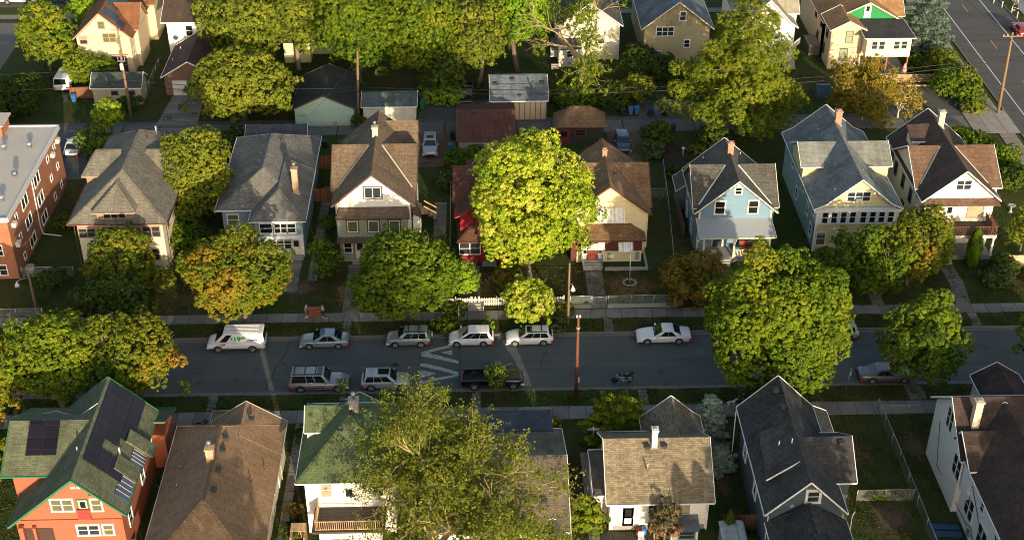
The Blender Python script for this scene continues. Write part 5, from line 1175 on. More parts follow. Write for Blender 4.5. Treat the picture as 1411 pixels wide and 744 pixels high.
# by and beyond the alley
D('ash_tree','wide pale green tree beside the alley before the brick fronted garage',-30.0,157.2,4.9,6.9,5.6,4.5,'olive',33,.3,.29,1.25,group=GA,tintf=lambda d:.05)
D('young_tree','bright yellow green sapling beside the alley and apartment parking',-45.0,150.6,4.6,1.9,1.9,2.6,'lime',34,.1,.28,1.3,group=GA,tintf=lambda d:-.25)
D('young_tree','dim bushy sapling under the bright sapling by the apartment parking',-46.2,147.6,2.2,2.4,2.2,2.4,'green',35,.1,.28,1.2,group=GA)
D('elm_tree','upright feathery yellow green tree beside the russet roof house',-58.4,173,5.2,4.0,3.6,4.6,'maple',36,.22,.33,1.0,group=GA,tintf=lambda d:.15*d[2]+.05,bump=.3)
D('oak_tree','olive tree beside the dark brown garage beyond the alley',-31.5,171,7.0,5.4,5.0,6.0,'olive',37,.3,.36,1.2,group=GA,bark=GREYBARK,tintf=lambda d:-.1)
D('oak_tree','wide oak over the pale green clapboard house',-24.6,172.6,8.6,5.0,4.8,5.6,'olive',38,.3,.28,1.0,bottom=-.95,group=GA,bark=GREYBARK,tintf=lambda d:-.15)
D('oak_tree','tall oak rising behind the seafoam garage and wooden pole',-16.2,168.4,8.6,5.8,5.4,6.4,'green',39,.36,.28,1.0,bottom=-.95,group=GA,bark=GREYBARK,tintf=lambda d:.06*d[2]+.04)
D('oak_tree','tall spreading oak above the small flaking white garage',-7.6,167,8.8,6.0,5.4,6.6,'maple',40,.4,.28,1.0,bottom=-.95,group=GA,bark=GREYBARK,tintf=lambda d:-.12+.06*d[2])
D('oak_tree','oak with low hanging sprays beside the board and batten garage',-.2,166.6,7.6,4.2,4.0,6.0,'olive',41,.32,.28,.95,bottom=-.95,group=GA,bark=GREYBARK,bump=.3)
D('linden_tree','dense fresh green tree with forked trunk behind the board and batten garage',5.2,171.5,9.0,4.9,4.8,5.6,'spring',42,.36,.32,1.3,group=GA)
for i,(tx,ty,lab) in enumerate(((-19,184,'oak at the top edge behind the clapboard house'),(-8,182,'oak at the top edge between the tall oaks'),(2,184,'oak at the top edge behind the dense fresh green tree'),(-33,186,'oak at the top edge behind the wide eaved white house'))):
    D('oak_tree',lab,tx,ty,8.5,5.2,4.8,5.4,'olive',43+i,.3,.4,1.1,group=GA,bark=GREYBARK)
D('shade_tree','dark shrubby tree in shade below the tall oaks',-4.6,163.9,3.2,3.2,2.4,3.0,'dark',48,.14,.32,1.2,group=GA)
D('shade_tree','fresh green tree beside the russet roof house at the top edge',-55.4,186,4,3.2,3,3.6,'spring',49,.15,.32,1.2,group=GA)
open_tree('dying_tree','half bare tree with grey dead limbs and green patches beyond the alley',13.4,165.6,3.0,4.7,'maple',50,4,.32,5,46,.75,.32,1.,PALEBARK,.5,(0.4,1),sel=lambda p:.75 if (p[2]<5 or (abs(p[0]-12.6)<2.2)) else .12,grav=.0,group=GA,kids=(2,4))
plume_pine('pine_tree','huge spreading yellow green pine over the alley beyond the sky blue house',32.2,152.4,17.5,11.3,51,size=.28,dens=1.5,group=GA,bark=PALEBARK,wid=.36,upb=.55)
conifer('spruce_tree','blue grey spruce at the top edge beside the avenue',62.6,177.5,12,3.4,'spruce',52,12,9,.36,.2,None,GA,.08,-.12,.1,1.0,.8,.6)
open_tree('birch_tree','sparse golden birch with white limbs behind the pale green house',48.6,155.4,1.6,2.3,'birch',53,4,.14,6,48,.62,.26,1.,BIRCHBARK,.5,grav=.02,group=GA,kids=(2,4))
open_tree('birch_tree','thin nearly bare white limbed birch beside the asphalt yard',53.4,156,1.2,1.7,'birch',54,3,.1,4,26,.5,.24,1.,BIRCHBARK,.5,group=GA,kids=(2,4))
# near side
T=open_tree('locust_tree','largest foreground tree, olive and sparse, in front of the green pyramid roof',-4.6,75.2,5.4,4.4,'sage',61,4,.34,6,64,.75,.2,1.,PALEBARK,.5,(1.0,.2),grav=.03,group=GY,kids=(3,4),trunkup=.8)
T['category']='tree'
conifer('yew_shrub','bright tipped dark yew beside the front of the white cottage',11.6,92.9,5.0,2.7,'pine',62,8,10,.24,.4,None,GY,.1,.1,.6,1.,.5,.4,thin=.35)
conifer('spruce_tree','small blue spruce beside the front of the white cottage',19.7,93.2,5.4,1.75,'bluespruce',63,10,8,.22,.2,None,GY,.05,-.1,.15,1.1,.85,.36)
conifer('spruce_tree','low blue spruce shrub at the side of the white cottage',20.3,89.6,2.6,1.3,'bluespruce',64,6,8,.2,.25,None,GY,.05,-.05,.15,1.,.8,.32)
D('round_bush','rounded yellow green bush beside the white cottage back yard',8.2,82.2,1.7,1.6,1.6,1.75,'maple',65,.08,.22,1.4,group=GY,tintf=lambda d:.05)
D('dying_shrub','small evergreen turning brown below before the white cottage back wall',14.5,80.6,2.2,1.35,1.2,2.4,'brown',66,.08,.22,1.3,group=GY,tintf=lambda d:-.45 if d[2]>.1 else .1)
D('sapling','thin green sapling beside the near kerb opposite the white van',-27.2,99.6,2.1,.45,.45,1.1,'spring',67,.03,.2,.9,nc=9,group=GT);D('sapling','thin yellowish sapling beside the near kerb at the tan estate car',-13.0,99.7,1.9,.5,.5,1.0,'spring',68,.03,.2,.8,nc=9,group=GT);D('sapling','feathery green sapling beside the black pickup truck',1.2,99.8,2.6,1.2,1.1,1.6,'green',69,.05,.24,1.0,nc=16,group=GT)
columnar('arborvitae','slim dark evergreen behind the white cottage by the shed',19.7,81.0,3.2,.5,'dark',70,group=GY)
# shrubs, hedges
SH=[('shrub','low bush before the cream house steps',-40.0,120.4,1.5,1.6,'bluegreen'),('shrub','pale silvery shrub beside the cream house',-33.3,118.8,1.5,2.6,'olive'),('shrub','dark shrub between the brick apartments and the cream house',-44.6,119.6,1.5,1.7,'dark'),
('shrub','green shrub at the corner of the brick apartments',-46.2,132,1.3,1.6,'dark'),('shrub','leafy vine bush below the tall feathery tree',-31.9,126.5,2.0,3.4,'green'),('shrub','yellow green bush before the slate blue house left of its porch',-29.8,120.6,2.1,3.0,'olive'),
('shrub','bush at the corner behind the picket fence by the wooden pole',8.2,113.4,1.0,.9,'olive'),('shrub','grey green low bush on the verge behind the white wagon',7.0,110.9,1.6,.8,'bluegreen'),('shrub','flowering low plants on the verge behind the white hatchback',-3.7,111.2,1.5,.8,'green'),('shrub','bright low plants beside the steps of the picket fence',.5,111.3,.6,.7,'spring'),
('shrub','low bushes below the white picket fence',-3.0,113.9,1.5,.8,'green'),('shrub','dark tangled bush behind the yellow house fence',21.8,150.2,2.2,2.2,'dark'),('shrub','grey green bush in the garden behind the yellow house',20.6,146,1.7,1.9,'bluegreen'),('shrub','garden bush behind the sky blue house',23.2,141,1.3,1.3,'dark'),
('shrub','small bush with yellow flowers in the garden behind the sky blue house',26.6,147,1.0,1.0,'golden'),('shrub','dark bush under the huge pine',28.5,149.5,2.2,2.0,'dark'),('shrub','bush beside the crimson house back door',-2.6,143.2,1.7,3.0,'green'),('shrub','low bush beside the crimson house fence',-4.0,139.6,1.6,1.6,'bluegreen'),
('shrub','tall thin yellow shrub in the yard of the sage porch house',-4.0,126.4,.45,2.0,'olive'),('shrub','dense bush beside the red roof garage',-1.0,145.0,1.3,2.2,'green'),('shrub','bush in front of the cream russet roof house',-53.0,169.0,2.2,4.2,'maple'),('shrub','dark bush beside the cream russet roof house',-50.4,168.6,2.2,4.0,'green'),
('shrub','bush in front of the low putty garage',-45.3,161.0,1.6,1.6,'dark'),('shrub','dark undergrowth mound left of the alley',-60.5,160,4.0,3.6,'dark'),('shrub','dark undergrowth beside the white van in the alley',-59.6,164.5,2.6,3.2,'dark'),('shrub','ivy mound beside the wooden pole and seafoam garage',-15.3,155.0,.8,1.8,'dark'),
('shrub','leafy bank between the white garage and the black truck',-4.4,163.2,3.6,1.6,'spring'),('shrub','overgrown bank beside the board and batten garage',12.2,161.6,3.2,1.5,'green'),('shrub','overgrown bank behind the blue bins',17.4,161.0,3.0,2.0,'dark'),('shrub','yellow green bush above the blue bins',20.2,162.0,2.2,3.6,'olive'),
('shrub','tree-like dark bush below the olive beige house',21.6,169.6,2.6,4.0,'dark'),('shrub','bush beside the olive beige house behind the pine',25,168,2.4,3.2,'dark'),('shrub','green bush by the avenue corner',61.5,162.6,2.4,3.2,'green'),('shrub','tall roadside bush next to the avenue',64.2,163.0,2.0,3.4,'olive'),
('shrub','dark roadside bush at the corner of the asphalt yard',63.9,160.0,1.8,2.6,'green'),('shrub','roadside bush beside the blue grey spruce',63.2,170.6,2.2,2.6,'olive'),('shrub','roadside bush between the spruce and the corner',63.4,167.0,1.9,2.4,'green'),('shrub','bush in the cream and green house yard',59.8,169.6,2.0,1.8,'dark'),
('shrub','grassy clump at the foot of the corner bushes',63.6,158.0,1.9,.9,'olive'),('shrub','clipped bush at the avenue end of the hedge',58.4,148.4,2.0,2.2,'maple'),('shrub','dark hedge bush in the middle of the row',60.8,146.0,2.4,2.6,'green'),('shrub','hedge bush cut by the right edge',62.0,142.4,2.4,2.8,'green'),('shrub','lower hedge bush beside the right edge',61.6,138.0,2.2,2.6,'dark'),
('shrub','bush beside the stucco house by the right fence',54.8,119.6,1.7,1.8,'dark'),('shrub','low juniper before the stucco house',53.8,118.0,2.0,1.2,'bluegreen'),('shrub','yellow green hedge by the right edge',58.2,116.6,1.4,1.2,'golden'),('shrub','bush at the foot of the railed balcony house steps',47.2,120.0,1.2,1.4,'green'),
('shrub','row bush before the brown bungalow beside the sidewalk',-27.2,94.9,1.0,.9,'green'),('shrub','second row bush before the brown bungalow, nearer the porch',-25.2,94.9,1.3,1.1,'dark'),('shrub','dark bush between the brown bungalow and green pyramid roof house',-16.0,94.6,1.1,1.0,'dark'),('shrub','reddish bush beside the white house with pyramid roof',-15.8,84.8,.8,1.0,'rust'),('shrub','dark bush along the white house with pyramid roof',-15.7,82.4,.9,1.1,'dark'),
('shrub','grassy shrub along the orange red house',-26.9,88.5,.9,1.1,'dark'),('shrub','yellow hedge by the left edge below the orange tree',-42.4,92.0,1.2,2.6,'golden'),('shrub','yellow hedge corner by the left edge nearer the orange house',-42.0,88.5,1.0,2.4,'golden'),('shrub','yellowish shrub at the orange red house corner',-27.0,80.2,.7,.9,'maple'),
('shrub','dry grassy bush beside the near sidewalk',6.2,95.7,.8,.8,'olive'),('shrub','dark hedge at the front of the white cottage',14.6,94.8,1.5,1.3,'dark'),('shrub','green creeper in the dark slate yard',21.3,79.8,.9,1.0,'green'),('shrub','yellow flowering weed by the wire fence',33.2,85.6,.4,.6,'spring'),
('shrub','dark yard bush in the shade of the alley behind the slate blue house',-31.0,148.5,3.2,2.4,'dark'),('shrub','bush beside the crimson house porch',-3.4,121.8,1.0,1.4,'green'),('shrub','dark bush before the sky blue porch',28.6,119.8,1.7,1.0,'dark'),('shrub','olive bush before the sky blue porch, nearer the green house',32.8,119.4,1.8,1.9,'olive'),('shrub','bush under the large pale green house windows',36.4,121.8,1.3,1.7,'olive'),('shrub','round shaded bush under the slate blue house wall',-17.1,130.5,.9,1.3,'green')]
for i,(nm,lab,x,y,r_,hh,lf) in enumerate(SH): shrub(nm,lab,x,y,r_,hh,lf,200+i,GS)
# unseen trees of the next gardens; maples added to shade lawns and street
for i,(x,y,cz,r_,rz,lab) in enumerate(((32,53,9.5,5.4,6,'unseen shade maple added behind the dark slate house yard'),(47,52,8,4.6,5,'unseen shade maple added behind the two fenced lawns'),(53.5,52,10.5,6,6.8,'unseen shade maple added behind the tall white house'),(62.5,55,10.5,6,6.6,'unseen shade maple added behind the tall white house near the avenue'),(62,70,8.5,5,5.6,'unseen shade maple added beside the tall white house near the avenue'),(58.8,86,6.4,4.4,4.6,'unseen shade maple added at the street corner beyond the tall white house'),(57.5,99,5,3.0,3.4,'unseen shade maple added on the verge beyond the tall white house'),(-12,45,9,5,6,'unseen shade maple added behind the pyramid roof house'))):
    D('maple_tree',lab,x,y,cz,r_,r_,rz,'green',300+i,.28,.5,1.2,group=GY)
for i,(x,y,hh) in enumerate(((24.0,59.5,10.3),(26.6,59.5,10.6),(22.2,59.8,10.1))): columnar('arborvitae','tall arborvitae in the row behind the white cottage, %s'%('middle one','the one nearer the slate house','shortest one')[i],x,y,hh,1.25,'green',320+i,.3,group=GY)

def fallen(name,n,seed,rects,cols):
    r=np.random.default_rng(seed);P=[]
    for (x0,x1,y0,y1,z,k) in rects:
        m=int(n*k);c=np.stack([r.uniform(x0,x1,m//14+1),r.uniform(y0,y1,m//14+1)],1);q=r.integers(len(c),size=m)
        xy=c[q]+r.normal(size=(m,2))*r.uniform(.2,1.3,(m,1));xy[:,0]=np.clip(xy[:,0],x0,x1);xy[:,1]=np.clip(xy[:,1],y0,y1);P.append(np.c_[xy,np.full(m,z)])
    P=np.vstack(P);n=len(P);o=leaf_object(name,P,np.array([0,0,1.])+r.normal(size=(n,3))*.25,r.uniform(.07,.17,n),r.uniform(0,1,n),leafmat(name+'_tint',cols,.1),None,(0,0,0))
    o['kind']='stuff';return o
fallen('fallen_leaves',5500,5,[(-48,60,110.1,112.3,.125,.9),(-48,60,98.5,100.7,.125,.8),(-48,60,114,122,.03,1.6),(-48,60,100.9,101.4,.03,.35),(-48,60,109.3,109.8,.03,.5),(-45,60,96.7,98.3,.125,.15),(-45,60,112.4,113.9,.125,.25),(-40,60,78,96,.03,.9),(-60,60,143,152.5,.03,.7),(-60,60,157.5,172,.03,.7)],[(.2,.13,.03,1),(.14,.09,.03,1),(.3,.2,.05,1),(.09,.1,.02,1),(.22,.1,.03,1)])
def tufts(name,n,seed,rects):
    r=np.random.default_rng(seed);P=[]
    for (x0,x1,y0,y1,z,k) in rects:
        m=int(n*k);c=np.stack([r.uniform(x0,x1,m//30+1),r.uniform(y0,y1,m//30+1)],1);q=r.integers(len(c),size=m)
        xy=c[q]+r.normal(size=(m,2))*.45;xy[:,0]=np.clip(xy[:,0],x0,x1);xy[:,1]=np.clip(xy[:,1],y0,y1);P.append(np.c_[xy,np.full(m,z)+.05])
    P=np.vstack(P);n=len(P);nn=r.normal(size=(n,3));nn[:,2]*=.35
    o=leaf_object(name,P,nn,r.uniform(.12,.26,n),r.uniform(0,1,n),leafmat(name+'_tint',[(.03,.055,.01,1),(.06,.085,.015,1),(.1,.09,.03,1)],.25),None,(0,0,0),wid=.3);o['kind']='stuff';return o
tufts('grass_tufts',30000,6,[(-48,60,110.1,112.3,.1,.5),(-48,60,98.5,100.7,.1,.5),(-48,60,114,122,0,1.2),(-45,42,78,96.5,0,1.6),(-48,60,124,146,0,1.),(-60,60,157.5,176,0,1.4)])
# ------------------------------------------------------------------ vehicles
TYRE=plain('tyre_rubber',(.015,.015,.016,1),.85);RIM=plain('alloy_rim',(.5,.51,.53,1),.3,.8,.08);CARGLASS=glass('car_glass',(.008,.012,.013,1),.04,.9);BLACKP=plain('black_plastic',(.02,.02,.022,1),.55)
HEADL=glass('headlight_lens',(.55,.55,.55,1),.1,.8);TAILL=glass('tail_light_lens',(.4,.012,.02,1),.12,.7);AMBER=glass('amber_lens',(.6,.2,.02,1),.15,.7)
def car(name,label,cat,x,y,rot,L,W,Hh,col,body,cab,wins,wheels,R_=.33,group=None,belt=None,rail=None,sunroof=None,rim=None,roofin=.1,roofdrop=.05,inset=.13,zb=.2,twotone=None,extra=None,windfrac=(.1,.9)):
    root=thing(name,label,cat,(x,y,.016),rot,group);w=W/2;root.pop('_l',None)
    # lower body lofted along its length
    m=MB();secs=[]
    for (fx,zt,fw,b) in body:
        ww=w*fw;xx=fx*L;cr=.02
        half=[(0,zt+cr),(.55*ww,zt+cr*.8),(.86*ww,zt-.03),(.97*ww,zt-.13*min(1,(zt-b))),(ww,b+(zt-b)*.55),(.985*ww,b+(zt-b)*.22),(.9*ww,b)]
        secs.append([(xx,-p,q) for p,q in reversed(half)]+[(xx,p,q) for p,q in half[1:]])
    n=len(secs[0]);V=[p for s in secs for p in s];F=[]
    for i in range(len(secs)-1):
        for k in range(n-1): F.append((i*n+k,(i+1)*n+k,(i+1)*n+k+1,i*n+k+1))
        F.append((i*n+n-1,(i+1)*n+n-1,(i+1)*n,i*n))
    F.append(tuple(range(n)));F.append(tuple(range(len(V)-1,len(V)-1-n,-1)))
    m.mesh(V,F,True);m.build('body',col,root,recalc=False)
    # cabin
    (b0,b1,r0,r1)=cab; zb_=(belt or .9); ch=.16
    def ring(xa,xb,hw,z,c): return [(xa,-hw+c,z),(xa+c*.5,-hw,z),(xb-c*.7,-hw,z),(xb,-hw+c*1.4,z),(xb,hw-c*1.4,z),(xb-c*.7,hw,z),(xa+c*.5,hw,z),(xa,hw-c,z)]
    wb=w*.93;wr=w-inset-.07
    A=ring(b0*L,b1*L,wb,zb_-.05,ch);B=ring(r0*L,r1*L,wr,Hh-roofdrop,ch);C=ring(r0*L+roofin*.5,r1*L-roofin*.6,wr-.05,Hh-roofdrop*.35,ch*.9);D=ring(r0*L+roofin*1.8,r1*L-roofin*2,wr-.22,Hh,ch*.8)
    m=MB();V=A+B+C+D;F=[]
    for o in (0,8,16):
        for k in range(8): F.append((o+k,o+(k+1)%8,o+8+(k+1)%8,o+8+k))
    F.append(tuple(range(24,32)));m.mesh(V,F,True);roof=m.build('roof',twotone or col,root)
    def pane(nm,q,u0,u1,v0,v1,mat=CARGLASS,parent=None,off=.012):
        a,b,c,d=[Vector(p) for p in q]
        P=lambda u,v:(a.lerp(b,u)).lerp(d.lerp(c,u),v)
        nn=(b-a).cross(d-a).normalized();cen=P(.5,.5);
        if nn.dot(cen-Vector((((b0+b1)/2)*L,0,cen.z)))<0: nn=-nn
        mm=MB();pts=[P(u0,v0),P(u1,v0),P(u1,v1),P(u0,v1)];mm.face([p+nn*off for p in pts]);mm.face([p+nn*(off-.03) for p in reversed(pts)])
        for i in range(4): j=(i+1)%4;mm.face([pts[i]+nn*off,pts[i]+nn*(off-.03),pts[j]+nn*(off-.03),pts[j]+nn*off])
        return mm.build(nm,mat,parent or root)
    pane('windscreen',[A[3],A[4],B[4],B[3]],-.1,1.1,.1,.96)
    pane('rear_window',[A[0],A[7],B[7],B[0]],-.02,1.02,.12,.95)
    wz=[list(q) for q in wins]
    for i in range(len(wz)-1):
        g=(wz[i][1]+wz[i+1][0])/2;wz[i][1]=g+.004;wz[i+1][0]=g+.02
    if len(wz)>1: wz[0][0]-=.02;wz[-1][1]+=.07
    for (f0,f1) in wz:
        pane('side_window',[A[1],A[2],B[2],B[1]],f0,f1,.1,.96);pane('side_window',[A[6],A[5],B[5],B[6]],f0,f1,.1,.96)
    # wheels with arches
    for wx in wheels:
        for sy in (-1,1):
            m=MB();yy=sy*(w-.11)
            prof=[(R_*.6,-.11),(R_*.93,-.11),(R_,-.07),(R_,.07),(R_*.93,.11),(R_*.6,.11)]
            m.lathe((wx*L,yy,R_),prof,18,True,'y');wh=m.build('wheel',TYRE,root)
            m=MB();a=sy*.115;m.lathe((wx*L,yy,R_),[(R_*.66,min(a,a*.8)),(R_*.66,max(a,a*.8))],16,False,'y')
            for k in range(5):
                t=6.283*k/5;m.beam((wx*L,yy+sy*.118,R_),(wx*L+math.cos(t)*R_*.6,yy+sy*.118,R_+math.sin(t)*R_*.6),.05,.03,(0,1,0))
            m.build('rim',rim or RIM,wh)
            m=MB();pts=[(wx*L+math.cos(t)*R_*1.2,R_+math.sin(t)*R_*1.2) for t in np.linspace(-.35,math.pi+.35,16)]
            m.prism(pts,'y',min(sy*(w*.55),sy*(w+.004)),max(sy*(w*.55),sy*(w+.004)));m.build('wheel_arch',BLACKP,root)
    zt0=body[0][1];zt1=body[-1][1];xf=body[-1][0]*L;xr_=body[0][0]*L
    for sy in (-1,1):
        m=MB();yy=sy*w*.74;m.mesh([(xf+.01,yy-.2*1,zt1-.3),(xf+.01,yy+.2,zt1-.3),(xf+.015,yy+.2,zt1-.12),(xf+.015,yy-.2,zt1-.12),(xf-.3,yy-.16+sy*.06,zt1-.22),(xf-.3,yy+.16+sy*.08,zt1-.22),(xf-.28,yy+.16+sy*.08,zt1-.02),(xf-.28,yy-.16+sy*.06,zt1-.01)],[(0,1,2,3),(3,2,6,7),(1,5,6,2),(0,3,7,4),(4,7,6,5),(0,4,5,1)]);m.build('headlight',HEADL,root)
        m=MB();yy=sy*w*.82;m.box(xr_-.015,xr_+.22,yy-.13,yy+.15*1,zt0-.32,zt0-.07) if sy>0 else m.box(xr_-.015,xr_+.22,yy-.15,yy+.13,zt0-.32,zt0-.07);m.build('tail_light',TAILL,root)
        m=MB();mx=b1*L-.35;m.box(mx-.1,mx+.08,min(sy*w,sy*(w+.2)),max(sy*w,sy*(w+.2)),zb_,zb_+.15);m.build('mirror',col,root)
        for hx in wins[:2]:
            m=MB();hxx=b0*L+(b1-b0)*L*(hx[0]+.04);m.box(hxx,hxx+.17,min(sy*(w-.02),sy*(w+.015)),max(sy*(w-.02),sy*(w+.015)),zb_-.13,zb_-.09);m.build('handle',col,root)
    m=MB();m.box(xr_-.03,xr_+.12,-w*.86,w*.86,.28,.5);m.box(xf-.12,xf+.03,-w*.84,w*.84,.24,.44);m.build('bumper',BLACKP if twotone is None else BLACKP,root)
    m=MB();m.box(xf-.06,xf+.012,-w*.5,w*.5,zt1-.26,zt1-.14);m.build('grille',BLACKP,root)
    if rail:
        m=MB()
        for sy in (-1,1): m.box(r0*L+.15,r1*L-.15,sy*(wr-.12)-.03,sy*(wr-.12)+.03,Hh-.0,Hh+.07)
        for q in rail: xx=r0*L+(r1-r0)*L*q;m.box(xx-.04,xx+.04,-wr+.06,wr-.06,Hh+.04,Hh+.085)
        m.build('roof_rack',BLACKP,root)
    if sunroof: m=MB();m.box(r0*L+(r1-r0)*L*sunroof[0],r0*L+(r1-r0)*L*sunroof[1],-wr+.3,wr-.3,Hh-.02,Hh+.012);m.build('sunroof',CARGLASS,root)
    if extra: extra(root,L,w,Hh)
    return root
SEDAN=[(-.5,.66,.74,.32),(-.49,.84,.84,.26),(-.46,.94,.92,.22),(-.38,.97,.97,.2),(-.24,.97,1,.18),(0,.93,1,.18),(.2,.93,1,.18),(.28,.9,.99,.18),(.38,.82,.96,.19),(.44,.75,.91,.21),(.48,.66,.83,.25),(.5,.54,.72,.32)]
HATCH=[(-.5,.72,.82,.34),(-.49,.95,.9,.28),(-.44,1.04,.96,.22),(-.2,1.0,1,.18),(.1,.96,1,.18),(.26,.95,1,.18),(.35,.88,.97,.18),(.42,.79,.92,.2),(.465,.7,.85,.23),(.49,.6,.76,.27),(.5,.5,.66,.33)]
SUVB=[(-.5,.78,.84,.42),(-.49,1.02,.91,.36),(-.46,1.09,.96,.3),(-.3,1.1,1,.27),(.1,1.07,1,.27),(.24,1.06,1,.27),(.36,1.0,.97,.28),(.44,.92,.92,.3),(.48,.82,.85,.34),(.5,.66,.76,.42)]
VANB=[(-.5,1.0,.92,.42),(-.49,1.15,.98,.38),(0,1.15,1,.34),(.22,1.15,1,.32),(.3,1.12,.99,.32),(.42,1.0,.95,.34),(.485,.86,.88,.38),(.5,.72,.82,.42)]
GC='cars parked along the kerb';PI=math.pi
WHITEP=paint('white_car_paint',(.68,.69,.7,1),.25);SILVER=paint('silver_car_paint',(.36,.39,.4,1),.28,.35);SAGEP=paint('grey_green_car_paint',(.25,.3,.3,1),.28,.35);PEWTER=paint('pewter_car_paint',(.27,.27,.26,1),.3,.35);BLACKC=paint('black_car_paint',(.008,.009,.011,1),.15);GREYC=paint('grey_car_paint',(.14,.145,.15,1),.28,.35);NAVY=paint('dark_blue_car_paint',(.03,.05,.08,1),.2);REDC=paint('red_car_paint',(.35,.01,.015,1),.2)
def text_mesh(name,s,size,mat,parent,loc,rot,shear=0.):
    cu=bpy.data.curves.new(name,'FONT');cu.body=s;cu.size=size;cu.extrude=.004;cu.offset=size*.012;cu.shear=shear
    o=bpy.data.objects.new(name,cu);COL.objects.link(o);bpy.context.view_layer.update()
    me=bpy.data.meshes.new_from_object(o);bpy.data.objects.remove(o)
    me.materials.clear();me.materials.append(mat);q=bpy.data.objects.new(name,me);COL.objects.link(q);q.parent=parent;q.location=loc;q.rotation_euler=rot;return q
def van_extra(root,L,w,Hh):
    # lettering on the flank that shows (local +y side is the camera side once the van is turned)
    g=plain('green_lettering',(.02,.42,.04,1),.5);pu=plain('purple_lettering',(.1,.05,.28,1),.5);rd=plain('red_lettering',(.5,.02,.03,1),.5);gy=plain('grey_lettering',(.35,.35,.36,1),.5);bk=plain('black_lettering',(.04,.04,.045,1),.5)
    def T(s,size,mat,x,z,sh=0):
        for dx in ((0,.035) if size>.3 else (0,)): text_mesh('lettering',s,size,mat,root,(x-dx,w*1.0+.012 if z<1.25 else .95-(z-1.15)*.043-dx*.02,z),(PI/2-(.043 if z>=1.25 else 0),0,PI),sh)
    T('$',.46,g,.45,1.42);T('19',.74,g,.2,1.32);T('95',.38,g,-.56,1.54);T('U-HAUL',.2,bk,1.72,.93,.2)
    m=MB();[m.box(-.9+i*.13,-.9+i*.13+.09,w+.002,w+.008,1.04,1.09) for i in range(10)];m.build('lettering',gy,root)
    m=MB();zz=.93;m.prism([(1.55,.86),(1.3,.92),(1.0,1.14),(.95,1.02),(1.2,.86),(1.4,.8)],'y',w+.002,w+.008);m.build('logo',rd,root)
    m=MB();r=random.Random(4);xx=-1.1
    for k in range(13):
        x2=xx-.09;m.tube([(xx,w-.055,1.3+r.uniform(0,.14)),((xx+x2)/2,w-.06,1.45+r.uniform(0,.18)),(x2,w-.05,1.27+r.uniform(0,.14))],.026,4);xx=x2+.01
    m.build('lettering',pu,root)
    m=MB()
    for k in range(7): m.box(-2.2,1.0,-.72+k*.235,-.68+k*.235,Hh-.01,Hh+.018)
    m.build('roof_rib',WHITEP,root)
    m=MB();m.box(-2.0,1.75,w-.02,w+.02,.42,.5);m.box(-2.0,1.75,-w-.02,-w+.02,.42,.5);m.build('sill_strip',GREYC,root)
car('van','white panel van with green 19.95 lettering under the orange maple','van',-23.9,108.55,PI,5.65,2.0,2.12,WHITEP,VANB,(-.495,.365,-.475,.2),[(.78,.93)],(-.28,.31),.37,GC,1.2,inset=.04,roofin=.07,extra=van_extra)
def cam_extra(root,L,w,Hh):
    m=MB()
    for i in range(2):
        for k in range(2): m.box(-1.0+i*.45,-.6+i*.45,-.5+k*.42,-.12+k*.42,Hh+.0,Hh+.04)
    m.build('roof_panel',paint('blue_roof_panels',(.2,.3,.42,1),.2),root);m=MB();m.box(-.08,.4,-.5,.45,Hh,Hh+.02);m.build('sunroof',CARGLASS,root)
car('sedan','silver green saloon with a strapped blue roof between the van and the small suv','car',-15.45,108.75,PI,4.8,1.82,1.47,SAGEP,SEDAN,(-.38,.24,-.21,.06),[(.2,.47),(.51,.76)],(-.29,.3),.33,GC,.95,extra=cam_extra)
def rav_extra(root,L,w,Hh):
    m=MB();m.lathe((-L/2-.12,0,.95),[(.1,-.1),(.34,-.1),(.37,-.05),(.37,.06),(.3,.1)],16,True,'y')
    for i,vv in enumerate(m.v): m.v[i]=(-L/2-.12+(vv[1]),vv[0]+L/2+.12,vv[2])
    m.build('spare_wheel',SAGEP,root)
car('suv','small grey green suv with a spare wheel on its tailgate','car',-7.25,108.75,PI,4.3,1.82,1.68,SAGEP,SUVB,(-.46,.25,-.43,.1),[(.08,.3),(.34,.58),(.61,.82)],(-.28,.3),.36,GC,1.08,rail=(.35,.8),extra=rav_extra)
car('hatchback','white tall hatchback parked by the speed hump chevrons','car',-1.15,108.75,PI,4.41,1.83,1.6,WHITEP,HATCH,(-.47,.3,-.4,.06),[(.1,.36),(.4,.66),(.69,.86)],(-.27,.32),.33,GC,1.0)
car('estate_car','white wagon with roof bars under the small lime tree','car',4.55,108.75,PI,4.63,1.86,1.48,WHITEP,HATCH,(-.48,.24,-.4,.08),[(.1,.32),(.36,.6),(.63,.84)],(-.29,.31),.34,GC,.98,rail=(.3,.75),sunroof=(.78,.95))
car('sedan','long white saloon parked alone beside the wire fenced yard','car',17.7,108.75,PI,5.35,1.96,1.46,WHITEP,SEDAN,(-.33,.2,-.17,.03),[(.2,.46),(.5,.77)],(-.27,.31),.34,GC,.95)
car('suv','pale grey suv with only its tail showing behind the widest maple','car',34.6,108.75,PI,4.5,1.82,1.68,SILVER,SUVB,(-.47,.24,-.42,.1),[(.08,.3),(.34,.58),(.61,.82)],(-.28,.3),.36,GC,1.05)
def sub_extra(root,L,w,Hh):
    m=MB();m.box(-L*.42,L*.1,w-.02,w+.012,.55,.62);m.box(-L*.42,L*.1,-w-.012,-w+.02,.55,.62);m.build('trim_strip',BLACKP,root)
car('suv','long pewter estate suv with a grey roof rack on the near kerb','car',-15.35,102.05,0,5.55,2.0,1.9,PEWTER,SUVB,(-.475,.2,-.45,.1),[(.05,.4),(.45,.64),(.68,.87)],(-.3,.32),.38,GC,1.12,rail=(.1,.42,.75),sunroof=(.8,.95),extra=sub_extra)
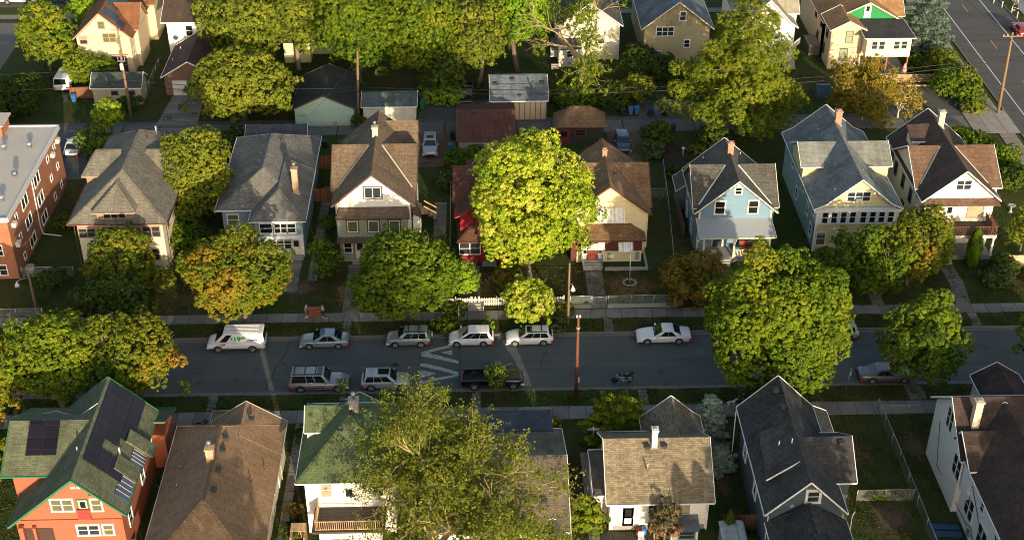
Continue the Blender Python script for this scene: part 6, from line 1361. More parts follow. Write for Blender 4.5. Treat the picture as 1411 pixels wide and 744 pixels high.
car('suv','silver suv with a large dark sunroof on the near kerb','car',-9.15,102.0,0,4.57,1.85,1.67,SILVER,SUVB,(-.46,.24,-.4,.1),[(.08,.3),(.34,.58),(.61,.84)],(-.29,.32),.37,GC,1.06,sunroof=(.5,.95),rail=())
def ram_extra(root,L,w,Hh):
    m=MB();x0=-L/2;x1=-L*.06
    m.box(x0,x1,-w*.97,-w*.86,.55,1.12);m.box(x0,x1,w*.86,w*.97,.55,1.12);m.box(x0,x0+.09,-w*.86,w*.86,.55,1.11);m.box(x1-.08,x1,-w*.86,w*.86,.55,1.13);m.build('truck_bed',BLACKC,root)
    m=MB();m.box(x0,x1,-w*.97,w*.97,.45,.56);m.build('bed_floor',BLACKP,root)
RAMB=[(-.06,1.1,.98,.42),(-.03,1.12,1,.4),(.1,1.12,1,.38),(.2,1.12,1,.38),(.3,1.12,.97,.38),(.44,1.06,.93,.4),(.49,.92,.86,.44),(.5,.75,.8,.5)]
def pickup(name,label,x,y,rot,L=5.8,colr=BLACKC,g=GC):
    r=car(name,label,'truck',x,y,rot,L,2.0,1.88,colr,RAMB,(-.06,.26,-.03,.15),[(.08,.45),(.5,.85)],(-.3,.33),.4,g,1.15,extra=ram_extra)
    for c in r.children:
        if c.name.startswith('tail_light'):
            for vv in c.data.vertices: vv.co.x-=L*.44; vv.co.z-=.08
        if c.name.startswith('bumper'): pass
    return r
pickup('pickup_truck','black pickup truck with an open bed by the near kerb sapling',.85,102.0,0)
car('sedan','grey saloon half hidden under the narrow near kerb maple','car',37.9,101.95,0,5.2,1.9,1.44,GREYC,SEDAN,(-.33,.2,-.17,.03),[(.2,.46),(.5,.77)],(-.27,.31),.34,GC,.95)
GA2='cars parked off the alley'
car('suv','silver car parked facing the street behind the sage porch house','car',-6.1,148.9,-PI/2,4.6,1.85,1.6,SILVER,SUVB,(-.46,.24,-.4,.1),[(.08,.3),(.34,.58),(.61,.84)],(-.29,.32),.36,GA2,1.06,sunroof=(.5,.8))
car('hatchback','dark blue car parked behind the yellow house beside the alley','car',17.5,149.2,-PI/2,4.4,1.8,1.5,NAVY,HATCH,(-.47,.26,-.4,.08),[(.1,.36),(.4,.66)],(-.28,.31),.33,GA2,.98)
pickup('pickup_truck','black pickup truck parked between two garages beyond the alley',-1.7,163.0,-PI/2,5.6,BLACKC,GA2)
car('van','white van parked nose in among dark bushes left of the alley','van',-55.2,168.6,PI/2,5.4,2.0,2.1,WHITEP,VANB,(-.495,.365,-.475,.2),[(.78,.93)],(-.28,.31),.37,GA2,1.2,inset=.1)
car('sedan','white car half hidden behind the brick apartments','car',-49.6,150,PI/2,4.7,1.82,1.45,WHITEP,SEDAN,(-.38,.24,-.21,.06),[(.2,.47),(.51,.76)],(-.29,.3),.33,GA2,.95)
car('hatchback','red car cut by the right edge on the avenue','car',78.2,182.6,PI/2,4.5,1.85,1.5,REDC,HATCH,(-.47,.26,-.4,.08),[(.1,.36),(.4,.66)],(-.28,.31),.34,None,.98)
car('hatchback','dark car at the top edge beside the russet roof house','car',-48.6,198.4,0,4.5,1.8,1.5,BLACKC,HATCH,(-.47,.26,-.4,.08),[(.1,.36),(.4,.66)],(-.28,.31),.34,None,.98)
car('van','white orange striped truck cut by the top left corner','truck',-69.5,198,0,5.6,2,2.1,WHITEP,VANB,(-.495,.365,-.475,.2),[(.78,.93)],(-.28,.31),.37,None,1.2,inset=.1)
car('sedan','dark green car at the top edge near the top left corner','car',-63.6,198,0,4.8,1.85,1.45,paint('green_car_paint',(.015,.08,.06,1)),SEDAN,(-.38,.24,-.21,.06),[(.2,.47),(.51,.76)],(-.29,.3),.33,None,.95)
# motorcycle
t=thing('motorcycle','black motorcycle with a top case standing by the near kerb','motorcycle',(13.05,101.95,.016),PI+.12)
def lo(name,mat,fn,parent=None):
    m=MB();fn(m);return m.build(name,mat,parent or t)
for wx in (-.68,.74):
    wh=lo('wheel',TYRE,lambda m:m.lathe((wx,0,.31),[(.22,-.06),(.29,-.06),(.31,-.03),(.31,.03),(.29,.06),(.22,.06)],18,True,'y'));lo('rim',RIM,lambda m:m.lathe((wx,0,.31),[(.2,-.03),(.2,.03)],14,False,'y'),wh)
lo('fuel_tank',BLACKC,lambda m:m.tube([(.32,0,.82),(.15,0,.88),(-.08,0,.84),(-.2,0,.76)],[.08,.17,.16,.09],10));lo('seat',BLACKP,lambda m:m.tube([(-.12,0,.78),(-.4,0,.76),(-.75,0,.86)],[.1,.14,.1],8))
lo('engine',METAL,lambda m:(m.box(-.15,.28,-.17,.17,.3,.62),m.tube([(.2,.2,.4),(-.3,.22,.3),(-.85,.22,.36)],.05,7)));lo('fork',METAL,lambda m:[m.tube([(.74,s*.1,.31),(.42,s*.1,.98)],.03,6) for s in (-1,1)])
lo('handlebar',DARKMETAL,lambda m:(m.tube([(.25,-.36,1.06),(.42,-.12,1.02),(.42,.12,1.02),(.25,.36,1.06)],.02,6),[m.tube([(.4,s*.25,1.05),(.42,s*.3,1.22)],[.015,.04],6) for s in (-1,1)]));lo('windshield',GREYC,lambda m:m.slab([(.5,-.2,.85),(.5,.2,.85),(.4,.16,1.25),(.4,-.16,1.25)],.02))
lo('top_case',BLACKP,lambda m:m.lathe((-.86,0,.88),[(.18,0),(.23,.06),(.23,.2),(.15,.28)],12));lo('mudguard',BLACKC,lambda m:(m.tube([(-1.0,0,.5),(-.85,0,.66),(-.6,0,.66)],.07,6),m.tube([(1.03,0,.42),(.9,0,.6),(.6,0,.62)],.06,6)));lo('headlight',HEADL,lambda m:m.tube([(.5,0,.88),(.58,0,.88)],[.08,.1],10));lo('side_case',METAL,lambda m:[m.box(-.85,-.45,s*.28-.09,s*.28+.09,.48,.72) for s in (-1,1)]);lo('kickstand',METAL,lambda m:m.tube([(-.05,.1,.3),(-.1,.32,.02)],.02,5))

# ------------------------------------------------------------------ people, the dresser and the dog
def skin(name,pts,edges,rad,mat,parent,sub=1):
    me=bpy.data.meshes.new(name);me.from_pydata(pts,edges,[]);o=bpy.data.objects.new(name,me);COL.objects.link(o)
    md=o.modifiers.new('s','SKIN');md.use_smooth_shade=True
    d=me.skin_vertices[0].data
    for i,r_ in enumerate(rad): d[i].radius=(r_,r_) if not isinstance(r_,tuple) else r_; d[i].use_root=(i==0)
    b=o.modifiers.new('u','SUBSURF');b.levels=sub;b.render_levels=sub
    bpy.context.view_layer.update();dg=bpy.context.evaluated_depsgraph_get();nm=bpy.data.meshes.new_from_object(o.evaluated_get(dg));bpy.data.objects.remove(o)
    nm.materials.clear();nm.materials.append(mat);q=bpy.data.objects.new(name,nm);COL.objects.link(q);q.parent=parent;return q
SKINM=plain('skin',(.42,.24,.17,1),.6)
def person(label,x,y,rot,shirt,pants,hair,legs,arms,short=False,sleeve=.55,z=.11,skinm=None,lean=.04,bag=None):
    """legs / arms: for each side (knee xyz, ankle xyz) and (elbow xyz, wrist xyz) in the person's own frame, facing +x"""
    t=thing('person',label,'person',(x,y,z),rot);t.pop('_l',None);V=[(0,0,.95),(lean*.6,0,1.15),(lean,0,1.36),(lean*1.2,0,1.48),(lean*1.6,0,1.56),(lean*2.2+.01,0,1.66)]
    E=[(0,1),(1,2),(2,3),(3,4),(4,5)];Rd=[(.15,.12),(.14,.11),(.165,.12),.075,.06,.095]
    V.append((lean*2.2+.12,0,1.64));E.append((5,6));Rd.append(.022)      # nose
    sl=[(0,0,.95),(lean*.6,0,1.15),(lean,0,1.36),(lean*1.2,0,1.46)];sE=[(0,1),(1,2),(2,3)];sR=[(.165,.135),(.155,.125),(.18,.135),.085]
    pl=[(0,0,.98)];pE=[];pR=[(.16,.13)]
    for s,(kn,an),(el,wr) in zip((-1,1),legs,arms):
        b=len(V);V+=[(0,s*.1,.88),kn,an,(an[0]+.16,an[1],max(.03,an[2]-.05))];E+=[(0,b),(b,b+1),(b+1,b+2),(b+2,b+3)];Rd+=[.085,.058,.042,.035]
        b=len(V);sh=(lean,s*.2,1.42);d=Vector(wr)-Vector(el);d.normalize();hand=tuple(Vector(wr)+d*.08);V+=[sh,el,wr,hand];E+=[(2,b),(b,b+1),(b+1,b+2),(b+2,b+3)];Rd+=[.06,.045,.033,.038]
        a=d.cross(Vector((0,0,1)));a=a.normalized() if a.length>.1 else Vector((0,1,0))
        for k in range(4):
            f=len(V);p=Vector(hand)+a*(k-1.5)*.02;ln=(.06,.075,.07,.055)[k];V+=[tuple(p+d*.02),tuple(p+d*(.02+ln*.6)+Vector((0,0,-.012))),tuple(p+d*(.02+ln)+Vector((0,0,-.035)))];E+=[(b+3,f),(f,f+1),(f+1,f+2)];Rd+=[.01,.009,.008]
        f=len(V);p=Vector(wr)+a*s*.035;V+=[tuple(p+d*.03),tuple(p+d*.07+a*s*.03)];E+=[(b+2,f),(f,f+1)];Rd+=[.012,.01]
        q=len(sl);e2=tuple(Vector(sh).lerp(Vector(el),sleeve*1.6 if sleeve<.6 else 1));sl+=[sh,e2];sE+=[(2,q),(q,q+1)];sR+=[.078,.066]
        if sleeve>.6: sl.append(tuple(Vector(el).lerp(Vector(wr),.85)));sE.append((q+1,q+2));sR.append(.05)
        q=len(pl);k2=Vector(kn);pl+=[(0,s*.1,.88),tuple(k2)];pE+=[(0,q),(q,q+1)];pR+=[.1,.075]
        if not short: pl.append(tuple(k2.lerp(Vector(an),.92)));pE.append((q+1,q+2));pR.append(.06)
    skin('body',V,E,Rd,skinm or SKINM,t);skin('shirt',sl,sE,sR,shirt,t);skin('shorts' if short else 'trousers',pl,pE,pR,pants,t)
    hx=lean*2.2;skin('hair',[(hx-.03,0,1.7),(hx+.02,0,1.735),(hx-.07,0,1.63)],[(0,1),(0,2)],[.095,.075,.07],hair,t)
    m=MB();[m.lathe((hx+.095,s*.035,1.665),[(.004,-.012),(.014,-.004),(.014,.004),(.004,.012)],6) for s in (-1,1)];m.build('eyes',BLACKP,t)
    m=MB();[m.box(an[0]-.09,an[0]+.2,an[1]-.055,an[1]+.055,max(.0,an[2]-.08),max(.0,an[2]-.08)+.09) for _,an in legs];m.build('shoes',plain('pale_shoes',(.5,.48,.46,1)),t);return t
ltblue=plain('light_blue_cloth',(.38,.5,.6,1),.9);greyblue=plain('grey_blue_cloth',(.36,.42,.48,1),.9);khaki=plain('khaki_cloth',(.3,.22,.12,1),.9);blackcl=plain('black_cloth',(.015,.015,.018,1),.9);navycl=plain('navy_cloth',(.015,.02,.045,1),.9);hairb=plain('dark_hair',(.025,.018,.014,1),.9)
person('person in grey blue shirt and khaki shorts at the left end of the carried dresser',-17.75,113.25,0,greyblue,khaki,hairb,[((.1,-.1,.5),(-.05,-.1,.09)),((.12,.1,.5),(.12,.1,.09))],[((.15,-.24,1.15),(.4,-.26,1.0)),((.15,.24,1.15),(.4,.26,1.0))],True,lean=.1)
person('person in pale blue shirt and black trousers at the right end of the dresser',-15.9,113.1,PI,ltblue,blackcl,hairb,[((.12,-.11,.5),(.02,-.11,.09)),((.05,.14,.5),(-.25,.18,.12))],[((.15,-.24,1.15),(.4,-.26,1.0)),((.15,.24,1.15),(.4,.26,1.0))],lean=.1)
t=thing('dresser','reddish wooden dresser carried by two people on the far sidewalk','dresser',(-16.8,113.2,.11));WD=plain('cherry_wood',(.2,.055,.025,1),.4)
lo('carcass',WD,lambda m:(m.box(-17.42,-16.2,112.95,113.45,.42,1.22),m.box(-17.47,-16.15,112.91,113.49,1.22,1.27)))
for i in range(3):
    for k in range(2): lo('drawer',plain('cherry_wood_front',(.26,.08,.035,1),.4),lambda m:m.box(-17.38+k*.59,-16.83+k*.59,112.925,112.95,.47+i*.25,.69+i*.25));lo('knob',METAL,lambda m:m.box(-17.13+k*.59,-17.08+k*.59,112.9,112.925,.56+i*.25,.6+i*.25))
for a in (-17.36,-16.26):
    for b in (113.0,113.4): lo('leg',WD,lambda m:m.box(a-.03,a+.03,b-.03,b+.03,.28,.42))
person('person in dark clothes walking a white dog on the near sidewalk',23.75,97.95,PI,blackcl,navycl,hairb,[((.16,-.1,.5),(.3,-.1,.1)),((-.02,.1,.5),(-.3,.1,.14))],[((.05,-.26,1.15),(.3,-.24,1.0)),((-.1,.26,1.14),(-.05,.28,.92))],sleeve=.9)
t=thing('dog','white dog trotting ahead of the person in dark clothes','dog',(22.7,98.0,.11),.25);WD2=plain('white_fur',(.6,.58,.54,1),.95)
V=[(-.32,0,.5),(-.08,0,.5),(.2,0,.5),(.36,0,.62),(.46,0,.72),(.56,0,.7),(.66,0,.67)];E=[(0,1),(1,2),(2,3),(3,4),(4,5),(5,6)];Rd=[.11,.1,.135,.085,.075,.06,.035]
for s in (-1,1):
    b=len(V);V+=[(-.34,s*.09,.42),(-.24,s*.1,.3),(-.4,s*.1,.17),(-.37,s*.1,.03),(-.31,s*.1,.015)];E+=[(0,b),(b,b+1),(b+1,b+2),(b+2,b+3),(b+3,b+4)];Rd+=[.08,.055,.032,.026,.028]
    b=len(V);fx=.1*s;V+=[(.24,s*.09,.38),(.22+fx*.6,s*.09,.22),(.26+fx,s*.09,.03),(.32+fx,s*.09,.015)];E+=[(2,b),(b,b+1),(b+1,b+2),(b+2,b+3)];Rd+=[.065,.036,.027,.028]
    b=len(V);V+=[(.44,s*.05,.8),(.41,s*.09,.78)];E+=[(4,b),(b,b+1)];Rd+=[.022,.014]
b=len(V);V+=[(-.48,0,.56),(-.6,0,.5),(-.68,0,.53)];E+=[(0,b),(b,b+1),(b+1,b+2)];Rd+=[.035,.028,.016]
skin('body',V,E,Rd,WD2,t);lo('collar',plain('red_collar',(.3,.02,.02,1)),lambda m:m.tube([(.37,0,.63),(.4,0,.66)],.1,10))
o=MB();o.tube([(23.08,98.1,.78),(23.25,97.95,.8),(23.47,97.75,1.1)],.012,4);tag(o.build('dog_leash',BLACKP,None,(23.08,98.1,.78)),'dark leash held by the person and leading to the dog','leash')
person('person in a turquoise top on the far pavement of the avenue',80.7,191.2,2.5,plain('turquoise_cloth',(.05,.4,.5,1),.9),blackcl,hairb,[((.12,-.1,.5),(.2,-.1,.1)),((.02,.1,.5),(-.2,.1,.12))],[((.05,-.26,1.15),(.2,-.24,.95)),((-.05,.26,1.14),(.05,.28,.92))])
person('person in dark clothes beside the turquoise top on the avenue pavement',80.0,190.7,2.5,blackcl,blackcl,hairb,[((.12,-.1,.5),(.15,-.1,.1)),((.02,.1,.5),(-.2,.1,.12))],[((.05,-.26,1.15),(.2,-.24,.95)),((-.05,.26,1.14),(.05,.28,.92))])

# ------------------------------------------------------------------ poles, wires, signs
WOODP=barkmat('pole_wood',(.19,.12,.07,1));INS=plain('insulator_white',(.6,.6,.6,1),.4)
def pole(name,label,x,y,h,r=.15,mat=None,arm=None,trans=False,lean=(0,0),lamp=None,caps=False):
    t=thing(name,label,'pole',(x,y,0),0,'utility and lamp poles');P=lambda z:(x+lean[0]*z/h,y+lean[1]*z/h,z)
    lo_=lambda n,m_,fn:(lambda m:(fn(m),m.build(n,m_,t)))(MB())
    lo_('shaft',mat or WOODP,lambda m:m.tube([P(-.1),P(h*.5),P(h)],[r*1.15,r,r*.72],10))
    tx,ty,_=P(h-.5)
    if arm:
        lo_('crossarm',WOODP,lambda m:m.beam((tx-arm,ty-.16,h-.45),(tx+arm,ty-.16,h-.45),.11,.13))
        for k in (-.9,-.5,.5,.9): lo_('insulator',INS,lambda m:m.lathe((tx+arm*k,ty-.16,h-.39),[(.05,0),(.07,.05),(.04,.1),(.06,.14),(.03,.2)],8))
    if trans: lo_('transformer',plain('transformer_grey',(.42,.42,.4,1),.5),lambda m:m.lathe((tx-.02,ty-.38,h-2.4),[(.05,0),(.23,.02),(.25,.1),(.25,.8),(.2,.88),(.06,.95)],12));lo_('bracket',METAL,lambda m:(m.box(tx-.5,tx+.5,ty-.2,ty-.1,h-1.35,h-1.25),[m.tube([(tx+a,ty-.16,h-1.2),(tx+a,ty-.16,h-.8)],.05,6) for a in (-.4,.4,.1)]))
    if caps:
        for a in (-.14,.14): lo_('insulator',INS,lambda m:m.lathe((x+a,y-.05,h-.02),[(.06,0),(.1,.06),(.08,.14),(.1,.2),(.03,.28)],8))
        lo_('collar',METAL,lambda m:m.lathe((x,y,h-1.25),[(.2,0),(.2,.12)],10));lo_('meter_box',INS,lambda m:m.box(x+.14,x+.28,y-.1,y+.08,1.7,2.2))
    if lamp:
        lo_('lamp_arm',METAL,lambda m:m.tube([P(lamp[2]),(x+lamp[0]*.6,y+lamp[1]*.6,lamp[2]+.3),(x+lamp[0],y+lamp[1],lamp[2]+.15)],.035,6));lo_('lamp_head',INS,lambda m:m.lathe((x+lamp[0],y+lamp[1],lamp[2]-.35),[(.26,0),(.2,.2),(.08,.4),(.05,.5)],10))
    return t
pole('power_pole','rust brown pole with twin insulators standing on the near verge',8.55,99.9,9.0,.15,plain('rust_steel',(.14,.045,.025,1),.7,var=.3),caps=True)
pole('lamp_post','weathered wooden post with a hooded lamp behind the white wagon',8.5,111.3,7.4,.12,lamp=(.35,-.5,4.9));pole('lamp_post','wooden post with a hooded lamp before the brick apartments',-44.9,114.6,5.2,.13,lamp=(-1.0,-.9,4.4))
pole('utility_pole','wooden pole with transformer and hardware beside the putty garage',-44.2,157.3,9.8,.17,arm=.9,trans=True);pole('utility_pole','plain wooden pole between the seafoam and the flaking white garages',-15.4,155.9,10.0,.16,lean=(.5,0))
pole('utility_pole','tall wooden pole with a crossarm at the alley and avenue corner',66.6,156.8,11.2,.18,arm=1.25,lean=(-.3,0));pole('utility_pole','wooden pole behind the blue grey spruce by the avenue',65.0,186,10,.18,arm=1.0)
def wire(label,p,q,sag,r_=.022,n=14):
    m=MB();p=Vector(p);q=Vector(q);m.tube([p.lerp(q,i/n)-Vector((0,0,sag*4*(i/n)*(1-i/n))) for i in range(n+1)],r_,4);tag(m.build('cable',plain('cable_black',(.03,.03,.032,1),.6),None,p),label,'cable','overhead cables')
wire('thick overhead cable along the alley, lower strand',(-15.4,155.7,4.7),(66.4,156.7,7.4),1.9,.045);wire('thick overhead cable along the alley, upper strand',(-15.4,155.7,5.3),(66.4,156.7,8.0),1.9,.035)
wire('overhead cable from the transformer pole along the alley',(-44.2,157.1,6.0),(-15.4,155.7,5.2),.6,.035);wire('lower overhead cable from the transformer pole along the alley',(-44.2,157.1,5.2),(-15.4,155.7,4.8),.5,.03)
wire('cable across the avenue from the crossarm pole',(66.3,156.7,10.6),(120,160,11),1.2);wire('second cable across the avenue from the crossarm pole',(66.3,156.7,7.6),(120,158,8),1.2,.035)
wire('cable to the left edge from the transformer pole',(-44.2,157.1,7.6),(-100,158,7.4),1.0);wire('lower cable to the left edge from the transformer pole',(-44.2,157.1,5.4),(-100,158,5.2),1.0)
wire('cable along the avenue kerb from the crossarm pole',(66.3,156.9,10.4),(65,186,9.4),.6);wire('service wire from the plain pole over the seafoam garage',(-15.2,155.8,9),(-22,177.5,6),.5,.015)
for (q,p) in (((-44.2,157.2,8.6),(-48.6,172,5.4)),((-44.2,157.2,8.6),(-37.6,141.6,5.8)),((-15.1,155.8,9),(-11.3,138.9,8.2)),((-15.1,155.8,9),(-22.5,144,4.7)),((66.4,156.7,10.4),(51.2,139.3,8.4)),((66.4,156.7,10.4),(57.9,170,5.4)),((8.5,111.3,7.2),(13.5,124.6,6.5))):
    wire('thin service wire from a pole to %s'%{-48.6:'the russet roof house',-37.6:'the cream house with dormers',-11.3:'the sage porch house',-22.5:'the slate blue house',51.2:'the stucco balcony house',57.9:'the glazed sunroom',13.5:'the pale yellow house'}[p[0]],q,p,.5,.016)
def signpost(label,x,y,h,plate=None,lean=0):
    t=thing('sign_post',label,'sign',(x,y,0));m=MB();m.tube([(x,y,0),(x+lean,y,h)],.04,6);m.build('post',METAL,t)
    m=MB();m.box(x+lean-.02,x+lean+.02,y-.2,y+.2,h-.55,h-.02);m.build('plate',METAL,t)
signpost('thin grey sign post on the verge behind the white hatchback',-2.35,111.3,2.4);signpost('thin leaning sign post beside the grey saloon',33.7,100.1,2.6,lean=.3)
# ------------------------------------------------------------------ fences and low walls
MESHM=None
def wiremesh():
    m,nt,b=newmat('chain_link');out=[x for x in nt.nodes if x.type=='OUTPUT_MATERIAL'][0];tr=N(nt,'ShaderNodeBsdfTransparent');mx=N(nt,'ShaderNodeMixShader');mx.inputs[0].default_value=.24
    tc=N(nt,'ShaderNodeTexCoord');ns=noise(nt,tc.outputs['Object'],3.);nt.links.new(mixc(nt,ns.outputs[0],(.26,.29,.28,1),(.4,.43,.41,1)),b.inputs['Base Color'])
    nt.links.new(tr.outputs[0],mx.inputs[1]);nt.links.new(b.outputs[0],mx.inputs[2]);nt.links.new(mx.outputs[0],out.inputs[0]);return m
MESHM=wiremesh()
def chain(label,pts,h=1.15,z=0,step=2.6,gate=False):
    t=thing('chain_link_fence',label,'fence',(*pts[0],0),0,'chain link fences');me=MB();ra=MB()
    for (a,b) in zip(pts,pts[1:]):
        a=Vector((*a,z));b=Vector((*b,z));n=max(1,round((b-a).length/step));up=Vector((0,0,h))
        me.face([a,b,b+up,a+up]);ra.tube([a+up,b+up],.03,6)
        for i in range(n+1):
            p=a.lerp(b,i/n);m=MB();m.tube([p,p+up*1.04],.035,6);m.build('post',METAL,t)
    me.build('wire_mesh',MESHM,t);ra.build('rail',METAL,t)
chain('chain link fence on a low wall before the yellow house, long right part',[(12.75,114.35),(19.7,114.35)],1.1,.35);chain('short chain link fence left of the yellow house walk',[(8.9,114.35),(11.0,114.35)],1.1,.35)
chain('long chain link fence between the yellow and the sky blue houses',[(19.9,115),(21.2,133),(21.8,143.5)],1.2);chain('chain link fence joining the yellow house to the side fence',[(18.1,136.5),(21.3,136.5)],1.2)
chain('chain link fence between brick apartments and cream house',[(-48.3,121.6),(-42.9,121.6)],1.2);chain('chain link fence by the sidewalk before the brick apartments',[(-60,114.1),(-44.2,114.1)],1.1)
chain('long chain link fence dividing the two lawns right of the dark slate house',[(36.0,97.2),(36.1,90),(36.1,76)],1.3);chain('chain link fence along the near sidewalk before the tall white house',[(36.05,96.5),(41.2,96.5)],1.1);chain('chain link cross fence around the dug garden bed',[(31.2,85.2),(36.0,85.2)],1.2)
chain('chain link fence beside the russet roof house yard',[(-43.8,164.5),(-43.9,174)],1.2);chain('chain link side fence of the sage porch house',[(-3.4,124),(-3.5,144)],1.2)
def wallthing(label,x0,x1,y0,y1,z1):
    m=MB();m.box(x0,x1,y0,y1,-.1,z1);m.box(x0-.02,x1+.02,y0-.02,y1+.02,z1,z1+.05);tag(m.build('low_wall',CONC,None,((x0+x1)/2,y0,0)),label,'wall','low concrete walls')
wallthing('low concrete wall under the long chain link fence by the yellow house',12.7,19.8,114.2,114.5,.3);wallthing('short low concrete wall left of the yellow house walk',8.8,11.05,114.2,114.5,.3);wallthing('low kerb wall below the white picket fence',-4.3,-1.0,114.5,114.75,.25)
def picket(label,x0,x1,y,h=1.0,mat=None,gap=.17,pw=.11,z=0):
    t=thing('picket_fence',label,'fence',((x0+x1)/2,y,0),0,'white picket fence sections');m=MB()
    n=int((x1-x0)/gap)
    for i in range(n+1):
        a=x0+(x1-x0)*i/max(1,n);hh=h*(1+.03*rng.uniform(-1,1));m.prism([(a-pw/2,z+.06),(a+pw/2,z+.06),(a+pw/2,z+hh-.08),(a,z+hh),(a-pw/2,z+hh-.08)],'y',y-.02,y+.0)
    m.build('pickets',mat or TRIM,t)
    m=MB();[m.box(x0,x1,y+.002,y+.04,z+q,z+q+.09) for q in (.22,h-.3)];m.build('rail',mat or TRIM,t)
    for a in (x0,(x0+x1)/2,x1): m=MB();m.box(a-.05,a+.05,y+.04,y+.13,0,h+.1);m.build('post',mat or TRIM,t)
oldw=plain('old_white_picket',(.58,.55,.48,1),.8,var=.2)
picket('white picket fence beside the dense green verge maple',-4.3,-1.15,115.0,mat=oldw);picket('white picket fence between the steps and the small lime tree',-.3,3.2,115.0,mat=oldw);picket('white picket fence right of the small lime tree',4.2,8.3,115.0,mat=oldw);picket('white picket gate above the garden steps',-1.05,-.4,115.0,mat=oldw)
t=thing('garden_steps','concrete garden steps below the white picket gate','steps',(-.7,114.5,0));m=MB();[m.box(-1.3,0,114.0+i*.28,114.28+i*.28,0,.17*(i+1)) for i in range(3)];m.build('treads',CONC,t);m=MB();m.box(-1.45,-1.32,114.0,114.85,0,.6);m.box(.02,.15,114.0,114.85,0,.6);m.build('cheek_wall',CONC,t)
t=thing('garden_gate','chain link gate across the yellow house walk','gate',(11.8,114.35,0));m=MB();m.face([(11.1,114.36,.1),(12.6,114.36,.1),(12.6,114.36,1.3),(11.1,114.36,1.3)]);m.build('wire_mesh',MESHM,t);m=MB();[m.tube([(a,114.36,0),(a,114.36,1.45)],.04,6) for a in (11.1,12.6)];m.tube([(11.1,114.36,1.3),(12.6,114.36,1.3)],.025,6);m.build('frame',METAL,t)
def board(label,x0,x1,y,h,mat,axis='x',rails=False,z=0):
    t=thing('board_fence',label,'fence',(x0 if axis=='x' else y,y if axis=='x' else x0,0),0,'wooden board fences');m=MB()
    B=(lambda a,b,c,d,e,f:m.box(a,b,c,d,e,f)) if axis=='x' else (lambda a,b,c,d,e,f:m.box(c,d,a,b,e,f))
    if rails: [B(x0,x1,y-.02,y+.02,z+.12+i*.3,z+.34+i*.3) for i in range(int(h/.3))]
    else:
        n=int((x1-x0)/.15)
        for i in range(n): a=x0+(x1-x0)*i/n;B(a,a+.138,y-.015,y+.015,z+.05,z+h*(1+.015*rng.uniform(-1,1)))
    m.build('boards',mat,t)
    n=max(1,int((x1-x0)/2.3))
    for i in range(n+1):
        m=MB();a=x0+(x1-x0)*i/n;B(a-.05,a+.05,y+.02,y+.12,0,z+h+.05);m.build('post',mat,t)
FW=planks('cedar_boards',(.2,.085,.04,1),.15,0)
board('cedar fence between the slate blue and sage porch houses',-19.1,-16.0,136.6,1.7,FW);board('taller cedar fence farther back between the slate blue and sage porch houses',-19.3,-16.4,144.3,1.8,FW)
board('weathered board fence behind the board and batten garage',2.6,8.8,165.6,1.7,WOODGREY);board('low weathered board fence beside the board and batten garage',9.2,16.6,162.4,1.3,WOODGREY);board('dark board fence beside the metal shed',19.4,22.1,82.0,1.7,WOODBROWN)
board('horizontal rail fence of the cream and green house yard',52.6,61.3,166.3,1.25,WOODTAN,rails=True);board('low timber border below the horizontal rail fence',55,61.4,164.9,.4,WOODTAN,rails=True);board('pale board fence section at the right edge by the stucco house',55.9,58.9,120.9,1.4,planks('pale_boards',(.45,.36,.22,1),.15,0))
board('brown board fence beside the sky blue house rear',128,134,22.2,1.7,FW,'y');board('curved tan board screen beside the white van',-53.6,-50.4,164.4,1.6,FW)
# ------------------------------------------------------------------ bins and yard things
BLUEB=plain('blue_bin_plastic',(.03,.14,.34,1),.45);BLACKB=plain('black_bin_plastic',(.02,.022,.025,1),.5);GREENB=plain('green_bin_plastic',(.02,.16,.07,1),.45)
def bin_(label,x,y,mat,rot=0):
    t=thing('wheelie_bin',label,'bin',(x,y,.016),rot,'wheeled bins beside the alley');t.pop('_l',None)
    def Q(n,mt,fn): m=MB();fn(m);return m.build(n,mt,t)
    Q('body',mat,lambda m:m.mesh([(-.22,-.25,.08),(.22,-.25,.08),(.22,.22,.08),(-.22,.22,.08),(-.3,-.36,1.0),(.3,-.36,1.0),(.3,.32,1.0),(-.3,.32,1.0)],[(3,2,1,0),(4,5,6,7),(0,1,5,4),(1,2,6,5),(2,3,7,6),(3,0,4,7)]))
    Q('lid',mat,lambda m:(m.box(-.33,.33,-.41,.34,1.005,1.06),m.box(-.26,.26,-.3,.26,1.06,1.1)));Q('handle',mat,lambda m:m.tube([(-.27,.4,1.0),(.27,.4,1.0)],.025,6))
    for s in (-1,1): Q('wheel',TYRE,lambda m:m.lathe((s*.27,.26,.11),[(.11,-.03),(.11,.03)],12,False,'y'))
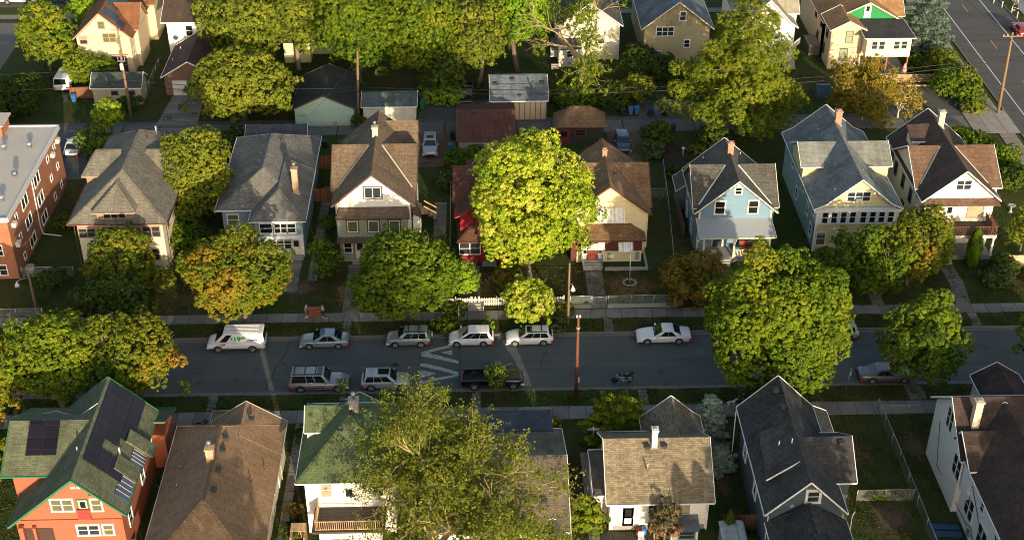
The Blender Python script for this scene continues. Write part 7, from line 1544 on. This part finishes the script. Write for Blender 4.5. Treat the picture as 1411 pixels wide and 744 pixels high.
for a in (('black bin at the left end of the six bins across the alley',18.3,157.4,BLACKB),('blue bin next to the leftmost black bin across the alley',19.35,157.8,BLUEB),('second blue bin from the left across the alley',20.15,157.9,BLUEB),('black bin left of the lone blue bin across the alley',21.8,157.3,BLACKB),('lone blue bin between two black bins across the alley',22.6,157.5,BLUEB),('black bin at the right end of the six bins across the alley',23.7,157.4,BLACKB),
  ('low blue bin on the near side of the alley',23.1,153.4,BLUEB),('black bin with a pale lid on the near side of the alley',24.2,152.9,BLACKB),('blue bin at the corner of the dark green garage',14.9,148.9,BLUEB),('blue bin beside the flaking white garage',-7.3,160.6,BLUEB),('green bin before the blue bin beside the flaking white garage',-7.4,159.9,GREENB),('black bin on the bank beside the black pickup beyond the alley',-4.0,161.2,BLACKB),
  ('black bin behind the slate blue house fence',-19.0,149.6,BLACKB),('blue bin beside the white van left of the alley',-52.9,163.4,BLUEB),('black bin beside the white van left of the alley',-53.9,163.4,BLACKB),('blue bin behind the board and batten garage drive',1.0,159.6,BLUEB),('green bin under the pale green house far side',12.3,160.1,GREENB),('teal bin beside the red roof garage',-3.6,148.3,BLUEB),('dark bin at the foot of the corner bushes',62.2,157.9,BLACKB),('black bin standing behind the red roof garage',-3.4,151.5,BLACKB)): bin_(*a)
def simple(name,label,cat,loc,parts,group=None):
    t=thing(name,label,cat,loc,0,group)
    for n,mt,fn in parts: m=MB();fn(m);m.build(n,mt,t)
    return t
simple('flagpole','thin white flagpole in a stone ring before the yellow house','flagpole',(15.4,118.8,0),[('shaft',INS,lambda m:m.tube([(15.4,118.8,0),(15.35,118.8,3.7)],.045,8)),('stone_ring',CONC,lambda m:[m.box(15.4+.65*math.cos(k*.628)-.14,15.4+.65*math.cos(k*.628)+.14,118.8+.65*math.sin(k*.628)-.12,118.8+.65*math.sin(k*.628)+.12,0,.14) for k in range(10)]),('finial',METAL,lambda m:m.lathe((15.35,118.8,3.7),[(.02,0),(.07,.05),(.02,.11)],8))])
simple('bird_bath','grey stone bird bath on the lawn by the right edge','bird bath',(60,132.2,0),[('pedestal',CONC,lambda m:m.lathe((60,132.2,0),[(.25,0),(.2,.08),(.1,.2),(.09,.65),(.14,.75)],10)),('bowl',CONC,lambda m:m.lathe((60,132.2,.75),[(.12,0),(.42,.1),(.45,.16),(.36,.15),(.05,.08)],14))])
simple('metal_shed','pale ribbed metal shed cut by the bottom edge','shed',(19.8,79.5,0),[('wall',planks('shed_wall',(.3,.33,.34,1),.2,0,.7),lambda m:m.box(18.9,20.7,77.2,81.0,0,1.75)),('roof',planks('shed_roof',(.36,.4,.42,1),.22,0,.75),lambda m:(m.slab([(18.8,77,1.85),(19.8,77,2.05),(19.8,81.15,2.05),(18.8,81.15,1.85)],.04),m.slab([(19.8,77,2.05),(20.8,77,1.85),(20.8,81.15,1.85),(19.8,81.15,2.05)],.04))),('door',METAL,lambda m:m.box(19.3,20.3,81.0,81.03,.1,1.6))])
tarpm=plain('blue_tarp',(.02,.07,.15,1),.5,var=.2)
for k,lab in enumerate(('blue board lying on the grass by the tall white house, farther','blue board lying on the grass by the tall white house, nearer')): m=MB();m.prism([(36.5,81.7-k*.85),(38.9,81.5-k*.85),(38.9,82.1-k*.85),(36.5,82.35-k*.85)],'z',.0,.1);tag(m.build('board',tarpm,None,(37.7,81.9-k*.85,0)),lab,'board','blue boards on the grass')
simple('barbecue','black barbecue against the back wall of the white cottage','barbecue',(13.5,81.7,0),[('bowl',BLACKP,lambda m:m.lathe((13.5,81.7,.7),[(.1,0),(.32,.15),(.36,.3),(.3,.45),(.06,.52)],12)),('leg',METAL,lambda m:[m.tube([(13.5+.25*math.cos(a),81.7+.25*math.sin(a),0),(13.5,81.7,.75)],.02,5) for a in (0,2.1,4.2)])])
simple('garden_table','small tan table with flower pots behind the white cottage','table',(14.1,81.3,0),[('top',WOODTAN,lambda m:m.box(13.6,14.6,80.95,81.45,.68,.74)),('leg',WOODTAN,lambda m:[m.box(a,a+.06,b,b+.06,0,.68) for a in (13.65,14.5) for b in (81.0,81.35)])])
simple('garden_chair','white plastic chair behind the white cottage','chair',(12.6,80.9,0),[('seat',INS,lambda m:m.box(12.35,12.85,80.65,81.1,.4,.45)),('backrest',INS,lambda m:m.box(12.35,12.85,81.1,81.15,.45,.9)),('leg',INS,lambda m:[m.box(a,a+.05,b,b+.05,0,.4) for a in (12.36,12.78) for b in (80.66,81.04)])])
simple('storage_crate','red and blue crate pile beside the cottage back door','crate',(12.7,81.9,0),[('crate',plain('red_crate',(.3,.03,.03,1)),lambda m:m.box(12.3,12.75,81.7,82.1,0,.45)),('lid',BLUEB,lambda m:m.box(12.75,13.1,81.65,82.05,.0,.6))])
simple('patio','dark patio floor behind the white cottage','patio',(12.3,80.5,0),[('floor',plain('dark_patio',(.05,.04,.035,1)),lambda m:m.box(9.4,14.9,78,82.0,-.02,.03))])
simple('wood_bin','open tan timber bin beside the white house with pyramid roof','bin',(-15.1,81.4,0),[('side_panel',WOODTAN,lambda m:(m.box(-15.7,-15.62,80.6,82.1,0,1.4),m.box(-14.6,-14.52,80.6,82.1,0,1.4),m.box(-15.62,-14.6,82.02,82.1,0,1.4))),('lid',WOODTAN,lambda m:m.slab([(-15.72,81.3,1.44),(-14.5,81.3,1.44),(-14.5,82.15,1.56),(-15.72,82.15,1.56)],.04))])
simple('parasol','closed pink striped parasol behind the cream and green house','parasol',(57.2,167.6,0),[('pole',METAL,lambda m:m.tube([(57.2,167.6,0),(57.2,167.6,2.3)],.025,6)),('canopy',plain('pink_cloth',(.65,.28,.32,1),.8),lambda m:m.lathe((57.2,167.6,.85),[(.3,0),(.32,.5),(.24,.9),(.06,1.4)],10)),('base',CONC,lambda m:m.lathe((57.2,167.6,0),[(.3,0),(.28,.1)],10))])
simple('patio_set','dark patio table and chairs under the glazed sunroom','patio set',(54.6,170.6,.3),[('table_top',BLACKP,lambda m:m.box(53.9,55.3,170.2,171.2,1.0,1.06)),('leg',BLACKP,lambda m:[m.box(a,a+.05,b,b+.05,.3,1.0) for a in (54,55.2) for b in (170.3,171.1)]),('chair_back',WOODBROWN,lambda m:[m.box(a,a+.5,169.6,169.65,.7,1.25) for a in (53.9,54.8)])])
simple('garden_rack','pale metal shelf frame beside the avenue bushes','rack',(62,169.6,0),[('shelf',METAL,lambda m:[m.box(61.2,62.9,169.2+i*.3,169.32+i*.3,.4+i*.3,.45+i*.3) for i in range(4)]),('post',METAL,lambda m:[m.tube([(a,169.2,0),(a,170.2,1.5)],.04,6) for a in (61.2,62.9)])])
simple('covered_boat','blue grey tarpaulin covered load beside the huge pine','tarpaulin',(45.3,163.3,0),[('cover',plain('slate_tarp',(.04,.08,.13,1),.6),lambda m:(m.prism([(162.0,0),(164.6,0),(164.5,.5),(163.5,1.35),(162.9,1.4),(162.1,.6)],'x',44.3,46.2))),('rope',DARKMETAL,lambda m:[m.prism([(161.98,0),(164.62,0),(164.52,.52),(163.52,1.37),(162.88,1.42),(162.08,.62)],'x',a,a+.05) for a in (44.8,45.6)])])
for i,(x,y) in enumerate(((77.4,193.7),(78.1,192.0),(78.9,190.0),(79.0,187.9))): simple('bollard','white bollard on the far side of the avenue, %s'%('at the top edge','second from the top edge','third from the top edge','nearest the red car')[i],'bollard',(x+.6,y,0),[('shaft',INS,lambda m:m.lathe((x+.6,y,0),[(.09,0),(.09,.95),(.05,1.0)],8)),('band',TAILL,lambda m:m.lathe((x+.6,y,.7),[(.095,0),(.095,.08)],8))],'white bollards by the avenue')
simple('stump','dark stump on the far verge before the stucco house','stump',(47.9,111.2,.1),[('trunk',BARK,lambda m:m.lathe((47.9,111.2,.05),[(.34,0),(.26,.12),(.22,.4),(.05,.43)],9))])
simple('compost_tub','grey tub under the white stucco lawn tree','tub',(58.5,140.5,0),[('body',CONC,lambda m:m.lathe((58.5,140.5,0),[(.35,0),(.42,.7),(.38,.75)],10))])
m=MB();m.lathe((-8.4,105.2,.008),[(.36,0),(.36,.012)],18);tag(m.build('manhole_cover',plain('cast_iron',(.03,.03,.032,1),.6),None,(-8.4,105.2,0)),'round dark manhole cover in the street left of the speed hump','manhole cover')
simple('garden_ornament','white garden ornament post in the garden behind the sky blue house','ornament',(24.6,146.4,0),[('post',INS,lambda m:m.tube([(24.6,146.4,0),(24.6,146.4,1.1)],.06,8)),('tray',INS,lambda m:m.box(24.4,24.8,146.2,146.6,1.1,1.16))])
simple('garden_statue','small pale garden statue by the near side of the alley','statue',(27.4,151.2,0),[('pedestal',CONC,lambda m:m.box(27.2,27.6,151,151.4,0,.4)),('figure',INS,lambda m:m.lathe((27.4,151.2,.4),[(.14,0),(.16,.3),(.08,.5),(.1,.62),(.03,.74)],8))])

def split_loose(o):
    me=o.data;n=len(me.vertices);par=list(range(n))
    def find(i):
        while par[i]!=i: par[i]=par[par[i]];i=par[i]
        return i
    for p in me.polygons:
        v=list(p.vertices);a=find(v[0])
        for k in v[1:]: par[find(k)]=a
    comp={}
    for p in me.polygons: comp.setdefault(find(p.vertices[0]),[]).append(p)
    if len(comp)<2: return
    co=[tuple(v.co) for v in me.vertices];base=o.name.split('.')[0];mats=list(me.materials)
    first=True
    for ps in comp.values():
        idx={};V=[];F=[];sm=[]
        for p in ps:
            f=[]
            for i in p.vertices:
                if i not in idx: idx[i]=len(V);V.append(co[i])
                f.append(idx[i])
            F.append(f);sm.append(p.use_smooth)
        m2=bpy.data.meshes.new(base);m2.from_pydata(V,[],F);m2.polygons.foreach_set('use_smooth',sm);m2.update()
        for mm in mats: m2.materials.append(mm)
        if first: o.data=m2;first=False
        else:
            q=bpy.data.objects.new(base,m2);COL.objects.link(q);q.parent=o.parent
SPLIT={'leg','corner_board','bumper','armrest','bench','chair_back','side_case','vent_panel','shelf','eyes','shoes','conduit','rope','trim_strip','mudguard','satellite_dish_x'}
for o in list(bpy.data.objects):
    if o.type=='MESH' and o.parent and o.name.split('.')[0] in SPLIT: split_loose(o)
# ------------------------------------------------------------------ camera, sun and sky
cd=bpy.data.cameras.new('camera');cam=bpy.data.objects.new('camera',cd);COL.objects.link(cam)
cd.sensor_width=36;cd.lens=1885/1411*36;cd.clip_end=3000;cd.clip_start=.5
cam.location=(0,0,79);cam.rotation_euler=(R(90-33),0,R(-1.5));S.camera=cam
EL,AZ=11.2,15.2     # sun elevation; it stands behind the camera, this far round to the right
d=Vector((math.sin(R(AZ))*math.cos(R(EL)),-math.cos(R(AZ))*math.cos(R(EL)),math.sin(R(EL))))
sl=bpy.data.lights.new('sun','SUN');sl.energy=SUN_E;sl.angle=R(.5);sl.color=(1,.81,.55);so=bpy.data.objects.new('sun',sl);COL.objects.link(so)
so.rotation_euler=d.to_track_quat('Z','Y').to_euler();so.location=(60,-60,60)
w=bpy.data.worlds.new('World');S.world=w;w.use_nodes=True;nt=w.node_tree;nt.nodes.clear()
o=nt.nodes.new('ShaderNodeOutputWorld');b=nt.nodes.new('ShaderNodeBackground');sk=nt.nodes.new('ShaderNodeTexSky')
sk.sky_type='NISHITA';sk.sun_disc=False;sk.sun_elevation=R(EL);sk.sun_rotation=R(180-AZ);sk.air_density=1.;sk.dust_density=2.5;sk.ozone_density=.6
b.inputs[1].default_value=SKY_E
nt.links.new(sk.outputs[0],b.inputs[0]);nt.links.new(b.outputs[0],o.inputs[0])
v=S.view_settings;v.view_transform='Standard';v.look='None';v.gamma=1;v.use_curve_mapping=False;v.exposure=EXPO
S.display_settings.display_device='sRGB'
S.cycles.max_bounces=6;S.cycles.diffuse_bounces=3;S.cycles.glossy_bounces=2;S.cycles.transmission_bounces=4;S.cycles.transparent_max_bounces=8
S.cycles.use_denoising=True;S.cycles.filter_width=1.0;S.cycles.sample_clamp_indirect=4
